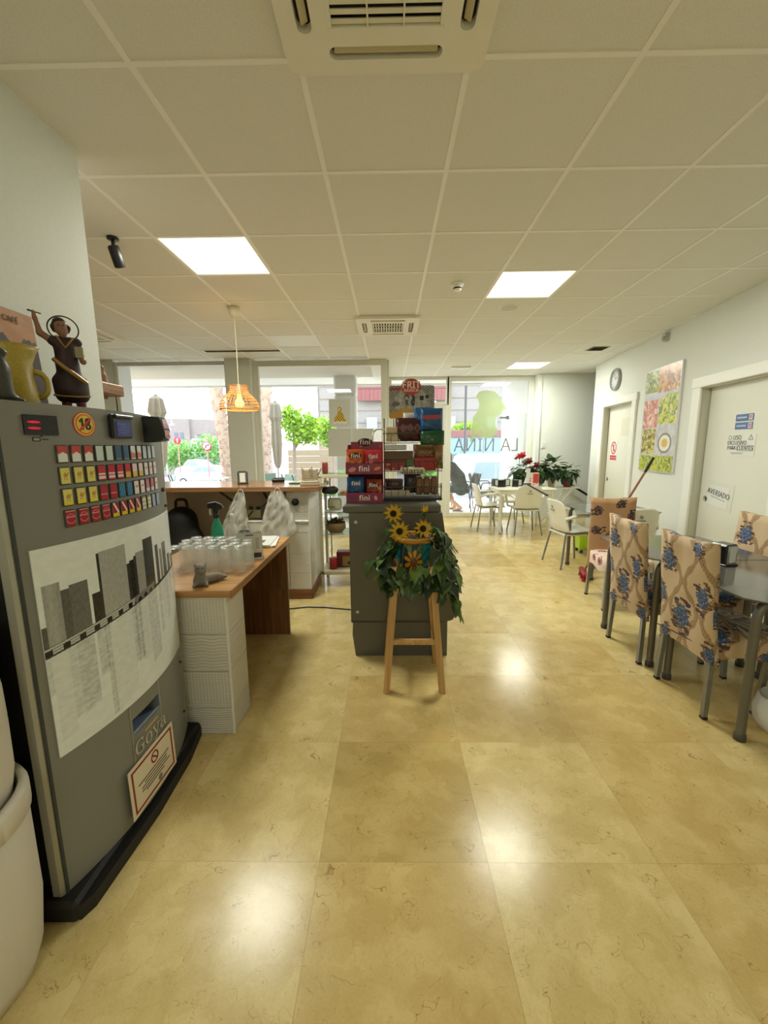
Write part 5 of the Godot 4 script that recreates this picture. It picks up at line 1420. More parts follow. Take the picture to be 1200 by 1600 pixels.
# ---------------------------------------------------------------- the desk with glasses
func relief_tile(key: String, kind: int) -> StandardMaterial3D:
	if mats.has(key): return mats[key]
	var im := Image.create(128, 128, false, Image.FORMAT_L8)
	for y in 128:
		for x in 128:
			var v := 0.5
			if kind == 0: v = 0.5 + 0.5 * cos(TAU * (x + y) / 16.0) * cos(TAU * (x - y) / 16.0)
			else: v = 0.5 + 0.5 * cos(TAU * (y + 2.0 * sin(x * 0.12)) / 11.0)
			im.set_pixel(x, y, Color(v, v, v))
	var m := mat(key, c8(216, 212, 200), 0.3)
	m.heightmap_enabled = true
	m.heightmap_texture = ImageTexture.create_from_image(im)
	m.heightmap_scale = 0.25
	return m
func tiles(o: Node3D, origin: Vector3, ux: Vector3, w: float, h0: float, h1: float, th: float, tw: float) -> void:
	# ceramic tiles on an upright face; ux runs along it, the outside lies on ux cross up
	var n := ux.cross(Vector3.UP)
	var b := Basis(ux, Vector3.UP, n)
	var cols := int(ceil(w / tw - 0.01))
	var rows := int(ceil((h1 - h0) / th - 0.01))
	for r in rows:
		var y1 := h1 - r * th
		var y0 := maxf(h0, y1 - th)
		for c in cols:
			var x0 := c * tw
			var x1 := minf(w, x0 + tw)
			bx("tile", origin + ux * (x0 + x1) / 2 + Vector3.UP * (y0 + y1) / 2 + n * 0.004, Vector3(x1 - x0 - 0.003, y1 - y0 - 0.003, 0.008), relief_tile("tile_relief_%d" % ((r + c) % 2), (r + c) % 2), o, 0.0, b)
func tumbler(label: String, at: Vector3, h: float, r: float, group: String) -> Node3D:
	# standing upside down
	var o := thing("drinking_glass", label, "glass", at, 0.0, group)
	var g := glassmat("tumbler_wall", c8(240, 246, 244), 0.2, 0.03)
	lt("tumbler", [Vector2(r, 0.0), Vector2(r, h * 0.5), Vector2(r * 0.95, h - 0.004), Vector2(r * 0.9, h), Vector2(0, h)], g, o, Vector3.ZERO, 24)
	var b := mat("tumbler_base", Color(0.97, 0.985, 0.98, 0.02), 0.02)
	b.refraction_enabled = true; b.refraction_scale = 0.05
	lt("thick_base", [Vector2(0, h - 0.013), Vector2(r * 0.88, h - 0.013), Vector2(r * 0.88, h - 0.002), Vector2(0, h - 0.002)], b, o, Vector3.ZERO, 24)
	lt("rim_ring", [Vector2(r - 0.002, 0.0), Vector2(r + 0.0006, 0.0), Vector2(r + 0.0006, 0.003), Vector2(r - 0.002, 0.003)], b, o, Vector3.ZERO, 24)
	return o
func build_counter() -> void:
	var o := thing("wooden_desk", "wooden counter desk on a white tiled post beside the vending machine", "desk")
	var top := woodmat("desk_oak", c8(192, 146, 90), c8(166, 120, 68), 0.3)
	var side := woodmat("desk_panel", c8(132, 90, 50), c8(104, 68, 36), 0.45, 1)
	bx("desk_top", Vector3(-1.09, 0.768, -2.48), Vector3(0.64, 0.036, 1.2), top, o, 0.004)
	bx("top_edging", Vector3(-0.768, 0.768, -2.48), Vector3(0.008, 0.04, 1.204), woodmat("desk_edge", c8(180, 134, 82), c8(148, 106, 62), 0.4), o, 0.002)
	bx("end_panel", Vector3(-1.01, 0.375, -3.06), Vector3(0.43, 0.75, 0.03), side, o, 0.002)
	bx("inner_panel", Vector3(-1.23, 0.375, -2.6), Vector3(0.03, 0.75, 0.9), side, o, 0.002)
	var post := bx("post_core", Vector3(-0.95, 0.375, -2.03), Vector3(0.265, 0.75, 0.23), mat("grout_grey", c8(186, 182, 170), 0.8), o)
	var ts := Node3D.new()
	ts.name = "post_tiling"
	o.add_child(ts)
	tiles(ts, Vector3(-1.0825, 0, -1.915), Vector3(1, 0, 0), 0.265, 0.0, 0.75, 0.2, 0.28)
	tiles(ts, Vector3(-0.8175, 0, -1.915), Vector3(0, 0, -1), 0.23, 0.0, 0.75, 0.2, 0.28)
	bx("corner_trim", Vector3(-0.812, 0.375, -1.91), Vector3(0.014, 0.75, 0.014), mat("trim_white", c8(228, 226, 216), 0.35), o, 0.004)
	# tumblers, upside down in rows
	var gi := 0
	for r in 4:
		for k in 6:
			var x := -1.2 + 0.072 * k + (0.02 if r % 2 else 0.0)
			if r == 3 and k > 3: continue
			tumbler("upturned glass, %s from the machine in the %s" % [["first", "second", "third", "fourth", "fifth", "sixth"][k], ["front row of glasses behind the seal figurine", "second row of glasses on the desk", "third row of glasses on the desk", "back row of glasses by the spray bottle"][r]], Vector3(x, 0.786, -2.205 - 0.075 * r), 0.145, 0.0325, "upturned glasses on the desk")
	# spray bottle
	var sp := thing("spray_bottle", "green spray bottle with a black trigger behind the glasses", "spray bottle", Vector3(-1.13, 0.786, -2.62), 0.2)
	var gm := mat("spray_green", c8(24, 150, 116), 0.3)
	lt("bottle", [Vector2(0, 0), Vector2(0.036, 0), Vector2(0.04, 0.01), Vector2(0.04, 0.13), Vector2(0.034, 0.17), Vector2(0.018, 0.215), Vector2(0.015, 0.235), Vector2(0, 0.235)], gm, sp, Vector3.ZERO, 20, 1.0, 0.75)
	var bk := mat("black_plastic", c8(22, 22, 24))
	lt("collar", [Vector2(0, 0.23), Vector2(0.019, 0.23), Vector2(0.019, 0.262), Vector2(0, 0.262)], bk, sp, Vector3.ZERO, 14)
	var st := ST()
	prism(st, PackedVector2Array([Vector2(-0.05, 0.3), Vector2(-0.046, 0.328), Vector2(0.0, 0.336), Vector2(0.036, 0.318), Vector2(0.048, 0.295), Vector2(0.016, 0.282), Vector2(0.014, 0.258), Vector2(-0.014, 0.258), Vector2(-0.018, 0.29)]), -0.014, 0.014)
	part("trigger_head", st, bk, sp)
	tb("trigger", [Vector3(-0.03, 0.298, 0), Vector3(-0.038, 0.275, 0), Vector3(-0.034, 0.25, 0)], 0.006, mat("trigger_white", c8(210, 206, 196), 0.5), sp, 6)
	# sanitiser
	var sa := thing("pump_bottle", "clear sanitiser bottle with a white cap behind the glasses", "bottle", Vector3(-1.0, 0.786, -2.55))
	var cl := glassmat("bottle_clear", c8(224, 222, 210), 0.55, 0.15)
	lt("bottle", [Vector2(0, 0), Vector2(0.03, 0), Vector2(0.033, 0.01), Vector2(0.033, 0.15), Vector2(0.026, 0.185), Vector2(0.013, 0.2), Vector2(0.012, 0.215), Vector2(0, 0.215)], cl, sa, Vector3.ZERO, 20)
	lt("label_band", [Vector2(0.0334, 0.05), Vector2(0.0336, 0.05), Vector2(0.0336, 0.13), Vector2(0.0334, 0.13)], mat("label_cream", c8(196, 190, 176), 0.6), sa, Vector3.ZERO, 20)
	pr("label_mark", ellipse(0.012, 0.012, 16), 0.001, mat("ink_grey", c8(90, 92, 96)), sa, T(Vector3(0.012, 0.1, 0.0322), RY(0.35)))
	lt("cap", [Vector2(0, 0.21), Vector2(0.014, 0.21), Vector2(0.013, 0.25), Vector2(0.008, 0.27), Vector2(0, 0.272)], mat("cap_white", c8(220, 220, 214), 0.4), sa, Vector3.ZERO, 14)
	var dk := thing("pen_cup", "small black cup standing between the sanitiser and the calendar", "cup", Vector3(-0.975, 0.786, -2.68))
	lt("cup", [Vector2(0, 0), Vector2(0.03, 0), Vector2(0.034, 0.13), Vector2(0.03, 0.13), Vector2(0.026, 0.01), Vector2(0, 0.01)], bk, dk, Vector3.ZERO, 18)
	# desk calendar, a folded card standing
	var ca := thing("desk_calendar", "grey desk calendar standing at the end of the glasses", "calendar", Vector3(-0.86, 0.786, -2.44), 0.28)
	var im := Image.create(128, 150, false, Image.FORMAT_RGB8)
	im.fill(c8(206, 202, 188))
	for c in 4:
		for r in 6:
			im.fill_rect(Rect2i(10 + c * 28, 34 + r * 10, 18, 3), c8(96, 94, 92))
	im.fill_rect(Rect2i(44, 12, 40, 8), c8(110, 106, 98))
	im.fill_rect(Rect2i(6, 108, 70, 30), c8(190, 196, 172))
	im.fill_rect(Rect2i(84, 112, 38, 26), c8(70, 52, 66))
	var cp := pr("front_card", rrect(0.15, 0.17, 0.002, 1), 0.002, texmat("calendar_print", im, 0.7), ca, T(Vector3(0, 0.083, 0.0), RX(-0.22)))
	pr("back_card", rrect(0.15, 0.17, 0.002, 1), 0.002, mat("card_grey", c8(190, 186, 174), 0.7), ca, T(Vector3(0, 0.083, -0.045), RX(0.22)))
	for i in 12: tb("spiral_ring", [Vector3(-0.066 + 0.012 * i, 0.16, -0.012), Vector3(-0.066 + 0.012 * i, 0.174, -0.022), Vector3(-0.066 + 0.012 * i, 0.16, -0.034)], 0.0015, mats["dark_grey"], ca, 5)
	# newspaper
	var np := thing("newspaper", "folded newspaper lying at the far end of the wooden desk", "newspaper", Vector3(-0.93, 0.787, -2.86), 0.12)
	for e in [[0.0, 0.004, 0.0, c8(206, 204, 196)], [0.012, 0.011, 0.05, c8(216, 213, 206)], [-0.01, 0.018, -0.04, c8(198, 198, 192)]]:
		bx("page_fold", Vector3(e[0], e[1], 0), Vector3(0.22, 0.006, 0.3), mat("news_%d" % int(e[1] * 1000), e[3], 0.8), np, 0.002, RY(e[2]))
	bx("printed_photo", Vector3(-0.02, 0.0215, 0.03), Vector3(0.12, 0.001, 0.08), mat("news_photo", c8(96, 98, 102), 0.7), np, 0.0, RY(-0.04))
	# seal figurine
	var se := thing("seal_figurine", "small grey stone seal figurine on the corner of the desk", "figurine", Vector3(-0.935, 0.786, -1.985), 0.35)
	st = ST()
	blob(st, [[Vector3(-0.025, 0.03, 0.02), Vector3(-0.02, 0.06, 0.022), 0.03, 0.024], [Vector3(-0.018, 0.086, 0.026), Vector3(-0.015, 0.09, 0.032), 0.026, 0.024], [Vector3(-0.04, 0.106, 0.02), Vector3(-0.042, 0.112, 0.02), 0.007, 0.005], [Vector3(0.005, 0.108, 0.024), Vector3(0.007, 0.114, 0.024), 0.007, 0.005], [Vector3(-0.012, 0.082, 0.052), Vector3(-0.01, 0.08, 0.058), 0.012, 0.01], [Vector3(-0.02, 0.028, 0.01), Vector3(0.05, 0.024, -0.03), 0.028, 0.022], [Vector3(0.05, 0.024, -0.03), Vector3(0.085, 0.016, -0.05), 0.02, 0.01], [Vector3(0.08, 0.014, -0.05), Vector3(0.1, 0.02, -0.03), 0.009, 0.006], [Vector3(-0.04, 0.016, 0.03), Vector3(-0.05, 0.01, 0.055), 0.012, 0.008], [Vector3(0.0, 0.016, 0.03), Vector3(0.012, 0.01, 0.056), 0.012, 0.008]], 0.005, 0.012)
	part("body", st, speckle("stone_grey", c8(150, 142, 126), c8(96, 90, 80), 0.8, 0.15, 14.0), se)
	for x in [-0.026, -0.004]: bx("eye", Vector3(x, 0.098, 0.055), Vector3(0.005, 0.005, 0.005), bk, se)

# ---------------------------------------------------------------- the bar
func bag(label: String, at: Vector3, w0: float, w1: float, h: float, skew: float, group: String, sd: int) -> void:
	var o := thing("plastic_bag", label, "plastic bag", at, 0.0, group)
	var m := glassmat("bag_plastic", c8(226, 222, 210), 0.62, 0.3)
	m.backlight_enabled = true; m.backlight = Color(0.4, 0.4, 0.38)
	var n := noise(sd, 6.0)
	var st := ST()
	st.set_smooth_group(1)
	var P := func(i: int, j: int, s: float) -> Vector3:
		var v := i / 14.0
		var u := j / 14.0 - 0.5
		var w := lerpf(w0, w1, pow(v, 0.8))
		var crease := 0.022 * sin(u * 26.0 + sd) * v + 0.03 * n.get_noise_2d(u * 2.0, v * 2.0)
		return Vector3(u * w + skew * v, -h * v - 0.03 * v * sin((u + 0.5) * 5.0 + sd), s * (0.012 + 0.05 * v * (1.0 - 4.0 * u * u)) + crease)
	for s in [1.0, -1.0]:
		for i in 14:
			for j in 14:
				if s > 0: quad(st, P.call(i + 1, j, s), P.call(i + 1, j + 1, s), P.call(i, j + 1, s), P.call(i, j, s))
				else: quad(st, P.call(i, j, s), P.call(i, j + 1, s), P.call(i + 1, j + 1, s), P.call(i + 1, j, s))
	part("bag_body", st, m, o)
	tb("handle_loop", bent([Vector3(-0.03, -0.03, 0), Vector3(-0.01, 0.03, 0), Vector3(0.02, 0.03, 0), Vector3(0.04, -0.03, 0)], 0.015), 0.004, m, o, 6)
func napkin_box(label: String, at: Vector3, turn: float, group := "", white_top := false) -> Node3D:
	var o := thing("napkin_dispenser", label, "napkin dispenser", at, turn, group)
	var bk := mat("dispenser_black", c8(20, 20, 22), 0.25)
	bx("housing", Vector3(0, 0.065, 0), Vector3(0.095, 0.125, 0.1), bk, o, 0.01)
	bx("base", Vector3(0, 0.005, 0), Vector3(0.105, 0.01, 0.11), bk, o, 0.003)
	for s in [1.0, -1.0]:
		bx("chrome_face", Vector3(0, 0.065, s * 0.05), Vector3(0.08, 0.108, 0.004), mat("dispenser_chrome", c8(170, 170, 166), 0.2, 0.9), o, 0.004)
		bx("napkins", Vector3(0, 0.065, s * 0.0515), Vector3(0.052, 0.09, 0.004), mat("napkin_white", c8(232, 230, 222), 0.9), o, 0.001)
	return o
func build_bar() -> void:
	var o := thing("bar_counter", "long wooden topped bar with white tiled end facing the windows", "bar counter")
	var top := woodmat("bar_wood", c8(164, 122, 82), c8(134, 94, 60), 0.16)
	var brown := woodmat("bar_brown", c8(138, 90, 52), c8(110, 68, 36), 0.5)
	bx("bar_top", Vector3(-2.03, 1.083, -4.1), Vector3(2.74, 0.045, 0.7), top, o, 0.005)
	var dark := mat("bar_back", c8(180, 164, 146), 0.8)
	bx("back_wall", Vector3(-2.2, 0.53, -4.3), Vector3(2.4, 1.06, 0.12), dark, o)
	bx("pier_core", Vector3(-0.87, 0.53, -4.11), Vector3(0.2, 1.06, 0.58), mat("grout_grey", c8(186, 182, 170)), o)
	bx("low_block", Vector3(-1.16, 0.385, -4.02), Vector3(0.4, 0.77, 0.42), mats["grout_grey"], o)
	var ts := Node3D.new()
	ts.name = "bar_tiling"
	o.add_child(ts)
	tiles(ts, Vector3(-1.36, 0, -3.81), Vector3(1, 0, 0), 0.39, 0.1, 0.76, 0.2, 0.3)
	tiles(ts, Vector3(-0.97, 0, -3.82), Vector3(1, 0, 0), 0.2, 0.1, 1.06, 0.2, 0.3)
	tiles(ts, Vector3(-0.77, 0, -3.82), Vector3(0, 0, -1), 0.58, 0.1, 1.06, 0.2, 0.3)
	bx("ledge", Vector3(-1.065, 0.772, -3.815), Vector3(0.6, 0.018, 0.03), mats["trim_white"], o, 0.004)
	bx("corner_trim", Vector3(-0.765, 0.58, -3.815), Vector3(0.014, 0.96, 0.014), mats["trim_white"], o, 0.004)
	bx("skirting", Vector3(-1.06, 0.05, -3.815), Vector3(0.6, 0.1, 0.02), brown, o, 0.003)
	bx("skirting", Vector3(-0.763, 0.05, -4.11), Vector3(0.02, 0.1, 0.6), brown, o, 0.003)
	for e in [[-1.62, 0.5], [-1.2, -0.4]]:
		tb("bracket", [Vector3(e[0], 1.06, -3.85), Vector3(e[0] + 0.1 * e[1], 0.86, -4.24)], 0.012, mat("dark_grey", c8(60, 60, 58)), o, 6)
	var sk := bx("socket_box", Vector3(-1.32, 0.825, -3.95), Vector3(0.14, 0.085, 0.05), mat("socket_cream", c8(196, 188, 140), 0.5), o, 0.006)
	for x in [-0.035, 0.035]: lt("plug", [Vector2(0, 0), Vector2(0.02, 0), Vector2(0.02, 0.025), Vector2(0, 0.03)], mats["dark_grey"], sk, Vector3(x, 0.042, 0), 12)
	lt("door_bell", [Vector2(0, 0), Vector2(0.034, 0), Vector2(0.034, 0.02), Vector2(0.02, 0.03), Vector2(0, 0.03)], mats["black_plastic"], o, Vector3(-0.885, 0.955, -3.812), 18, 1, 1, RX(PI / 2))
	tb("wire", [Vector3(-1.02, 1.06, -3.86), Vector3(-1.12, 0.98, -3.87), Vector3(-1.28, 0.87, -3.93)], 0.005, mats["dark_grey"], o, 6)
	tb("wire", [Vector3(-1.33, 0.86, -3.93), Vector3(-1.5, 0.62, -3.8), Vector3(-1.55, 0.3, -3.82), Vector3(-1.5, 0.02, -3.85)], 0.006, mats["black_plastic"], o, 6)
	bag("slim white plastic bag hung from the middle of the bar edge", Vector3(-1.37, 1.06, -3.72), 0.05, 0.3, 0.42, -0.08, "plastic bags hung on the bar", 2)
	bag("wide crumpled white plastic bag hung near the tiled end of the bar", Vector3(-1.03, 1.07, -3.72), 0.1, 0.36, 0.4, 0.0, "plastic bags hung on the bar", 5)
	napkin_box("black napkin dispenser standing on the bar top by the pillar", Vector3(-1.47, 1.106, -4.1), 0.25)
	var cr := thing("card_reader", "black card payment terminal lying on the bar top", "card reader", Vector3(-1.17, 1.106, -4.3), 0.3)
	bx("body", Vector3(0, 0.022, 0), Vector3(0.13, 0.04, 0.1), mats["black_plastic"], cr, 0.01, RX(0.15))
	bx("screen_glass", Vector3(0, 0.043, -0.012), Vector3(0.08, 0.004, 0.04), mat("screen_off", c8(120, 128, 120), 0.2), cr, 0.0, RX(0.15))
	for i in 6: bx("key", Vector3(-0.03 + 0.03 * (i % 3), 0.042, 0.022 + 0.016 * (i / 3)), Vector3(0.018, 0.006, 0.01), mat("dark_grey", c8(60, 60, 58)), cr, 0.002, RX(0.15))
	var ph := thing("mobile_phone", "dark phone lying flat on the bar top near the organiser", "phone", Vector3(-0.94, 1.106, -4.05), -0.2)
	bx("body", Vector3(0, 0.006, 0), Vector3(0.1, 0.01, 0.07), mat("phone_grey", c8(70, 74, 78), 0.2), ph, 0.003)
	bx("screen_glass", Vector3(0, 0.0116, 0), Vector3(0.092, 0.001, 0.062), mat("phone_screen", c8(38, 42, 48), 0.08), ph)
	# organiser with pens on a stack of trays
	var og := thing("desk_organiser", "beige wicker organiser with pens on the tiled bar end", "organiser", Vector3(-0.76, 1.106, -3.93), 0.05)
	var wk := mat("wicker", c8(168, 152, 122), 0.8)
	bx("tray", Vector3(0, 0.012, 0.02), Vector3(0.17, 0.022, 0.16), wk, og, 0.004)
	bx("tray", Vector3(0, 0.036, 0.01), Vector3(0.16, 0.018, 0.14), mat("tray_pale", c8(196, 186, 164), 0.8), og, 0.004)
	for i in 6: bx("slat", Vector3(0, 0.056 + i * 0.016, 0.04), Vector3(0.14, 0.011, 0.012), wk, og, 0.002)
	for i in 6: bx("slat", Vector3(0, 0.056 + i * 0.016, -0.04), Vector3(0.14, 0.011, 0.012), wk, og, 0.002)
	for x in [-0.068, 0.0, 0.068]: bx("upright", Vector3(x, 0.098, 0), Vector3(0.01, 0.11, 0.092), wk, og, 0.002)
	for e in [[-0.04, -0.3, c8(150, 110, 90)], [-0.02, 0.15, c8(206, 200, 188)], [0.05, 0.5, c8(60, 60, 96)], [0.03, -0.1, c8(90, 80, 70)]]:
		var pen := thing("pen", "%s pen standing in the wicker organiser" % {0.5: "dark blue", 0.15: "white", -0.3: "brown", -0.1: "dark grey"}[e[1]], "pen", Vector3(-0.76 + e[0], 1.15, -3.93), 0.0, "pens in the organiser")
		tb("barrel", [Vector3(0, 0, 0), Vector3(sin(e[1]) * 0.13, cos(e[1]) * 0.13, 0)], 0.0045, mat("pen_%s" % (e[2] as Color).to_html(), e[2], 0.4), pen, 6)
	# something black kept under the bar
	var bb := thing("black_backpack", "black bag standing in the dark under the bar behind the machine", "bag", Vector3(-2.05, 0, -3.95))
	var st := ST()
	blob(st, [[Vector3(0, 0.2, 0), Vector3(0, 0.75, 0), 0.17, 0.15], [Vector3(0.14, 0.6, 0.02), Vector3(0.14, 0.25, 0.02), 0.07, 0.09], [Vector3(-0.1, 0.5, 0.08), Vector3(0.08, 0.5, 0.1), 0.08, 0.08]], 0.02, 0.06)
	part("bag_body", st, mat("bag_black", c8(18, 18, 18), 0.7), bb)
	tb("handle_loop", bent([Vector3(-0.05, 0.86, 0), Vector3(-0.04, 0.97, 0), Vector3(0.06, 0.97, 0), Vector3(0.07, 0.86, 0)], 0.03), 0.014, mats["bag_black"], bb)
	# power lead on the floor
	var lead := thing("power_lead", "black power lead lying on the marble between desk and cooler", "cable", Vector3.ZERO)
	tb("cable", [Vector3(-1.5, 0.006, -3.55), Vector3(-1.1, 0.006, -3.5), Vector3(-0.906, 0.006, -3.552), Vector3(-0.767, 0.006, -3.59), Vector3(-0.6, 0.006, -3.58), Vector3(-0.375, 0.006, -3.53), Vector3(-0.2, 0.006, -3.5)], 0.006, mats["black_plastic"], lead, 6)

# ---------------------------------------------------------------- glass shelf unit
func build_glass_shelf() -> void:
	var o := thing("shelf_unit", "pale wooden display unit with glass shelves beside the grey cooler", "shelf unit", Vector3(-0.45, 0, -4.32))
	var wd := mat("unit_cream", c8(206, 198, 168), 0.5)
	for x in [-0.255, 0.255]:
		for z in [-0.165, 0.165]: bx("upright", Vector3(x, 0.585, z), Vector3(0.03, 1.17, 0.03), wd, o, 0.003)
	bx("top_frame", Vector3(0, 1.17, 0.165), Vector3(0.54, 0.032, 0.03), wd, o, 0.003)
	bx("top_frame", Vector3(0, 1.17, -0.165), Vector3(0.54, 0.032, 0.03), wd, o, 0.003)
	for x in [-0.255, 0.255]: bx("top_frame", Vector3(x, 1.17, 0), Vector3(0.03, 0.032, 0.3), wd, o, 0.003)
	bx("base_board", Vector3(0, 0.155, 0), Vector3(0.54, 0.04, 0.36), wd, o, 0.004)
	var gs := glassmat("shelf_glass", c8(160, 205, 185), 0.28, 0.03)
	for y in [0.97, 0.775, 0.565]: bx("glass_shelf", Vector3(0, y, 0), Vector3(0.52, 0.008, 0.35), gs, o, 0.001)
	bx("glass_top", Vector3(0, 1.188, 0), Vector3(0.52, 0.006, 0.34), gs, o)
	for x in [-0.2, 0.12]: tb("shelf_rod", [Vector3(x, 0.175, -0.15), Vector3(x, 1.155, -0.15)], 0.008, mat("chrome", c8(190, 190, 186)), o, 8)
	var P := Vector3(-0.45, 0, -4.32)
	var can := thing("soda_can", "dark red can standing on top of the glass shelf unit", "can", P + Vector3(-0.22, 1.191, 0.03))
	lt("can_body", [Vector2(0, 0), Vector2(0.026, 0), Vector2(0.032, 0.008), Vector2(0.032, 0.105), Vector2(0.027, 0.118), Vector2(0, 0.116)], mat("can_red", c8(134, 58, 52), 0.35), can, Vector3.ZERO, 20)
	lt("can_lid", [Vector2(0.027, 0.117), Vector2(0.027, 0.119), Vector2(0, 0.118)], mat("chrome", c8(190, 190, 186)), can, Vector3.ZERO, 20)
	var dish := thing("glass_dish", "upturned green glass dish on top of the glass shelf unit", "dish", P + Vector3(-0.03, 1.191, 0.02))
	lt("dish", [Vector2(0.08, 0), Vector2(0.083, 0.004), Vector2(0.06, 0.03), Vector2(0.02, 0.042), Vector2(0, 0.042)], glassmat("dish_glass", c8(176, 206, 160), 0.5, 0.05), dish, Vector3.ZERO, 24)
	var hm := thing("dark_loaf", "dark rounded loaf lying on the top glass shelf", "loaf", P + Vector3(-0.17, 0.975, 0.06))
	var st := ST()
	blob(st, [[Vector3(-0.05, 0.04, 0), Vector3(0.04, 0.042, 0), 0.038, 0.042], [Vector3(0.04, 0.05, 0), Vector3(0.07, 0.05, 0), 0.03, 0.016]], 0.008, 0.02)
	part("loaf", st, speckle("loaf_dark", c8(46, 42, 40), c8(28, 26, 26), 0.5, 0.2, 10.0), hm)
	var tr := thing("pastry_tray", "tray of golden pastries with a black handle on the top glass shelf", "tray", P + Vector3(0.03, 0.975, 0.06))
	bx("tray_plate", Vector3(0, 0.006, 0), Vector3(0.22, 0.01, 0.18), mat("tray_brown", c8(120, 92, 60), 0.5), tr, 0.003)
	for i in 5:
		st = ST()
		blob(st, [[Vector3(-0.08 + 0.04 * i, 0.024, 0.03), Vector3(-0.06 + 0.04 * i, 0.026, -0.04), 0.016, 0.014]], 0.006, 0.01)
		part("pastry", st, mat("pastry_gold", c8(186, 134, 70), 0.6), tr)
	tb("handle", bent([Vector3(0.0, 0.02, 0.06), Vector3(0.0, 0.1, 0.06), Vector3(0.07, 0.1, 0.06), Vector3(0.07, 0.02, 0.06)], 0.015), 0.005, mats["black_plastic"], tr, 6)
	var bw := thing("paper_cone", "cream paper packet standing on a plate on the second glass shelf", "packet", P + Vector3(-0.13, 0.805, 0.03))
	bx("packet", Vector3(0, 0.065, 0), Vector3(0.15, 0.125, 0.05), mat("packet_cream", c8(206, 200, 168), 0.7), bw, 0.02, RX(-0.1))
	bx("print_line", Vector3(-0.02, 0.035, 0.03), Vector3(0.05, 0.01, 0.002), mat("ink_grey", c8(90, 92, 96)), bw)
	var pl := thing("plate_stack", "low white plate under the cream packet on the second shelf", "plate", P + Vector3(-0.13, 0.78, 0.03))
	lt("plate", [Vector2(0, 0), Vector2(0.08, 0), Vector2(0.115, 0.022), Vector2(0.108, 0.022), Vector2(0.078, 0.008), Vector2(0, 0.008)], mat("plate_white", c8(224, 222, 212), 0.25), pl, Vector3.ZERO, 28)
	var bs := thing("flower_basket", "round wicker basket of dried flowers on the third glass shelf", "basket", P + Vector3(-0.12, 0.571, 0.05))
	lt("basket", [Vector2(0, 0), Vector2(0.07, 0), Vector2(0.105, 0.04), Vector2(0.105, 0.08), Vector2(0.085, 0.105), Vector2(0.08, 0.1), Vector2(0.095, 0.06), Vector2(0.06, 0.012), Vector2(0, 0.012)], speckle("basket_straw", c8(160, 134, 82), c8(110, 88, 50), 0.9, 0.3, 12.0), bs, Vector3.ZERO, 24)
	st = ST()
	leaf_cloud(st, Vector3(0, 0.11, 0), Vector3(0.09, 0.035, 0.08), 260, 0.03, 61)
	part("dried_flowers", st, speckle("dried_brown", c8(96, 82, 50), c8(64, 46, 34), 0.9, 0.3, 16.0), bs).set_meta("kind", "stuff")
	var ro := thing("small_jar", "small straw coloured jar beside the flower basket", "jar", P + Vector3(0.06, 0.571, 0.03))
	lt("jar", [Vector2(0, 0), Vector2(0.03, 0), Vector2(0.035, 0.02), Vector2(0.03, 0.06), Vector2(0.02, 0.07), Vector2(0, 0.07)], mats["basket_straw"], ro, Vector3.ZERO, 16)
	var tin := thing("red_tin", "round red tin on the bottom board of the glass shelf unit", "tin", P + Vector3(-0.155, 0.176, 0.08))
	lt("tin_body", [Vector2(0, 0), Vector2(0.042, 0), Vector2(0.042, 0.11), Vector2(0, 0.11)], mat("tin_red", c8(160, 24, 34), 0.35), tin, Vector3.ZERO, 22)
	lt("tin_lid", [Vector2(0.044, 0.11), Vector2(0.044, 0.122), Vector2(0.04, 0.125), Vector2(0, 0.125)], mat("tin_lid", c8(180, 60, 66), 0.35), tin, Vector3.ZERO, 22)
	var gb := thing("gift_box", "dark red gift box with a gold window on the bottom board", "box", P + Vector3(0.0, 0.176, -0.02))
	bx("carton", Vector3(0, 0.085, 0), Vector3(0.25, 0.17, 0.12), mat("gift_red", c8(108, 24, 32), 0.5), gb, 0.004)
	bx("picture_panel", Vector3(0.0, 0.07, 0.0605), Vector3(0.12, 0.11, 0.002), mat("gift_gold", c8(150, 122, 74), 0.5), gb)
	pr("picture_mark", ellipse(0.025, 0.022, 14), 0.001, mats["black_plastic"], gb, T(Vector3(0.02, 0.05, 0.0617)))

# ---------------------------------------------------------------- cooler, sweets and snack rack
func pouch(st: SurfaceTool, w: float, h: float, d: float, crimp := 0.012) -> void:
	# a pillow bag standing on its lower seam
	var nx := 8
	var ny := 8
	var P := func(i: int, j: int, s: float) -> Vector3:
		var u := float(i) / nx * 2.0 - 1.0
		var v := float(j) / ny
		var b := (1.0 - pow(absf(u), 4.0)) * pow(sin(PI * clampf(v, 0.0, 1.0)), 0.5)
		return Vector3(u * w / 2, v * h, s * d / 2 * b + 0.004 * sin(u * 9.0 + v * 5.0) * b)
	st.set_smooth_group(1)
	for i in nx:
		for j in ny:
			var u0 := float(i) / nx
			var u1 := float(i + 1) / nx
			var v0 := 1.0 - float(j) / ny
			var v1 := 1.0 - float(j + 1) / ny
			quad(st, P.call(i, j, 1.0), P.call(i + 1, j, 1.0), P.call(i + 1, j + 1, 1.0), P.call(i, j + 1, 1.0), Vector2(u0, v0), Vector2(u1, v0), Vector2(u1, v1), Vector2(u0, v1))
			quad(st, P.call(i + 1, j, -1.0), P.call(i, j, -1.0), P.call(i, j + 1, -1.0), P.call(i + 1, j + 1, -1.0), Vector2(u1, v0), Vector2(u0, v0), Vector2(u0, v1), Vector2(u1, v1))
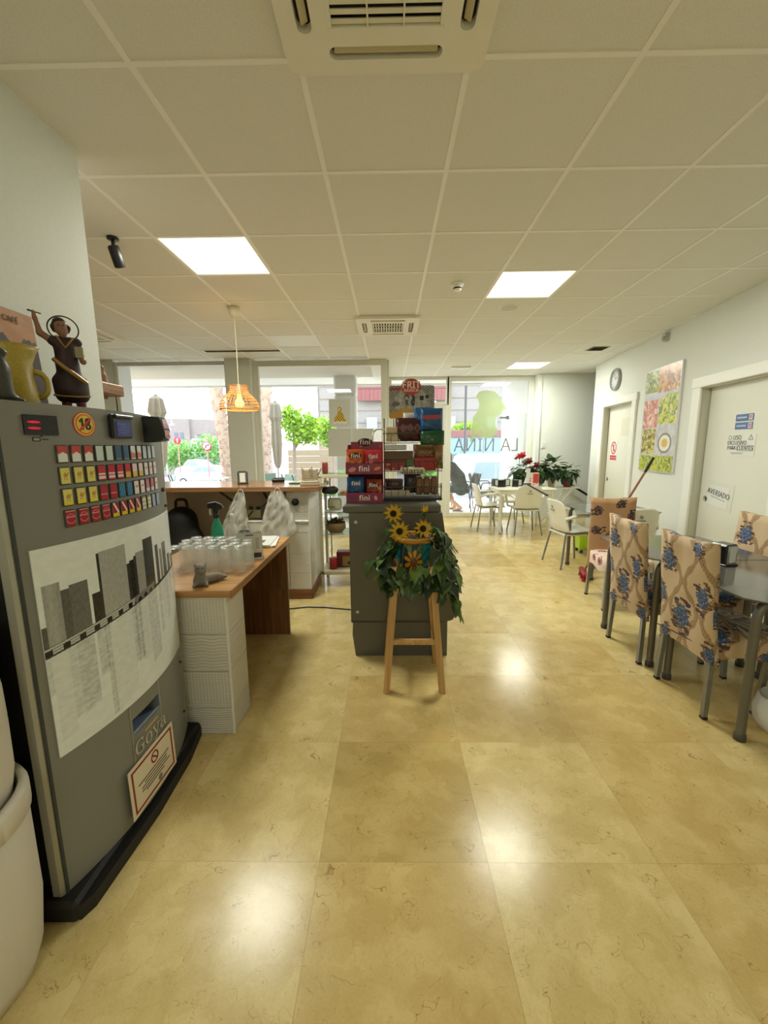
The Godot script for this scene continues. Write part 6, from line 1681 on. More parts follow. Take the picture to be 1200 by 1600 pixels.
func blotch(key: String, base: Color, spots: Array, sd: int, n := 40, w := 64, h := 64) -> StandardMaterial3D:
	if mats.has(key): return mats[key]
	var im := Image.create(w, h, false, Image.FORMAT_RGB8)
	im.fill(base)
	var r := RandomNumberGenerator.new()
	r.seed = sd
	for i in n:
		var c: Color = spots[r.randi() % spots.size()]
		var p := Vector2(r.randf() * w, (0.35 + 0.65 * r.randf()) * h)
		var rad := Vector2(2.0 + 5.0 * r.randf(), 2.0 + 3.0 * r.randf())
		var a := r.randf() * PI
		for yy in range(-8, 9):
			for xx in range(-8, 9):
				var q := Vector2(xx, yy).rotated(a) / rad
				var X := int(p.x) + xx
				var Y := int(p.y) + yy
				if q.length() < 1.0 and X >= 0 and Y >= 0 and X < w and Y < h: im.set_pixel(X, Y, c)
	return texmat(key, im, 0.3)
func candy_bag(label: String, at: Vector3, turn: float, w: float, h: float, m: Material, group: String, oval: bool) -> void:
	var o := thing("candy_bag", label, "candy bag", at, turn, group)
	var st := ST()
	pouch(st, w, h, 0.04)
	part("pouch", st, m, o)
	if oval: pr("logo_oval", ellipse(w * 0.34, h * 0.15, 20), 0.001, mat("logo_plum", c8(60, 16, 40), 0.4), o, T(Vector3(0, h * 0.68, 0.02)))
	text("brand_lettering", "fini", h * 0.2, mat("letter_white", c8(236, 232, 232), 0.5), o, T(Vector3(0, h * 0.67, 0.0225)), "Droid Sans", 1.1, 700)
func build_case() -> void:
	var o := thing("display_cooler", "grey steel display cooler with a sloping front behind the wooden stool", "display cooler", Vector3(0, 0, -2.68))
	var steel := speckle("steel_grey", c8(104, 102, 91), c8(95, 93, 83), 0.38, 0.3, 3.0)
	steel.metallic = 0.35
	var L := -1.25
	var st := ST()
	prism(st, PackedVector2Array([Vector2(-0.27, 0.265), Vector2(0.38, 0.265), Vector2(0.43, 0.28), Vector2(0.455, 0.32), Vector2(0.45, 0.38), Vector2(0.35, 1.03), Vector2(-0.27, 1.03)]), L, 0.0)
	part("body", st, steel, o)
	st = ST()
	prism(st, PackedVector2Array([Vector2(-0.245, 0.0), Vector2(0.4, 0.0), Vector2(0.4, 0.265), Vector2(-0.26, 0.265), Vector2(-0.265, 0.16)]), L + 0.04, -0.03)
	part("base", st, steel, o)
	bx("base_side_panel", Vector3(-0.225, 0.13, -0.6), Vector3(0.03, 0.26, 1.1), mat("steel_dark", c8(84, 82, 76), 0.5, 0.2), o)
	bx("top_slab", Vector3(0.02, 1.06, L / 2), Vector3(0.64, 0.06, -L + 0.02), steel, o, 0.012)
	bx("top_slab_end", Vector3(-0.3, 1.055, L / 2), Vector3(0.02, 0.045, -L), steel, o, 0.004)
	bx("front_panel_edge", Vector3(0.055, 0.268, 0.004), Vector3(0.64, 0.006, 0.01), mats["steel_dark"], o)
	for y in [0.97, 0.34]:
		lt("screw_cap", [Vector2(0.011, 0), Vector2(0.011, 0.003), Vector2(0.007, 0.006), Vector2(0, 0.006)], mat("screw_white", c8(214, 212, 204), 0.4), o, Vector3(-0.225, y, 0.0), 16, 1, 1, RX(PI / 2))
	# two cardboard displays of sweets
	var mg := mat("card_magenta", c8(142, 26, 74), 0.55)
	var mg2 := mat("card_plum", c8(104, 20, 58), 0.55)
	for k in 2:
		var y := 1.09 + 0.195 * k
		var d := thing("candy_display", ["lower magenta cardboard sweets display on the grey cooler", "upper magenta cardboard sweets display with a fini header"][k], "display box", Vector3(-0.166, y, -2.83), 0.0, "sweets displays on the cooler")
		bx("floor_card", Vector3(0, 0.004, 0), Vector3(0.245, 0.008, 0.2), mg2, d)
		bx("back_card", Vector3(0, 0.097, -0.098), Vector3(0.245, 0.195, 0.005), mg2, d)
		for x in [-0.121, 0.121]:
			st = ST()
			prism(st, PackedVector2Array([Vector2(-0.1, 0), Vector2(0.1, 0), Vector2(0.1, 0.07), Vector2(0.02, 0.12), Vector2(-0.05, 0.193), Vector2(-0.1, 0.193)]), -0.0025, 0.0025, T(Vector3(x, 0, 0), Basis(Vector3(0, 0, 1), Vector3.UP, Vector3(-1, 0, 0))))
			part("side_card", st, mg, d)
		var fr := pr("front_lip", rrect(0.245, 0.07, 0.002, 1), 0.005, blotch("lip_print_%d" % k, c8(140, 24, 74), [c8(128, 20, 66), c8(150, 40, 84)] if k == 0 else [c8(150, 28, 70), c8(132, 24, 72)], 3 + k, 14), d, T(Vector3(0, 0.036, 0.098)))
		text("brand_lettering", "fini", 0.034, mat("letter_white", c8(236, 232, 232), 0.5), fr, T(Vector3(0, 0.0, 0.007)), "Droid Sans", 1.0, 700)
		var sw := [[-0.082, -0.006, 0.02, 0.014, c8(84, 60, 120)], [0.075, 0.0, 0.011, 0.016, c8(214, 160, 172)]] if k == 0 else [[-0.08, -0.005, 0.026, 0.015, c8(206, 150, 130)], [0.088, 0.002, 0.024, 0.011, c8(222, 140, 60)]]
		for e in sw: pr("sweet_print", ellipse(e[2], e[3], 16), 0.001, mat("sweet_%s" % (e[4] as Color).to_html(), e[4], 0.5), fr, T(Vector3(e[0], e[1], 0.005), RZ(0.3)))
		if k == 1:
			var hd := bx("header_card", Vector3(0.01, 0.178, -0.092), Vector3(0.225, 0.075, 0.004), blotch("header_print", c8(150, 30, 66), [c8(200, 90, 50), c8(90, 40, 60), c8(226, 170, 150)], 8, 10), d)
			pr("header_oval", ellipse(0.052, 0.028, 24), 0.004, mat("logo_plum", c8(60, 16, 40)), hd, T(Vector3(-0.012, 0.034, 0.002)))
			text("brand_lettering", "fini", 0.032, mats["letter_white"], hd, T(Vector3(-0.012, 0.034, 0.0075)), "Droid Sans", 1.1, 700)
	var G := "bags of sweets in the displays"
	candy_bag("blue bag of sweets in the lower display", Vector3(-0.225, 1.14, -2.76), 0.06, 0.12, 0.125, blotch("bag_blue", c8(22, 74, 132), [c8(34, 96, 158), c8(16, 56, 108)], 11, 14), G, false)
	candy_bag("dark orange bag of sweets in the lower display", Vector3(-0.105, 1.13, -2.765), -0.08, 0.11, 0.12, blotch("bag_rust", c8(154, 52, 30), [c8(186, 92, 40), c8(120, 36, 36), c8(206, 150, 110)], 12), G, true)
	candy_bag("bright orange bag of sweets in the upper display", Vector3(-0.225, 1.32, -2.76), 0.04, 0.12, 0.13, blotch("bag_orange", c8(206, 84, 28), [c8(226, 140, 90), c8(170, 60, 40), c8(230, 200, 190)], 13), G, true)
	candy_bag("red bag of sweets in the upper display", Vector3(-0.105, 1.315, -2.765), -0.06, 0.13, 0.13, blotch("bag_red", c8(190, 34, 48), [c8(214, 140, 150), c8(150, 50, 70), c8(120, 70, 66)], 14), G, false)
	rack()
func rack() -> void:
	var o := thing("snack_rack", "wire snack rack with a red FRIT RAVICH sign on the cooler", "snack rack", Vector3(0.165, 1.09, -2.98))
	var wm := mat("rack_wire", c8(96, 94, 90), 0.35, 0.7)
	for x in [-0.2, 0.2]:
		tb("side_wire", [Vector3(x, 0, -0.1), Vector3(x, 0.58, -0.1)], 0.005, wm, o, 6)
		tb("side_wire", [Vector3(x, 0, 0.1), Vector3(x, 0.12, 0.1)], 0.004, wm, o, 6)
	for y in [0.03, 0.205, 0.4]:
		var sh := Node3D.new()
		sh.name = "basket"
		o.add_child(sh, true)
		for i in 9: tb("wire", [Vector3(-0.2 + 0.05 * i, y, -0.1), Vector3(-0.2 + 0.05 * i, y, 0.12), Vector3(-0.2 + 0.05 * i, y + 0.065, 0.125)], 0.0018, wm, sh, 5)
		for z in [-0.1, 0.0, 0.12]: tb("wire", [Vector3(-0.205, y, z), Vector3(0.205, y, z)], 0.0022, wm, sh, 5)
		tb("rim_wire", bent([Vector3(-0.205, y + 0.065, -0.1), Vector3(-0.205, y + 0.065, 0.125), Vector3(0.205, y + 0.065, 0.125), Vector3(0.205, y + 0.065, -0.1)], 0.01), 0.003, wm, sh, 6)
	for x in [-0.13, 0.13]: tb("sign_post", [Vector3(x, 0.5, -0.09), Vector3(x, 0.66, -0.06)], 0.006, mat("chrome", c8(190, 190, 186)), o, 8)
	bx("base_tray", Vector3(0, 0.01, 0.01), Vector3(0.41, 0.02, 0.24), mats["dark_grey"], o, 0.004)
	tb("arm_wire", bent([Vector3(-0.2, 0.5, -0.08), Vector3(-0.26, 0.5, -0.04), Vector3(-0.285, 0.46, 0.0), Vector3(-0.285, 0.38, 0.02)], 0.03), 0.005, mats["chrome"], o, 6)
	# header board
	var im := Image.create(160, 112, false, Image.FORMAT_RGB8)
	var n := noise(31, 0.05)
	for y in 112:
		for x in 160:
			var g := 176.0 + 40.0 * n.get_noise_2d(x, y)
			var edge := Vector2((x - 80) / 80.0, (y - 56) / 60.0).length()
			if edge > 0.8 and sin(x * 0.5 - y * 0.8) > 0.35: g = 90.0
			if Vector2((x - 62) / 9.0, (y - 38) / 9.0).length() < 1.0 or Vector2((x - 62) / 5.0, (y - 56) / 12.0).length() < 1.0: g = 84.0
			if Vector2((x - 84) / 8.0, (y - 50) / 20.0).length() < 1.0 and n.get_noise_2d(x * 3.0, y) > -0.3: g = 60.0
			if Vector2((x - 62) / 5.0, (y - 42) / 6.0).length() < 1.0: g = 190.0
			if Vector2((x - 78) / 4.0, (y - 42) / 5.0).length() < 1.0: g = 196.0
			if (x > 108 and x < 122 and y > 34 and y < 50) or (x > 128 and x < 140 and y > 32 and y < 44): g = 40.0
			if Vector2((x - 24) / 15.0, (y - 62) / 8.0).length() < 1.0: g = 110.0
			var c := c8(g, g * 0.98, g * 0.93)
			if y > 84 + 8.0 * cos(x * 0.05) and x < 84: c = c8(206, 158, 60)
			im.set_pixel(x, y, c)
	im.fill_rect(Rect2i(4, 8, 36, 8), c8(176, 60, 56))
	pr("header_board", rrect(0.325, 0.23, 0.015), 0.006, texmat("kitchen_print", im, 0.5), o, T(Vector3(-0.001, 0.69, -0.055)))
	var ov := pr("sign_disc", ellipse(0.07, 0.056, 32), 0.008, mat("frit_red", c8(190, 42, 40), 0.4), o, T(Vector3(-0.006, 0.795, -0.046)))
	text("lettering", "FRIT", 0.048, mat("letter_cream", c8(236, 226, 206), 0.5), ov, T(Vector3(0, 0.012, 0.0095)), "Droid Sans", 0.95, 800)
	text("lettering", "RAVICH", 0.02, mats["letter_cream"], ov, T(Vector3(0, -0.026, 0.0095)), "Droid Sans", 1.05, 800)
	# goods; each packet is a thing of its own
	var B := Vector3(0.165, 1.09, -2.98)
	var brown := blotch("snack_brown", c8(120, 82, 50), [c8(146, 104, 64), c8(92, 60, 38)], 41, 60)
	var items := [
		["biscuit_carton", "cream carton with an orange picture in the rack's top basket", "box", Vector3(-0.135, 0.41, 0.08), Vector3(0.1, 0.1, 0.05), blotch("carton_cream", c8(206, 192, 150), [c8(206, 120, 60), c8(196, 170, 120)], 42, 12)],
		["wafer_box", "long brown wafer box lying over the rack's middle basket", "box", Vector3(-0.1, 0.285, 0.1), Vector3(0.2, 0.06, 0.08), mat("box_brown", c8(96, 70, 48), 0.5)],
		["flat_packet", "silver packet lying flat on top of the long brown box", "packet", Vector3(-0.12, 0.352, 0.08), Vector3(0.15, 0.035, 0.07), mat("packet_silver", c8(176, 174, 168), 0.3, 0.4)],
		["biscuit_box", "red biscuit box with a pale swirl in the rack's middle basket", "box", Vector3(-0.115, 0.21, 0.085), Vector3(0.17, 0.09, 0.05), blotch("box_red_swirl", c8(164, 24, 32), [c8(214, 170, 150), c8(120, 20, 30)], 44, 7)],
		["biscuit_box", "plain red biscuit box beside the toast bag in the middle basket", "box", Vector3(0.085, 0.21, 0.085), Vector3(0.15, 0.09, 0.05), mat("box_red", c8(170, 22, 30), 0.4)],
		["toast_tray", "pale flat tray of sweets in the rack's bottom basket", "tray", Vector3(-0.11, 0.035, 0.09), Vector3(0.18, 0.035, 0.06), mat("tray_pale", c8(196, 186, 164))],
	]
	for it in items:
		var t := thing(it[0], it[1], it[2], B + it[3])
		bx("carton", Vector3(0, (it[4] as Vector3).y / 2, 0), it[4], it[5], t, 0.004)
	var mr := thing("biscuit_packet", "cream packet lettered Maria in front of the rack's middle basket", "packet", B + Vector3(-0.005, 0.19, 0.15))
	bx("packet", Vector3(0, 0.02, 0), Vector3(0.17, 0.045, 0.04), mat("maria_cream", c8(196, 188, 164), 0.4), mr, 0.012)
	text("brand_lettering", "Maria", 0.034, mat("ink_brown", c8(70, 50, 34), 0.6), mr, T(Vector3(0.0, 0.02, 0.021)), "Droid Serif", 1.1)
	var gr := thing("tea_packet", "small green packet standing between the two red boxes", "packet", B + Vector3(-0.02, 0.235, 0.11))
	bx("packet", Vector3(0, 0.035, 0), Vector3(0.06, 0.07, 0.03), mat("packet_green", c8(96, 120, 56), 0.4), gr, 0.008)
	var bags := [
		["dark red snack bag with a diamond pattern in the top basket", Vector3(-0.02, 0.41, 0.09), 0.2, 0.16, 0.06, blotch("bag_maroon", c8(70, 24, 32), [c8(92, 34, 42), c8(54, 18, 26)], 46, 20)],
		["bright blue snack bag standing in front of the rack's top basket", Vector3(0.125, 0.475, 0.13), 0.15, 0.155, 0.05, blotch("bag_sky", c8(28, 84, 140), [c8(44, 110, 168), c8(20, 64, 116)], 47, 18)],
		["green snack bag leaning below the bright blue bag", Vector3(0.13, 0.385, 0.15), 0.16, 0.095, 0.04, blotch("bag_green", c8(24, 84, 52), [c8(150, 130, 60), c8(20, 66, 44)], 48, 8)],
		["red and white foil bag at the back of the top basket", Vector3(0.0, 0.5, 0.02), 0.13, 0.11, 0.05, blotch("bag_foil", c8(196, 192, 190), [c8(176, 40, 40), c8(70, 66, 70)], 49, 22)],
		["second blue snack bag behind the bright blue one", Vector3(0.06, 0.49, 0.08), 0.1, 0.15, 0.04, blotch("bag_sky2", c8(30, 88, 140), [c8(60, 126, 176), c8(20, 64, 116)], 50, 18)],
		["dark foil bag with pale print in the rack's bottom basket", Vector3(0.0, 0.045, 0.06), 0.12, 0.14, 0.05, blotch("bag_dark", c8(44, 36, 40), [c8(120, 112, 112), c8(30, 26, 30), c8(86, 60, 66)], 51, 26)],
		["purple brown bag lying in the rack's bottom basket", Vector3(-0.13, 0.06, 0.05), 0.13, 0.09, 0.06, blotch("bag_mauve", c8(80, 56, 58), [c8(104, 76, 72), c8(60, 40, 46)], 52, 20)],
		["clear bag of brown bread sticks in the rack's middle basket", Vector3(0.085, 0.26, 0.06), 0.16, 0.13, 0.07, brown],
		["clear bag of toasts hanging at the right side of the rack", Vector3(0.18, 0.22, 0.07), 0.07, 0.17, 0.06, blotch("bag_toast", c8(142, 108, 62), [c8(170, 136, 84), c8(108, 78, 44)], 54, 40)],
	]
	for b in bags:
		var t := thing("snack_bag", b[0], "snack bag", B + b[1], 0.05, "snack bags on the wire rack")
		var st := ST()
		pouch(st, b[2], b[3], b[4])
		part("pouch", st, b[5], t)
		if b[2] == 0.15: pr("red_title", rrect(0.12, 0.026, 0.01), 0.001, mat("title_red", c8(186, 60, 76), 0.4), t, T(Vector3(0, 0.095, 0.0255), RZ(0.05)))
		if b[2] == 0.2:
			for q in 3: pr("diamond_print", PackedVector2Array([Vector2(-0.026, 0), Vector2(0, -0.032), Vector2(0.026, 0), Vector2(0, 0.032)]), 0.001, mat("diamond_line", c8(124, 84, 84), 0.5), t, T(Vector3(-0.05 + 0.05 * q, 0.09, 0.031 if q == 1 else 0.028)))
	for k in 3:
		var t := thing("toast_pack", ["brown toast pack next to the dark foil bag in the bottom basket", "middle one of three brown toast packs in the bottom basket", "brown toast pack at the outer end of the bottom basket"][k], "packet", B + Vector3(0.045 + 0.053 * k, 0.04, 0.085), 0.0, "toast packs in the bottom basket")
		bx("packet", Vector3(0, 0.06, 0), Vector3(0.05, 0.12, 0.06), brown, t, 0.01)
		bx("crimped_top", Vector3(0, 0.124, 0), Vector3(0.046, 0.014, 0.012), mat("packet_silver", c8(176, 174, 168)), t, 0.004, RX(0.4))

# ---------------------------------------------------------------- stool with the plant
func leaf_mesh(w: float, l: float, fold: float, droop: float, m: Material) -> ArrayMesh:
	# heart shaped, stem at the origin, tip along +z, upper side +y
	var st := ST()
	st.set_smooth_group(1)
	var hw := [0.0, 0.62, 1.0, 0.94, 0.68, 0.34, 0.0]
	var tz := [0.0, -0.04, 0.16, 0.38, 0.62, 0.84, 1.0]
	var mid := []
	var lf := []
	var rt := []
	for i in 7:
		var z: float = tz[i] * l
		var yc: float = -droop * tz[i] * tz[i] * l
		mid.append(Vector3(0, yc, maxf(z, 0.0)))
		lf.append(Vector3(-hw[i] * w / 2, yc + fold * hw[i] * w, z))
		rt.append(Vector3(hw[i] * w / 2, yc + fold * hw[i] * w, z))
	for i in 6:
		quad(st, mid[i], mid[i + 1], lf[i + 1], lf[i])
		quad(st, rt[i], rt[i + 1], mid[i + 1], mid[i])
	return fin(st, m)
func build_stool() -> void:
	var o := thing("wooden_stool", "pale wooden stool carrying the sunflower pot in front of the cooler", "stool", Vector3(0.143, 0, -2.447))
	var wd := woodmat("stool_beech", c8(212, 172, 114), c8(190, 148, 92), 0.5, 1)
	bx("seat", Vector3(0, 0.672, 0), Vector3(0.3, 0.036, 0.3), wd, o, 0.01)
	for sx in [-1.0, 1.0]:
		for sz in [-1.0, 1.0]:
			var a := Vector3(sx * 0.168, 0.0, sz * 0.172)
			var b := Vector3(sx * 0.115, 0.654, sz * 0.115)
			var st := ST()
			var d := (b - a).normalized()
			var w := 0.019
			var pts := []
			for e in [a, b]:
				for q in [Vector3(-w, 0, w), Vector3(w, 0, w), Vector3(w, 0, -w), Vector3(-w, 0, -w)]: pts.append(e + q)
			st.set_smooth_group(-1)
			for k in 4: quad(st, pts[k], pts[(k + 1) % 4], pts[4 + (k + 1) % 4], pts[4 + k])
			quad(st, pts[4], pts[5], pts[6], pts[7])
			quad(st, pts[3], pts[2], pts[1], pts[0])
			part("leg", st, wd, o)
	for s in [-1.0, 1.0]:
		if s > 0: bx("stretcher", Vector3(0, 0.31, 0.145), Vector3(0.29, 0.034, 0.02), wd, o, 0.003)
		bx("stretcher", Vector3(s * 0.145, 0.27, 0), Vector3(0.02, 0.034, 0.29), wd, o, 0.003)
		bx("apron", Vector3(0, 0.63, s * 0.118), Vector3(0.23, 0.046, 0.018), wd, o, 0.003)
		bx("apron", Vector3(s * 0.118, 0.63, 0), Vector3(0.018, 0.046, 0.23), wd, o, 0.003)
	# painted pot with a trailing pothos
	var C := Vector3(0.15, 0.691, -2.44)
	var p := thing("potted_pothos", "trailing pothos in a painted sunflower pot on the wooden stool", "potted plant", C)
	var im := Image.create(256, 96, false, Image.FORMAT_RGB8)
	var r := RandomNumberGenerator.new()
	r.seed = 77
	for y in 96:
		for x in 256:
			var c := c8(34, 60, 78)
			var sec := (x / 40) % 2
			if sec == 1: c = c8(36, 140, 150) if sin(y * 0.5 + 3.0 * sin(x * 0.15)) > -0.4 else c8(24, 104, 122)
			if y > 70: c = c8(46, 76, 48)
			im.set_pixel(x, y, c)
	for k in 6:
		var cx := 20 + k * 42
		var cy := 46 + (k % 2) * 16
		for y in 96:
			for x in 256:
				var d := Vector2(x - cx, (y - cy) * 1.1)
				var rr := d.length()
				var pet := 17.0 + 3.5 * cos(d.angle() * 9.0)
				if rr < 7.0: im.set_pixel(x, y, c8(120, 74, 34))
				elif rr < pet: im.set_pixel(x, y, c8(206, 150, 44) if cos(d.angle() * 9.0) > -0.7 else c8(34, 26, 22))
				elif rr < pet + 1.5: im.set_pixel(x, y, c8(30, 26, 24))
	lt("pot", [Vector2(0, 0), Vector2(0.085, 0), Vector2(0.1, 0.02), Vector2(0.122, 0.1), Vector2(0.125, 0.17), Vector2(0.118, 0.215), Vector2(0.124, 0.222)], texmat("pot_paint", im, 0.25), p, Vector3.ZERO, 32)
	lt("pot_rim", [Vector2(0.118, 0.214), Vector2(0.132, 0.216), Vector2(0.134, 0.24), Vector2(0.124, 0.244), Vector2(0.112, 0.236), Vector2(0.11, 0.2), Vector2(0, 0.2)], mat("pot_ochre", c8(186, 128, 38), 0.35), p, Vector3.ZERO, 32)
	lt("soil", [Vector2(0.111, 0.215), Vector2(0, 0.22)], mat("soil", c8(52, 38, 30), 0.95), p, Vector3.ZERO, 24)
	var greens := [c8(40, 62, 26), c8(54, 82, 32), c8(32, 50, 24), c8(86, 112, 44)]
	var lm := []
	for i in 4:
		var m := leafmat("pothos_%d" % i, greens[i], 0.35)
		m.roughness = 0.3
		for k in 2: lm.append(leaf_mesh(0.064 + 0.016 * k, 0.082 + 0.022 * k, 0.12 + 0.1 * k, 0.25 + 0.2 * k, m))
	var vine := mat("vine_green", c8(70, 84, 44), 0.6)
	# vines: lists of points round the pot, then leaves along them
	var vines := [
		[Vector3(0.08, 0.24, 0.06), Vector3(0.15, 0.26, 0.09), Vector3(0.19, 0.14, 0.12), Vector3(0.2, 0.02, 0.13), Vector3(0.22, -0.1, 0.13), Vector3(0.245, -0.22, 0.12)],
		[Vector3(0.09, 0.24, 0.0), Vector3(0.17, 0.25, 0.03), Vector3(0.22, 0.12, 0.06), Vector3(0.24, 0.0, 0.07), Vector3(0.24, -0.08, 0.08)],
		[Vector3(0.05, 0.24, 0.09), Vector3(0.1, 0.24, 0.15), Vector3(0.13, 0.1, 0.18), Vector3(0.14, 0.0, 0.18), Vector3(0.16, -0.09, 0.17)],
		[Vector3(0.0, 0.23, 0.1), Vector3(0.03, 0.21, 0.15), Vector3(0.05, 0.06, 0.17), Vector3(0.06, -0.04, 0.18)],
		[Vector3(-0.04, 0.23, 0.09), Vector3(-0.07, 0.2, 0.14), Vector3(-0.08, 0.06, 0.16), Vector3(-0.06, -0.03, 0.17)],
		[Vector3(-0.08, 0.23, 0.05), Vector3(-0.16, 0.2, 0.08), Vector3(-0.22, 0.12, 0.1), Vector3(-0.26, 0.1, 0.1)],
		[Vector3(-0.08, 0.22, 0.04), Vector3(-0.14, 0.14, 0.1), Vector3(-0.15, 0.03, 0.14), Vector3(-0.13, -0.08, 0.15)],
		[Vector3(0.02, 0.24, 0.02), Vector3(0.04, 0.33, 0.04), Vector3(0.12, 0.3, 0.07), Vector3(0.19, 0.24, 0.08)],
		[Vector3(-0.04, 0.24, 0.0), Vector3(-0.09, 0.31, 0.02), Vector3(-0.15, 0.29, 0.05)],
		[Vector3(0.02, 0.24, 0.06), Vector3(0.03, 0.22, 0.15), Vector3(-0.01, 0.06, 0.18), Vector3(0.0, -0.02, 0.19)],
		[Vector3(-0.17, 0.06, 0.13), Vector3(-0.08, 0.05, 0.17), Vector3(0.04, 0.04, 0.18), Vector3(0.16, 0.05, 0.17)],
		[Vector3(-0.15, -0.01, 0.14), Vector3(-0.05, 0.0, 0.18), Vector3(0.08, -0.01, 0.18), Vector3(0.18, -0.02, 0.16)],
		[Vector3(0.1, 0.22, 0.08), Vector3(0.16, 0.18, 0.13), Vector3(0.17, 0.05, 0.17), Vector3(0.19, -0.06, 0.16), Vector3(0.23, -0.17, 0.14)],
		[Vector3(-0.09, 0.22, 0.06), Vector3(-0.15, 0.2, 0.11), Vector3(-0.2, 0.08, 0.13), Vector3(-0.17, -0.02, 0.14)],
		[Vector3(0.09, 0.24, -0.03), Vector3(0.19, 0.22, -0.02), Vector3(0.24, 0.06, 0.0), Vector3(0.25, -0.05, 0.02)],
	]
	for v in vines:
		tb("vine", v, 0.003, vine, p, 5)
		var len_ := 0.0
		for i in v.size() - 1: len_ += (v[i + 1] - v[i]).length()
		var count := int(len_ / 0.03) + 1
		for k in count:
			var t: float = (k + 0.7) / count * (v.size() - 1)
			var i := int(minf(floor(t), v.size() - 2))
			var q: Vector3 = v[i].lerp(v[i + 1], t - i)
			if q.y > 0.1 and absf(q.x) < 0.11 and q.z > 0.1: continue
			var outw := Vector3(q.x, 0, q.z + 0.02).normalized()
			var dir := (outw.rotated(Vector3.UP, r.randf_range(-1.1, 1.1)) + Vector3.DOWN * r.randf_range(0.25, 1.2)).normalized()
			var up := (Vector3.UP * 0.8 + outw * 0.9 + Vector3(r.randf() - 0.5, 0, r.randf() - 0.5) * 0.5).normalized()
			var xx := up.cross(dir).normalized()
			var s := r.randf_range(0.6, 1.05)
			var li := r.randi() % 8
			if q.y < 0.05 and q.x > 0.15 and r.randf() < 0.4: li = 6 + r.randi() % 2
			put("leaf", lm[li], p, T(q, Basis(xx * s, dir.cross(xx) * s, dir * s)))
	# artificial sunflowers stuck in the pot
	var ym := mat("petal_yellow", c8(226, 184, 34), 0.6)
	ym.backlight_enabled = true; ym.backlight = Color(0.3, 0.22, 0.03)
	ym.cull_mode = BaseMaterial3D.CULL_DISABLED
	var ps := ST()
	ps.set_smooth_group(1)
	var pl := [Vector3(0, 0, 0), Vector3(-0.0085, 0.017, 0.004), Vector3(0.0085, 0.017, 0.004), Vector3(0, 0.018, 0.007), Vector3(0, 0.05, -0.002)]
	quad(ps, pl[0], pl[3], pl[4], pl[1])
	quad(ps, pl[0], pl[2], pl[4], pl[3])
	var petal := fin(ps, ym)
	var heads := [["sunflower with a dark centre standing highest in the painted pot", Vector3(-0.128, 0.395, 0.12), 0.98, 0.1], ["large sunflower hanging low over the left of the pot rim", Vector3(-0.093, 0.3, 0.165), 1.06, -0.05], ["sunflower at the right of the painted pot rim", Vector3(0.04, 0.312, 0.15), 0.95, 0.2]]
	for h in heads:
		var f := thing("artificial_sunflower", h[0], "flower", C + h[1], 0.0, "sunflowers in the painted pot")
		f.basis = RY(h[3]) * RX(-0.25)
		for k in 20:
			var ring := k % 2
			var a := TAU * k / 20.0 + 0.1 * sin(k * 3.0)
			put("petal", petal, f, T(Vector3(cos(a), sin(a), 0) * (0.014 * h[2]) + Vector3(0, 0, 0.002 * ring), RZ(a - PI / 2) * RX(0.18 + 0.22 * ring) * Basis.from_scale(Vector3.ONE * h[2] * (1.0 - 0.18 * ring))))
		lt("centre", [Vector2(0.019, -0.004), Vector2(0.019, 0.006), Vector2(0.013, 0.012), Vector2(0, 0.013)], speckle("sunflower_heart", c8(40, 28, 18), c8(24, 16, 12), 0.95, 0.4, 30.0), f, Vector3.ZERO, 18, 1, 1, RX(PI / 2))
		var stem_end: Vector3 = f.basis.inverse() * (Vector3(0, 0.23, 0.03) - h[1])
		tb("stem", [Vector3(0, 0, -0.003), Vector3(0, -0.02, -0.03), stem_end], 0.003, mat("stem_green", c8(40, 70, 30), 0.6), f, 6)
	var bud := thing("artificial_sunflower", "closed yellow sunflower bud behind the right hand flower", "flower", C + Vector3(0.055, 0.39, 0.08), 0.0, "sunflowers in the painted pot")
	for k in 7:
		var a := TAU * k / 7.0
		put("petal", petal, bud, T(Vector3(cos(a), 0, sin(a)) * 0.006, RY(-a + PI / 2) * RX(0.35)))
	lt("sepals", [Vector2(0.003, -0.02), Vector2(0.014, -0.006), Vector2(0.013, 0.008), Vector2(0, 0.01)], mat("stem_green", c8(40, 70, 30)), bud, Vector3.ZERO, 12)
	tb("stem", [Vector3(0, -0.01, 0), Vector3(-0.02, -0.1, -0.02), Vector3(-0.03, -0.16, -0.04)], 0.003, mats["stem_green"], bud, 6)

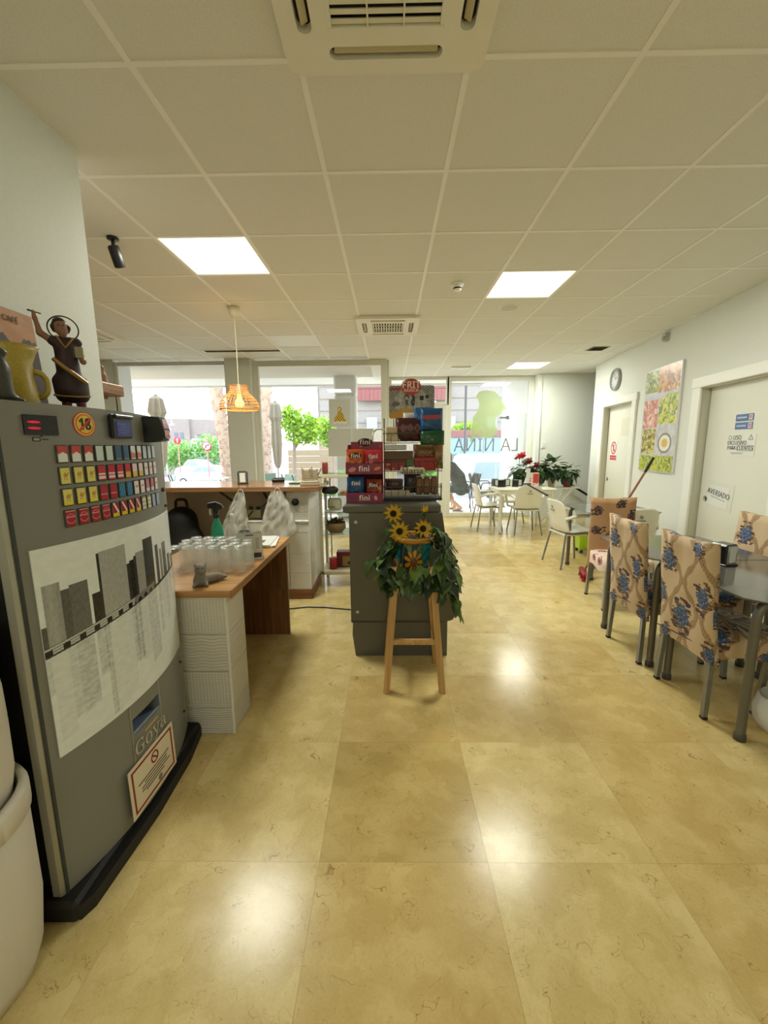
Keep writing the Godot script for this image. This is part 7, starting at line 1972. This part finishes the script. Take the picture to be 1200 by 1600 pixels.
# ---------------------------------------------------------------- dining corner
func sheet(st: SurfaceTool, f: Callable, nu: int, nv: int, thick: float) -> void:
	# a shell of even thickness over f(u, v)
	var G := []
	for i in nu + 1:
		var row := []
		for j in nv + 1:
			var u := float(i) / nu
			var v := float(j) / nv
			var p: Vector3 = f.call(u, v)
			var du: Vector3 = f.call(minf(u + 0.01, 1.0), v) - f.call(maxf(u - 0.01, 0.0), v)
			var dv: Vector3 = f.call(u, minf(v + 0.01, 1.0)) - f.call(u, maxf(v - 0.01, 0.0))
			var n := du.cross(dv).normalized()
			row.append([p + n * thick / 2, p - n * thick / 2])
		G.append(row)
	st.set_smooth_group(1)
	for i in nu:
		for j in nv:
			var a := Vector2(float(i) / nu, 1.0 - float(j) / nv)
			var b := Vector2(float(i + 1) / nu, 1.0 - float(j) / nv)
			var c := Vector2(float(i + 1) / nu, 1.0 - float(j + 1) / nv)
			var d := Vector2(float(i) / nu, 1.0 - float(j + 1) / nv)
			quad(st, G[i][j][0], G[i + 1][j][0], G[i + 1][j + 1][0], G[i][j + 1][0], a, b, c, d)
			quad(st, G[i + 1][j][1], G[i][j][1], G[i][j + 1][1], G[i + 1][j + 1][1], b, a, d, c)
	for i in nu:
		quad(st, G[i][0][1], G[i + 1][0][1], G[i + 1][0][0], G[i][0][0])
		quad(st, G[i][nv][0], G[i + 1][nv][0], G[i + 1][nv][1], G[i][nv][1])
	for j in nv:
		quad(st, G[0][j + 1][1], G[0][j][1], G[0][j][0], G[0][j + 1][0])
		quad(st, G[nu][j][1], G[nu][j + 1][1], G[nu][j + 1][0], G[nu][j][0])
func spot(im: Image, cx: float, cy: float, r: float, c: Color, lobes := 0.0, amp := 0.0) -> void:
	for y in range(maxi(0, int(cy - r * 1.5)), mini(im.get_height(), int(cy + r * 1.5) + 1)):
		for x in range(maxi(0, int(cx - r * 1.5)), mini(im.get_width(), int(cx + r * 1.5) + 1)):
			var d := Vector2(x - cx, y - cy)
			if d.length() < r * (1.0 + amp * cos(d.angle() * lobes)): im.set_pixel(x, y, c)
func floral(key: String) -> StandardMaterial3D:
	if mats.has(key): return mats[key]
	var W := 256
	var H := 400
	var im := Image.create(W, H, false, Image.FORMAT_RGB8)
	var r := RandomNumberGenerator.new()
	r.seed = key.hash()
	if key == "cloth_blue_roses":
		im.fill(c8(208, 182, 146))
		# scrolled bands
		for k in 4:
			var px: float = [16.0, 92.0, 164.0, 240.0][k]
			var sg := 1.0 if k % 2 == 0 else -1.0
			for y in range(0, H, 2):
				var x := px + sg * 26.0 * sin(y * 0.03)
				spot(im, x, y, 7.5 + 3.5 * sin(y * 0.13), c8(176, 146, 104), 3.0, 0.3)
			for y in range(0, H, 9):
				var x := px + sg * 26.0 * sin(y * 0.03)
				for e in [[5.0, 4.2], [-6.0, 3.2]]:
					spot(im, x + e[0] * (1.0 + 0.4 * sin(y * 0.7)), y, e[1], c8(122, 94, 66))
					spot(im, x + e[0] * (1.0 + 0.4 * sin(y * 0.7)) + 0.8, y, e[1] * 0.55, c8(196, 168, 126))
		for e in [[54.0, 96.0, 1.5], [196.0, 24.0, 1.0], [214.0, 190.0, 1.35], [122.0, 292.0, 1.75], [14.0, 236.0, 1.1], [244.0, 372.0, 1.1], [40.0, 386.0, 1.1]]:
			for q in 46:
				var a := r.randf() * TAU
				var d: float = (15.0 + 22.0 * r.randf()) * e[2]
				spot(im, e[0] + cos(a) * d * 0.7, e[1] + sin(a) * d * 1.25, 3.4 * e[2] * (0.5 + r.randf()), [c8(72, 48, 48), c8(98, 62, 52), c8(60, 54, 66), c8(120, 84, 66)][r.randi() % 4], 2.0, 0.5)
			for q in 8:
				var a := TAU * q / 8.0 + 0.3
				var dd := 12.0 if q % 2 == 0 else 8.0
				var cx: float = e[0] + cos(a) * dd * e[2]
				var cy: float = e[1] + sin(a) * dd * 1.5 * e[2]
				spot(im, cx, cy, 8.6 * e[2], c8(58, 70, 98), 5.0, 0.18)
				spot(im, cx - 1, cy - 1, 6.4 * e[2], [c8(104, 132, 168), c8(84, 110, 150)][q % 2], 4.0, 0.28)
				spot(im, cx + 1, cy, 3.6 * e[2], c8(56, 66, 98), 3.0, 0.35)
				spot(im, cx, cy, 2.0 * e[2], c8(140, 164, 194), 3.0, 0.3)
	elif key == "cloth_tan_sprigs":
		im.fill(c8(178, 138, 96))
		for e in [[40.0, 70.0], [170.0, 30.0], [230.0, 110.0], [30.0, 190.0], [120.0, 230.0], [210.0, 260.0], [60.0, 340.0], [180.0, 370.0]]:
			for q in 7:
				var a := TAU * q / 7.0
				spot(im, e[0] + cos(a) * 17, e[1] + sin(a) * 17, 9.0, c8(44, 32, 30), 3.0, 0.25)
				spot(im, e[0] + cos(a) * 17, e[1] + sin(a) * 17, 5.5, [c8(120, 108, 110), c8(122, 40, 38)][q % 2], 3.0, 0.25)
			spot(im, e[0], e[1], 8.0, c8(52, 36, 34), 5.0, 0.2)
			var p := Vector2(e[0], e[1])
			for q in 120:
				p += Vector2(cos(q * 0.07 + e[0]), sin(q * 0.09 + e[1])) * 1.7
				spot(im, p.x, p.y, 2.1, c8(40, 30, 28))
				if q % 17 == 16: spot(im, p.x + 6, p.y, 6.0, c8(60, 44, 42), 2.0, 0.5)
	else: # pale cloth with burgundy sprigs
		im.fill(c8(222, 198, 180))
		for e in [[40.0, 60.0], [150.0, 40.0], [220.0, 140.0], [60.0, 190.0], [150.0, 240.0], [230.0, 330.0], [60.0, 330.0]]:
			for q in 6:
				var a := TAU * q / 6.0
				spot(im, e[0] + cos(a) * 18, e[1] + sin(a) * 18, 12.0, c8(116, 26, 42), 3.0, 0.25)
				spot(im, e[0] + cos(a) * 18, e[1] + sin(a) * 18, 6.0, c8(196, 140, 130), 3.0, 0.25)
			spot(im, e[0], e[1], 9.0, c8(64, 26, 34), 5.0, 0.2)
			var p := Vector2(e[0], e[1])
			for q in 50:
				p += Vector2(cos(q * 0.08 + e[0]), sin(q * 0.1 + e[1])) * 2.0
				spot(im, p.x, p.y, 2.4, c8(110, 30, 40))
	var m := texmat(key, im, 0.75)
	m.rim_enabled = true; m.rim = 0.2
	return m
func covered_chair(label: String, at: Vector3, turn: float, back_key: String, seat_key: String, group: String, lean := 0.06) -> Node3D:
	# faces +z
	var o := thing("covered_dining_chair", label, "chair", at, turn, group)
	var bm := floral(back_key)
	var sm := floral(seat_key)
	var leg := mat("chair_leg", c8(146, 146, 138), 0.35, 0.6)
	for sx in [-1.0, 1.0]:
		for e in [[-0.2, -0.215], [0.17, 0.2]]:
			var st := ST()
			var a := Vector3(sx * 0.195, 0.0, e[1])
			var b := Vector3(sx * 0.18, 0.42, e[0])
			var w := 0.0125
			var p := []
			for q in [a, b]:
				for c in [Vector3(-w, 0, w), Vector3(w, 0, w), Vector3(w, 0, -w), Vector3(-w, 0, -w)]: p.append(q + c)
			st.set_smooth_group(-1)
			for k in 4: quad(st, p[k], p[(k + 1) % 4], p[4 + (k + 1) % 4], p[4 + k])
			quad(st, p[3], p[2], p[1], p[0])
			quad(st, p[4], p[5], p[6], p[7])
			part("leg", st, leg, o)
			bx("leg_cap", a + Vector3(0, 0.008, 0), Vector3(0.03, 0.016, 0.03), mat("cap_black", c8(36, 36, 36), 0.6), o, 0.003)
	var P := func(u: float, v: float, s: float) -> Vector3:
		var w := lerpf(0.215, 0.195, v) + 0.012 * pow(v, 6.0)
		var x := (u * 2.0 - 1.0)
		var edge := 1.0 - pow(absf(x), 6.0)
		var y := lerpf(0.33, 0.955, v) + 0.014 * x * x * v - 0.02 * (1.0 - v) * x * x
		var wr_ := 0.006 * sin(x * 11.0) * pow(v, 4.0) + 0.004 * sin(x * 5.0 + v * 9.0)
		return Vector3(x * w, y, -0.2 - lean * v + s * (0.012 + 0.016 * edge * (1.0 - 0.3 * v)) + wr_)
	var st := ST()
	st.set_smooth_group(1)
	var nu := 14
	var nv := 12
	for i in nu:
		for j in nv:
			var u0 := float(i) / nu
			var u1 := float(i + 1) / nu
			var v0 := float(j) / nv
			var v1 := float(j + 1) / nv
			quad(st, P.call(u0, v0, 1.0), P.call(u1, v0, 1.0), P.call(u1, v1, 1.0), P.call(u0, v1, 1.0), Vector2(u0, 1 - v0), Vector2(u1, 1 - v0), Vector2(u1, 1 - v1), Vector2(u0, 1 - v1))
			quad(st, P.call(u1, v0, -1.0), P.call(u0, v0, -1.0), P.call(u0, v1, -1.0), P.call(u1, v1, -1.0), Vector2(1 - u1, 1 - v0), Vector2(1 - u0, 1 - v0), Vector2(1 - u0, 1 - v1), Vector2(1 - u1, 1 - v1))
	for j in nv:
		var v0 := float(j) / nv
		var v1 := float(j + 1) / nv
		quad(st, P.call(0.0, v0, -1.0), P.call(0.0, v0, 1.0), P.call(0.0, v1, 1.0), P.call(0.0, v1, -1.0), Vector2(0, 1 - v0), Vector2(0.06, 1 - v0), Vector2(0.06, 1 - v1), Vector2(0, 1 - v1))
		quad(st, P.call(1.0, v0, 1.0), P.call(1.0, v0, -1.0), P.call(1.0, v1, -1.0), P.call(1.0, v1, 1.0), Vector2(0.94, 1 - v0), Vector2(1, 1 - v0), Vector2(1, 1 - v1), Vector2(0.94, 1 - v1))
	for i in nu:
		var u0 := float(i) / nu
		var u1 := float(i + 1) / nu
		quad(st, P.call(u0, 1.0, 1.0), P.call(u1, 1.0, 1.0), P.call(u1, 1.0, -1.0), P.call(u0, 1.0, -1.0), Vector2(u0, 0.03), Vector2(u1, 0.03), Vector2(u1, 0), Vector2(u0, 0))
	part("back_cover", st, bm, o)
	tb("back_piping", [Vector3(-0.214, 0.4, -0.232), Vector3(0.0, 0.385, -0.236), Vector3(0.214, 0.36, -0.232)], 0.003, mat("piping_brown", c8(92, 66, 52), 0.8), o, 6)
	# seat with its fitted skirt
	st = ST()
	var S := func(u: float, v: float) -> Vector3:
		# v: 0 hem, 0.35 seat edge, 1 middle of the seat; u round the rim
		var a := u * TAU
		var c := Vector2(cos(a), sin(a))
		var k := 1.0 / pow(pow(absf(c.x), 6.0) + pow(absf(c.y), 6.0), 1.0 / 6.0)
		var rim := Vector2(c.x * k * 0.215, c.y * k * 0.215)
		if v < 0.4:
			var t := v / 0.4
			return Vector3(rim.x, lerpf(0.35 + 0.012 * sin(a * 5.0), 0.455, t), rim.y * -1.0 + 0.0)
		var t2 := (v - 0.4) / 0.6
		return Vector3(rim.x * (1.0 - t2), 0.455 + 0.03 * sqrt(t2), -rim.y * (1.0 - t2))
	st.set_smooth_group(1)
	var n1 := 32
	for i in n1:
		for j in 6:
			var u0 := float(i) / n1
			var u1 := float(i + 1) / n1
			var v0: float = [0.0, 0.2, 0.4, 0.47, 0.6, 0.8, 1.0][j]
			var v1: float = [0.0, 0.2, 0.4, 0.47, 0.6, 0.8, 1.0][j + 1]
			quad(st, S.call(u0, v0), S.call(u1, v0), S.call(u1, v1), S.call(u0, v1), Vector2(fmod(u0 * 4.0, 1.01), 1 - v0 * 0.6), Vector2(fmod(u0 * 4.0, 1.01) + 4.0 / n1, 1 - v0 * 0.6), Vector2(fmod(u0 * 4.0, 1.01) + 4.0 / n1, 1 - v1 * 0.6), Vector2(fmod(u0 * 4.0, 1.01), 1 - v1 * 0.6))
	part("seat_cover", st, sm, o)
	bx("seat_frame", Vector3(0, 0.4, -0.01), Vector3(0.36, 0.04, 0.38), leg, o, 0.004)
	return o
func plastic_chair(label: String, at: Vector3, turn: float, group: String) -> Node3D:
	# white armchair with metal legs, faces +z
	var o := thing("plastic_armchair", label, "chair", at, turn, group)
	var m := mat("chair_white", c8(230, 228, 212), 0.35)
	var f := func(u: float, v: float) -> Vector3:
		var x := u * 2.0 - 1.0
		var prof := [Vector3(0.235, 0.4, 0.24), Vector3(0.23, 0.435, 0.215), Vector3(0.225, 0.43, 0.05), Vector3(0.215, 0.42, -0.1), Vector3(0.215, 0.44, -0.17), Vector3(0.215, 0.5, -0.2), Vector3(0.215, 0.62, -0.225), Vector3(0.205, 0.75, -0.255), Vector3(0.18, 0.82, -0.272)]
		var t := v * (prof.size() - 1)
		var i := int(minf(floor(t), prof.size() - 2))
		var q: Vector3 = prof[i].lerp(prof[i + 1], t - i)
		var seat := clampf(1.0 - (v - 0.35) * 4.0, 0, 1)
		var bk := 1.0 - seat
		return Vector3(x * q.x, q.y + 0.025 * pow(absf(x), 3.0) * seat - 0.04 * pow(absf(x), 5.0) * clampf((v - 0.85) / 0.15, 0, 1), q.z + 0.045 * x * x * bk)
	var st := ST()
	sheet(st, f, 14, 26, 0.012)
	part("shell", st, m, o)
	for s in [-1.0, 1.0]:
		st = ST()
		tube(st, bent([Vector3(s * 0.205, 0.6, -0.19), Vector3(s * 0.265, 0.65, -0.1), Vector3(s * 0.285, 0.655, 0.1), Vector3(s * 0.265, 0.6, 0.2), Vector3(s * 0.225, 0.43, 0.2)], 0.06), 0.02, 8, true, 1.0)
		part("armrest", st, m, o)
		for z in [-1.0, 1.0]:
			tb("leg", [Vector3(s * 0.17, 0.43, z * 0.15 - 0.01), Vector3(s * 0.225, 0.0, z * 0.22 - 0.01)], 0.0125, mat("chair_leg_grey", c8(140, 138, 128), 0.35, 0.6), o)
	bx("under_frame", Vector3(0, 0.405, -0.01), Vector3(0.36, 0.02, 0.34), m, o, 0.004)
	var lg := Node3D.new()
	lg.name = "back_logo"
	o.add_child(lg)
	var gm := mat("logo_grey", c8(110, 108, 98), 0.6)
	for i in 3: bx("logo_bar", Vector3(0, 0.742 - 0.012 * i, -0.262 + 0.0025 * i), Vector3(0.034, 0.006, 0.003), gm, lg, 0.0, RX(0.2) * RZ(0.3))
	bx("logo_line", Vector3(0, 0.69, -0.252), Vector3(0.1, 0.009, 0.003), gm, lg, 0.0, RX(0.2))
	return o
func glass_table(label: String, x0: float, x1: float, z0: float, z1: float, group: String) -> void:
	var C := Vector3((x0 + x1) / 2, 0, (z0 + z1) / 2)
	var o := thing("dining_table", label, "table", C, 0.0, group)
	var w := x1 - x0
	var d := z1 - z0
	var c := 0.06
	var poly := PackedVector2Array([Vector2(-w / 2 + c, -d / 2), Vector2(w / 2 - c, -d / 2), Vector2(w / 2, -d / 2 + c), Vector2(w / 2, d / 2 - c), Vector2(w / 2 - c, d / 2), Vector2(-w / 2 + c, d / 2), Vector2(-w / 2, d / 2 - c), Vector2(-w / 2, -d / 2 + c)])
	var st := ST()
	prism(st, poly, 0.0, 0.008, T(Vector3(0, 0.742, 0), RX(-PI / 2)))
	part("glass_top", st, mat("table_glass", c8(98, 96, 88), 0.1), o)
	st = ST()
	var lm := mat("table_leg", c8(118, 114, 104), 0.4, 0.5)
	for s in [-1.0, 1.0]:
		bx("rail", Vector3(0, 0.712, s * (d / 2 - 0.1)), Vector3(w - 0.3, 0.03, 0.02), lm, o)
		bx("rail", Vector3(s * (w / 2 - 0.16), 0.712, 0), Vector3(0.02, 0.03, d - 0.22), lm, o)
		for t in [-1.0, 1.0]:
			tb("leg", bent([Vector3(s * (w / 2 - 0.085), 0.0, t * (d / 2 - 0.07)), Vector3(s * (w / 2 - 0.085), 0.725, t * (d / 2 - 0.07)), Vector3(s * (w / 2 - 0.3), 0.725, t * (d / 2 - 0.09))], 0.09, 6), 0.021, lm, o, 12)
			lt("foot", [Vector2(0, 0), Vector2(0.026, 0), Vector2(0.026, 0.03), Vector2(0.021, 0.04), Vector2(0, 0.04)], mat("foot_grey", c8(80, 78, 72), 0.6), o, Vector3(s * (w / 2 - 0.085), 0, t * (d / 2 - 0.07)), 14)
func build_dining() -> void:
	var G := "glass topped tables of the dining corner"
	glass_table("grey glass table with the black dispenser, nearest the open aisle end", 1.665, 2.42, -2.49, -1.8, G)
	glass_table("grey glass table between the near table and the tan covered chair", 1.65, 2.42, -3.22, -2.5, G)
	glass_table("grey glass table by the white plastic armchairs along the wall", 2.12, 2.9, -5.02, -4.28, G)
	var F := "flower covered dining chairs"
	covered_chair("blue rose covered chair pushed under the dispenser table on the aisle side", Vector3(1.905, 0, -2.225), PI / 2, "cloth_blue_roses", "cloth_blue_roses", F)
	covered_chair("blue rose covered chair on the aisle side beside the tan covered chair", Vector3(1.895, 0, -2.79), PI / 2, "cloth_blue_roses", "cloth_blue_roses", F)
	covered_chair("blue rose covered chair on the wall side of the glass tables", Vector3(2.4, 0, -2.83), -PI / 2 + 0.1, "cloth_blue_roses", "cloth_blue_roses", F)
	covered_chair("chair with a burgundy sprigged seat under the near end of the tables", Vector3(2.19, 0, -1.87), -PI / 2, "cloth_burgundy", "cloth_burgundy", F)
	covered_chair("tan chair with black sprigs facing the end of the glass tables", Vector3(2.12, 0, -3.68), -0.1, "cloth_tan_sprigs", "cloth_burgundy", F, 0.03)
	var W := "white plastic armchairs"
	plastic_chair("white plastic armchair turned towards the wall beside the green bucket", Vector3(2.23, 0, -4.97), PI / 2 + 0.12, W)
	plastic_chair("white plastic armchair behind the tan covered chair, its back to the aisle", Vector3(2.57, 0, -4.4), PI, W)
	napkin_box("black napkin dispenser on the near glass table", Vector3(2.01, 0.7505, -2.42), 0.3)
	var nb := napkin_box("black napkin dispenser on the far glass table behind the broom", Vector3(2.66, 0.7505, -4.55), 0.2)
	# broom leaning on the armchair
	var br := thing("broom", "broom with a red brush and brown handle leaning on the white armchair", "broom", Vector3(2.15, 0, -4.4))
	var top := Vector3(2.65, 1.335, -4.17) - Vector3(2.15, 0, -4.4)
	var d := top.normalized()
	bx("brush_block", Vector3(0.0, 0.075, 0.0), Vector3(0.06, 0.05, 0.3), mat("broom_red", c8(150, 18, 36), 0.45), br, 0.015, RY(-0.25))
	var st := ST()
	var r := RandomNumberGenerator.new()
	r.seed = 9
	for i in 220:
		var p := RY(-0.25) * Vector3(r.randf_range(-0.024, 0.024), 0.055, r.randf_range(-0.14, 0.14))
		tube(st, [p, p + Vector3(r.randf_range(-0.014, 0.014), -0.054, r.randf_range(-0.012, 0.012))], 0.0022, 4)
	part("bristles", st, mat("bristle_red", c8(172, 30, 50), 0.6), br).set_meta("kind", "stuff")
	tb("handle", [Vector3(0, 0.09, 0), d * (top.length() - 0.14)], 0.011, mat("handle_brown", c8(150, 92, 70), 0.5), br)
	tb("grip", [d * (top.length() - 0.16), top], 0.0135, mats["black_plastic"], br)
	# lime bucket
	var gb := thing("lime_bucket", "bright lime green wheeled bucket behind the white armchair", "bucket", Vector3(2.7, 0, -5.55))
	bx("body", Vector3(0, 0.165, 0), Vector3(0.22, 0.25, 0.2), mat("lime", c8(172, 206, 24), 0.4), gb, 0.025)
	bx("rim", Vector3(0, 0.285, 0), Vector3(0.24, 0.02, 0.22), mat("lime", c8(172, 206, 24)), gb, 0.008)
	for sx in [-0.08, 0.08]:
		for sz in [-0.07, 0.07]: lt("wheel", [Vector2(0, -0.012), Vector2(0.022, -0.012), Vector2(0.022, 0.012), Vector2(0, 0.012)], mats["black_plastic"], gb, Vector3(sx, 0.022, sz), 14, 1, 1, RZ(PI / 2))
	# white bowl shaped bin under the near table
	var wb := thing("white_bowl_bin", "round white bin on the floor under the near end of the tables", "bin", Vector3(2.015, 0, -1.93))
	lt("bowl", [Vector2(0, 0), Vector2(0.09, 0.0), Vector2(0.12, 0.05), Vector2(0.125, 0.12), Vector2(0.11, 0.18), Vector2(0.1, 0.19), Vector2(0.1, 0.18), Vector2(0.11, 0.1), Vector2(0, 0.02)], mat("plate_white", c8(224, 222, 212)), wb, Vector3.ZERO, 28)

# ---------------------------------------------------------------- far corner by the window
func bush(o: Node3D, at: Vector3, rad: Vector3, n: int, ms: Array, sd: int) -> void:
	var r := RandomNumberGenerator.new()
	r.seed = sd
	for i in n:
		var d := Vector3(r.randfn(), r.randfn() * 0.8 + 0.25, r.randfn()).normalized() * (0.45 + 0.55 * r.randf())
		var p := at + d * rad
		var dir := (d + Vector3.DOWN * 0.35).normalized()
		var up := (Vector3.UP + d * 0.4).normalized()
		var x := up.cross(dir).normalized()
		var s := r.randf_range(0.8, 1.25)
		put("leaf", ms[r.randi() % ms.size()], o, T(p, Basis(x * s, dir.cross(x) * s, dir * s)))
	for i in 5:
		var a := TAU * i / 5.0
		tb("stem", [at - Vector3(0, rad.y * 1.1, 0), at + Vector3(cos(a) * rad.x * 0.5, 0, sin(a) * rad.z * 0.5)], 0.004, mat("stem_green", c8(40, 70, 30)), o, 5)
func build_far_corner() -> void:
	var wt := mat("table_plastic", c8(228, 226, 208), 0.35)
	var t := thing("plastic_table", "white plastic table carrying napkin dispensers by the far window", "table", Vector3(2.28, 0, -7.13))
	bx("table_top", Vector3(0, 0.735, 0), Vector3(0.98, 0.03, 0.76), wt, t, 0.012)
	for s in [-1.0, 1.0]:
		bx("apron", Vector3(0, 0.69, s * 0.33), Vector3(0.84, 0.06, 0.02), wt, t, 0.004)
		bx("apron", Vector3(s * 0.42, 0.69, 0), Vector3(0.02, 0.06, 0.64), wt, t, 0.004)
		for z in [-1.0, 1.0]: bx("leg", Vector3(s * 0.42, 0.36, z * 0.33), Vector3(0.045, 0.72, 0.045), wt, t, 0.01)
	plastic_chair("white plastic armchair at the table of dispensers, turned towards the alcove", Vector3(1.72, 0, -7.14), PI / 2 + 0.05, "white plastic armchairs")
	plastic_chair("white plastic armchair pushed under the front of the dispenser table", Vector3(2.27, 0, -6.83), PI, "white plastic armchairs")
	plastic_chair("white plastic armchair on the window side of the dispenser table", Vector3(2.3, 0, -7.85), 0.1, "white plastic armchairs")
	for k in 6:
		napkin_box("black napkin dispenser on the white plastic table, %s" % ["farthest from the leaflet box", "fifth from the leaflet box", "fourth from the leaflet box", "third from the leaflet box", "second from the leaflet box", "closest to the leaflet box"][k], Vector3(1.88 + 0.105 * (k % 5) + (0.05 if k == 5 else 0.0), 0.7505, -7.3 + (0.14 if k in [1, 3] else 0.0) + (0.17 if k == 5 else 0.0)), [0.3, 1.2, 0.1, 1.4, 0.2, 1.5][k], "dispensers on the white table")
	var rb := thing("leaflet_box", "red and white leaflet box standing on the white plastic table", "box", Vector3(2.5, 0.7505, -7.12), -0.2)
	bx("carton", Vector3(0, 0.12, 0), Vector3(0.16, 0.24, 0.1), blotch("leaflet_print", c8(224, 214, 206), [c8(196, 60, 48), c8(206, 84, 70)], 71, 16), rb, 0.004)
	bx("red_panel", Vector3(0.03, 0.15, 0.051), Vector3(0.09, 0.16, 0.002), mat("leaflet_red", c8(200, 62, 50), 0.5), rb)
	bx("raised_flap", Vector3(-0.1, 0.17, 0.02), Vector3(0.06, 0.3, 0.004), mat("paper_white", c8(228, 229, 222)), rb, 0.001, RZ(-0.06))
	# plants
	var gl := []
	for i in 3: gl.append(leaf_mesh(0.1, 0.13, 0.08, 0.3, leafmat("corner_leaf_%d" % i, [c8(42, 66, 28), c8(58, 88, 36), c8(30, 52, 26)][i], 0.4)))
	var terra := mat("pot_terracotta", c8(136, 58, 46), 0.6)
	var cream := mat("pot_cream", c8(200, 184, 148), 0.6)
	var pot := [Vector2(0, 0), Vector2(0.6, 0), Vector2(0.92, 0.82), Vector2(1.0, 0.84), Vector2(1.0, 1.0), Vector2(0.88, 1.0), Vector2(0.85, 0.86), Vector2(0, 0.84)]
	var plants := [["leafy green plant in a terracotta pot on the folding stand", Vector3(3.2, 0.716, -7.42), 0.08, 0.13, terra, Vector3(0, 0.24, 0), Vector3(0.2, 0.16, 0.16), 60, 1], ["leafy green plant in a cream pot on the folding stand", Vector3(2.94, 0.716, -7.46), 0.085, 0.17, cream, Vector3(-0.03, 0.33, 0), Vector3(0.24, 0.18, 0.18), 70, 2], ["small plant in a cream pot behind the leaflet box", Vector3(2.66, 0.7505, -7.33), 0.07, 0.14, cream, Vector3(0, 0.26, 0), Vector3(0.15, 0.13, 0.13), 36, 3], ["dark leaved plant with red flowers on the white plastic table", Vector3(2.36, 0.7505, -7.4), 0.075, 0.13, terra, Vector3(0.02, 0.25, 0), Vector3(0.19, 0.17, 0.14), 54, 4]]
	for e in plants:
		var o := thing("potted_plant", e[0], "potted plant", e[1], 0.0, "potted plants in the far corner")
		var pf := []
		for q in pot: pf.append(Vector2(q.x * e[2], q.y * e[3]))
		lt("pot", pf, e[4], o, Vector3.ZERO, 22)
		lt("soil", [Vector2(e[2] * 0.86, e[3] * 0.9), Vector2(0, e[3] * 0.92)], mat("soil", c8(52, 38, 30)), o, Vector3.ZERO, 18)
		bush(o, e[5], e[6], e[7], gl, e[8])
		if e[8] == 4:
			for f in [[Vector3(0.0, 0.54, 0.05), c8(214, 56, 70)], [Vector3(0.1, 0.44, 0.12), c8(150, 50, 62)], [Vector3(0.22, 0.36, 0.14), c8(120, 30, 44)], [Vector3(-0.04, 0.52, 0.0), c8(206, 70, 80)]]:
				var st := ST()
				leaf_cloud(st, f[0], Vector3(0.05, 0.03, 0.04), 50, 0.06, 5)
				part("flower_head", st, leafmat("petal_%s" % (f[1] as Color).to_html(), f[1], 0.4), o)
				tb("flower_stem", [Vector3(0, 0.15, 0), f[0]], 0.004, mats["stem_green"], o, 5)
	# folding stand
	var fs := thing("folding_stand", "low white folding stand holding two potted plants", "stand", Vector3(3.06, 0, -7.44))
	bx("stand_top", Vector3(0, 0.704, 0), Vector3(0.66, 0.02, 0.3), wt, fs, 0.006)
	for z in [-0.11, 0.11]:
		tb("crossed_leg", [Vector3(-0.27, 0.0, z), Vector3(0.2, 0.69, z)], 0.014, wt, fs)
		tb("crossed_leg", [Vector3(0.27, 0.0, z * 0.8), Vector3(-0.2, 0.69, z * 0.8)], 0.014, wt, fs)
	# black stick lying over two chair backs
	var sk := thing("black_stick", "black walking stick laid across the backs of two white armchairs", "walking stick", Vector3.ZERO)
	tb("shaft", [Vector3(2.21, 0.845, -6.575), Vector3(1.99, 0.838, -5.15)], 0.012, mat("stick_black", c8(18, 18, 18), 0.85), sk)
	tb("handle", bent([Vector3(2.15, 0.85, -6.59), Vector3(2.21, 0.85, -6.58), Vector3(2.27, 0.85, -6.585)], 0.01), 0.011, mats["stick_black"], sk)
	# handrail going down the alcove stairs
	var hr := thing("handrail", "black handrail sloping down along the grey alcove wall", "handrail", Vector3.ZERO)
	tb("rail", [Vector3(3.45, 0.745, -8.1), Vector3(3.53, 0.717, -8.1), Vector3(3.95, 0.46, -8.1), Vector3(4.6, 0.06, -8.1)], 0.022, mats["black_plastic"], hr, 10)
	for e in [[3.6, 0.674], [4.1, 0.368]]: tb("bracket", [Vector3(e[0], e[1], -8.1), Vector3(e[0], e[1] - 0.03, -8.205)], 0.01, mats["black_plastic"], hr)
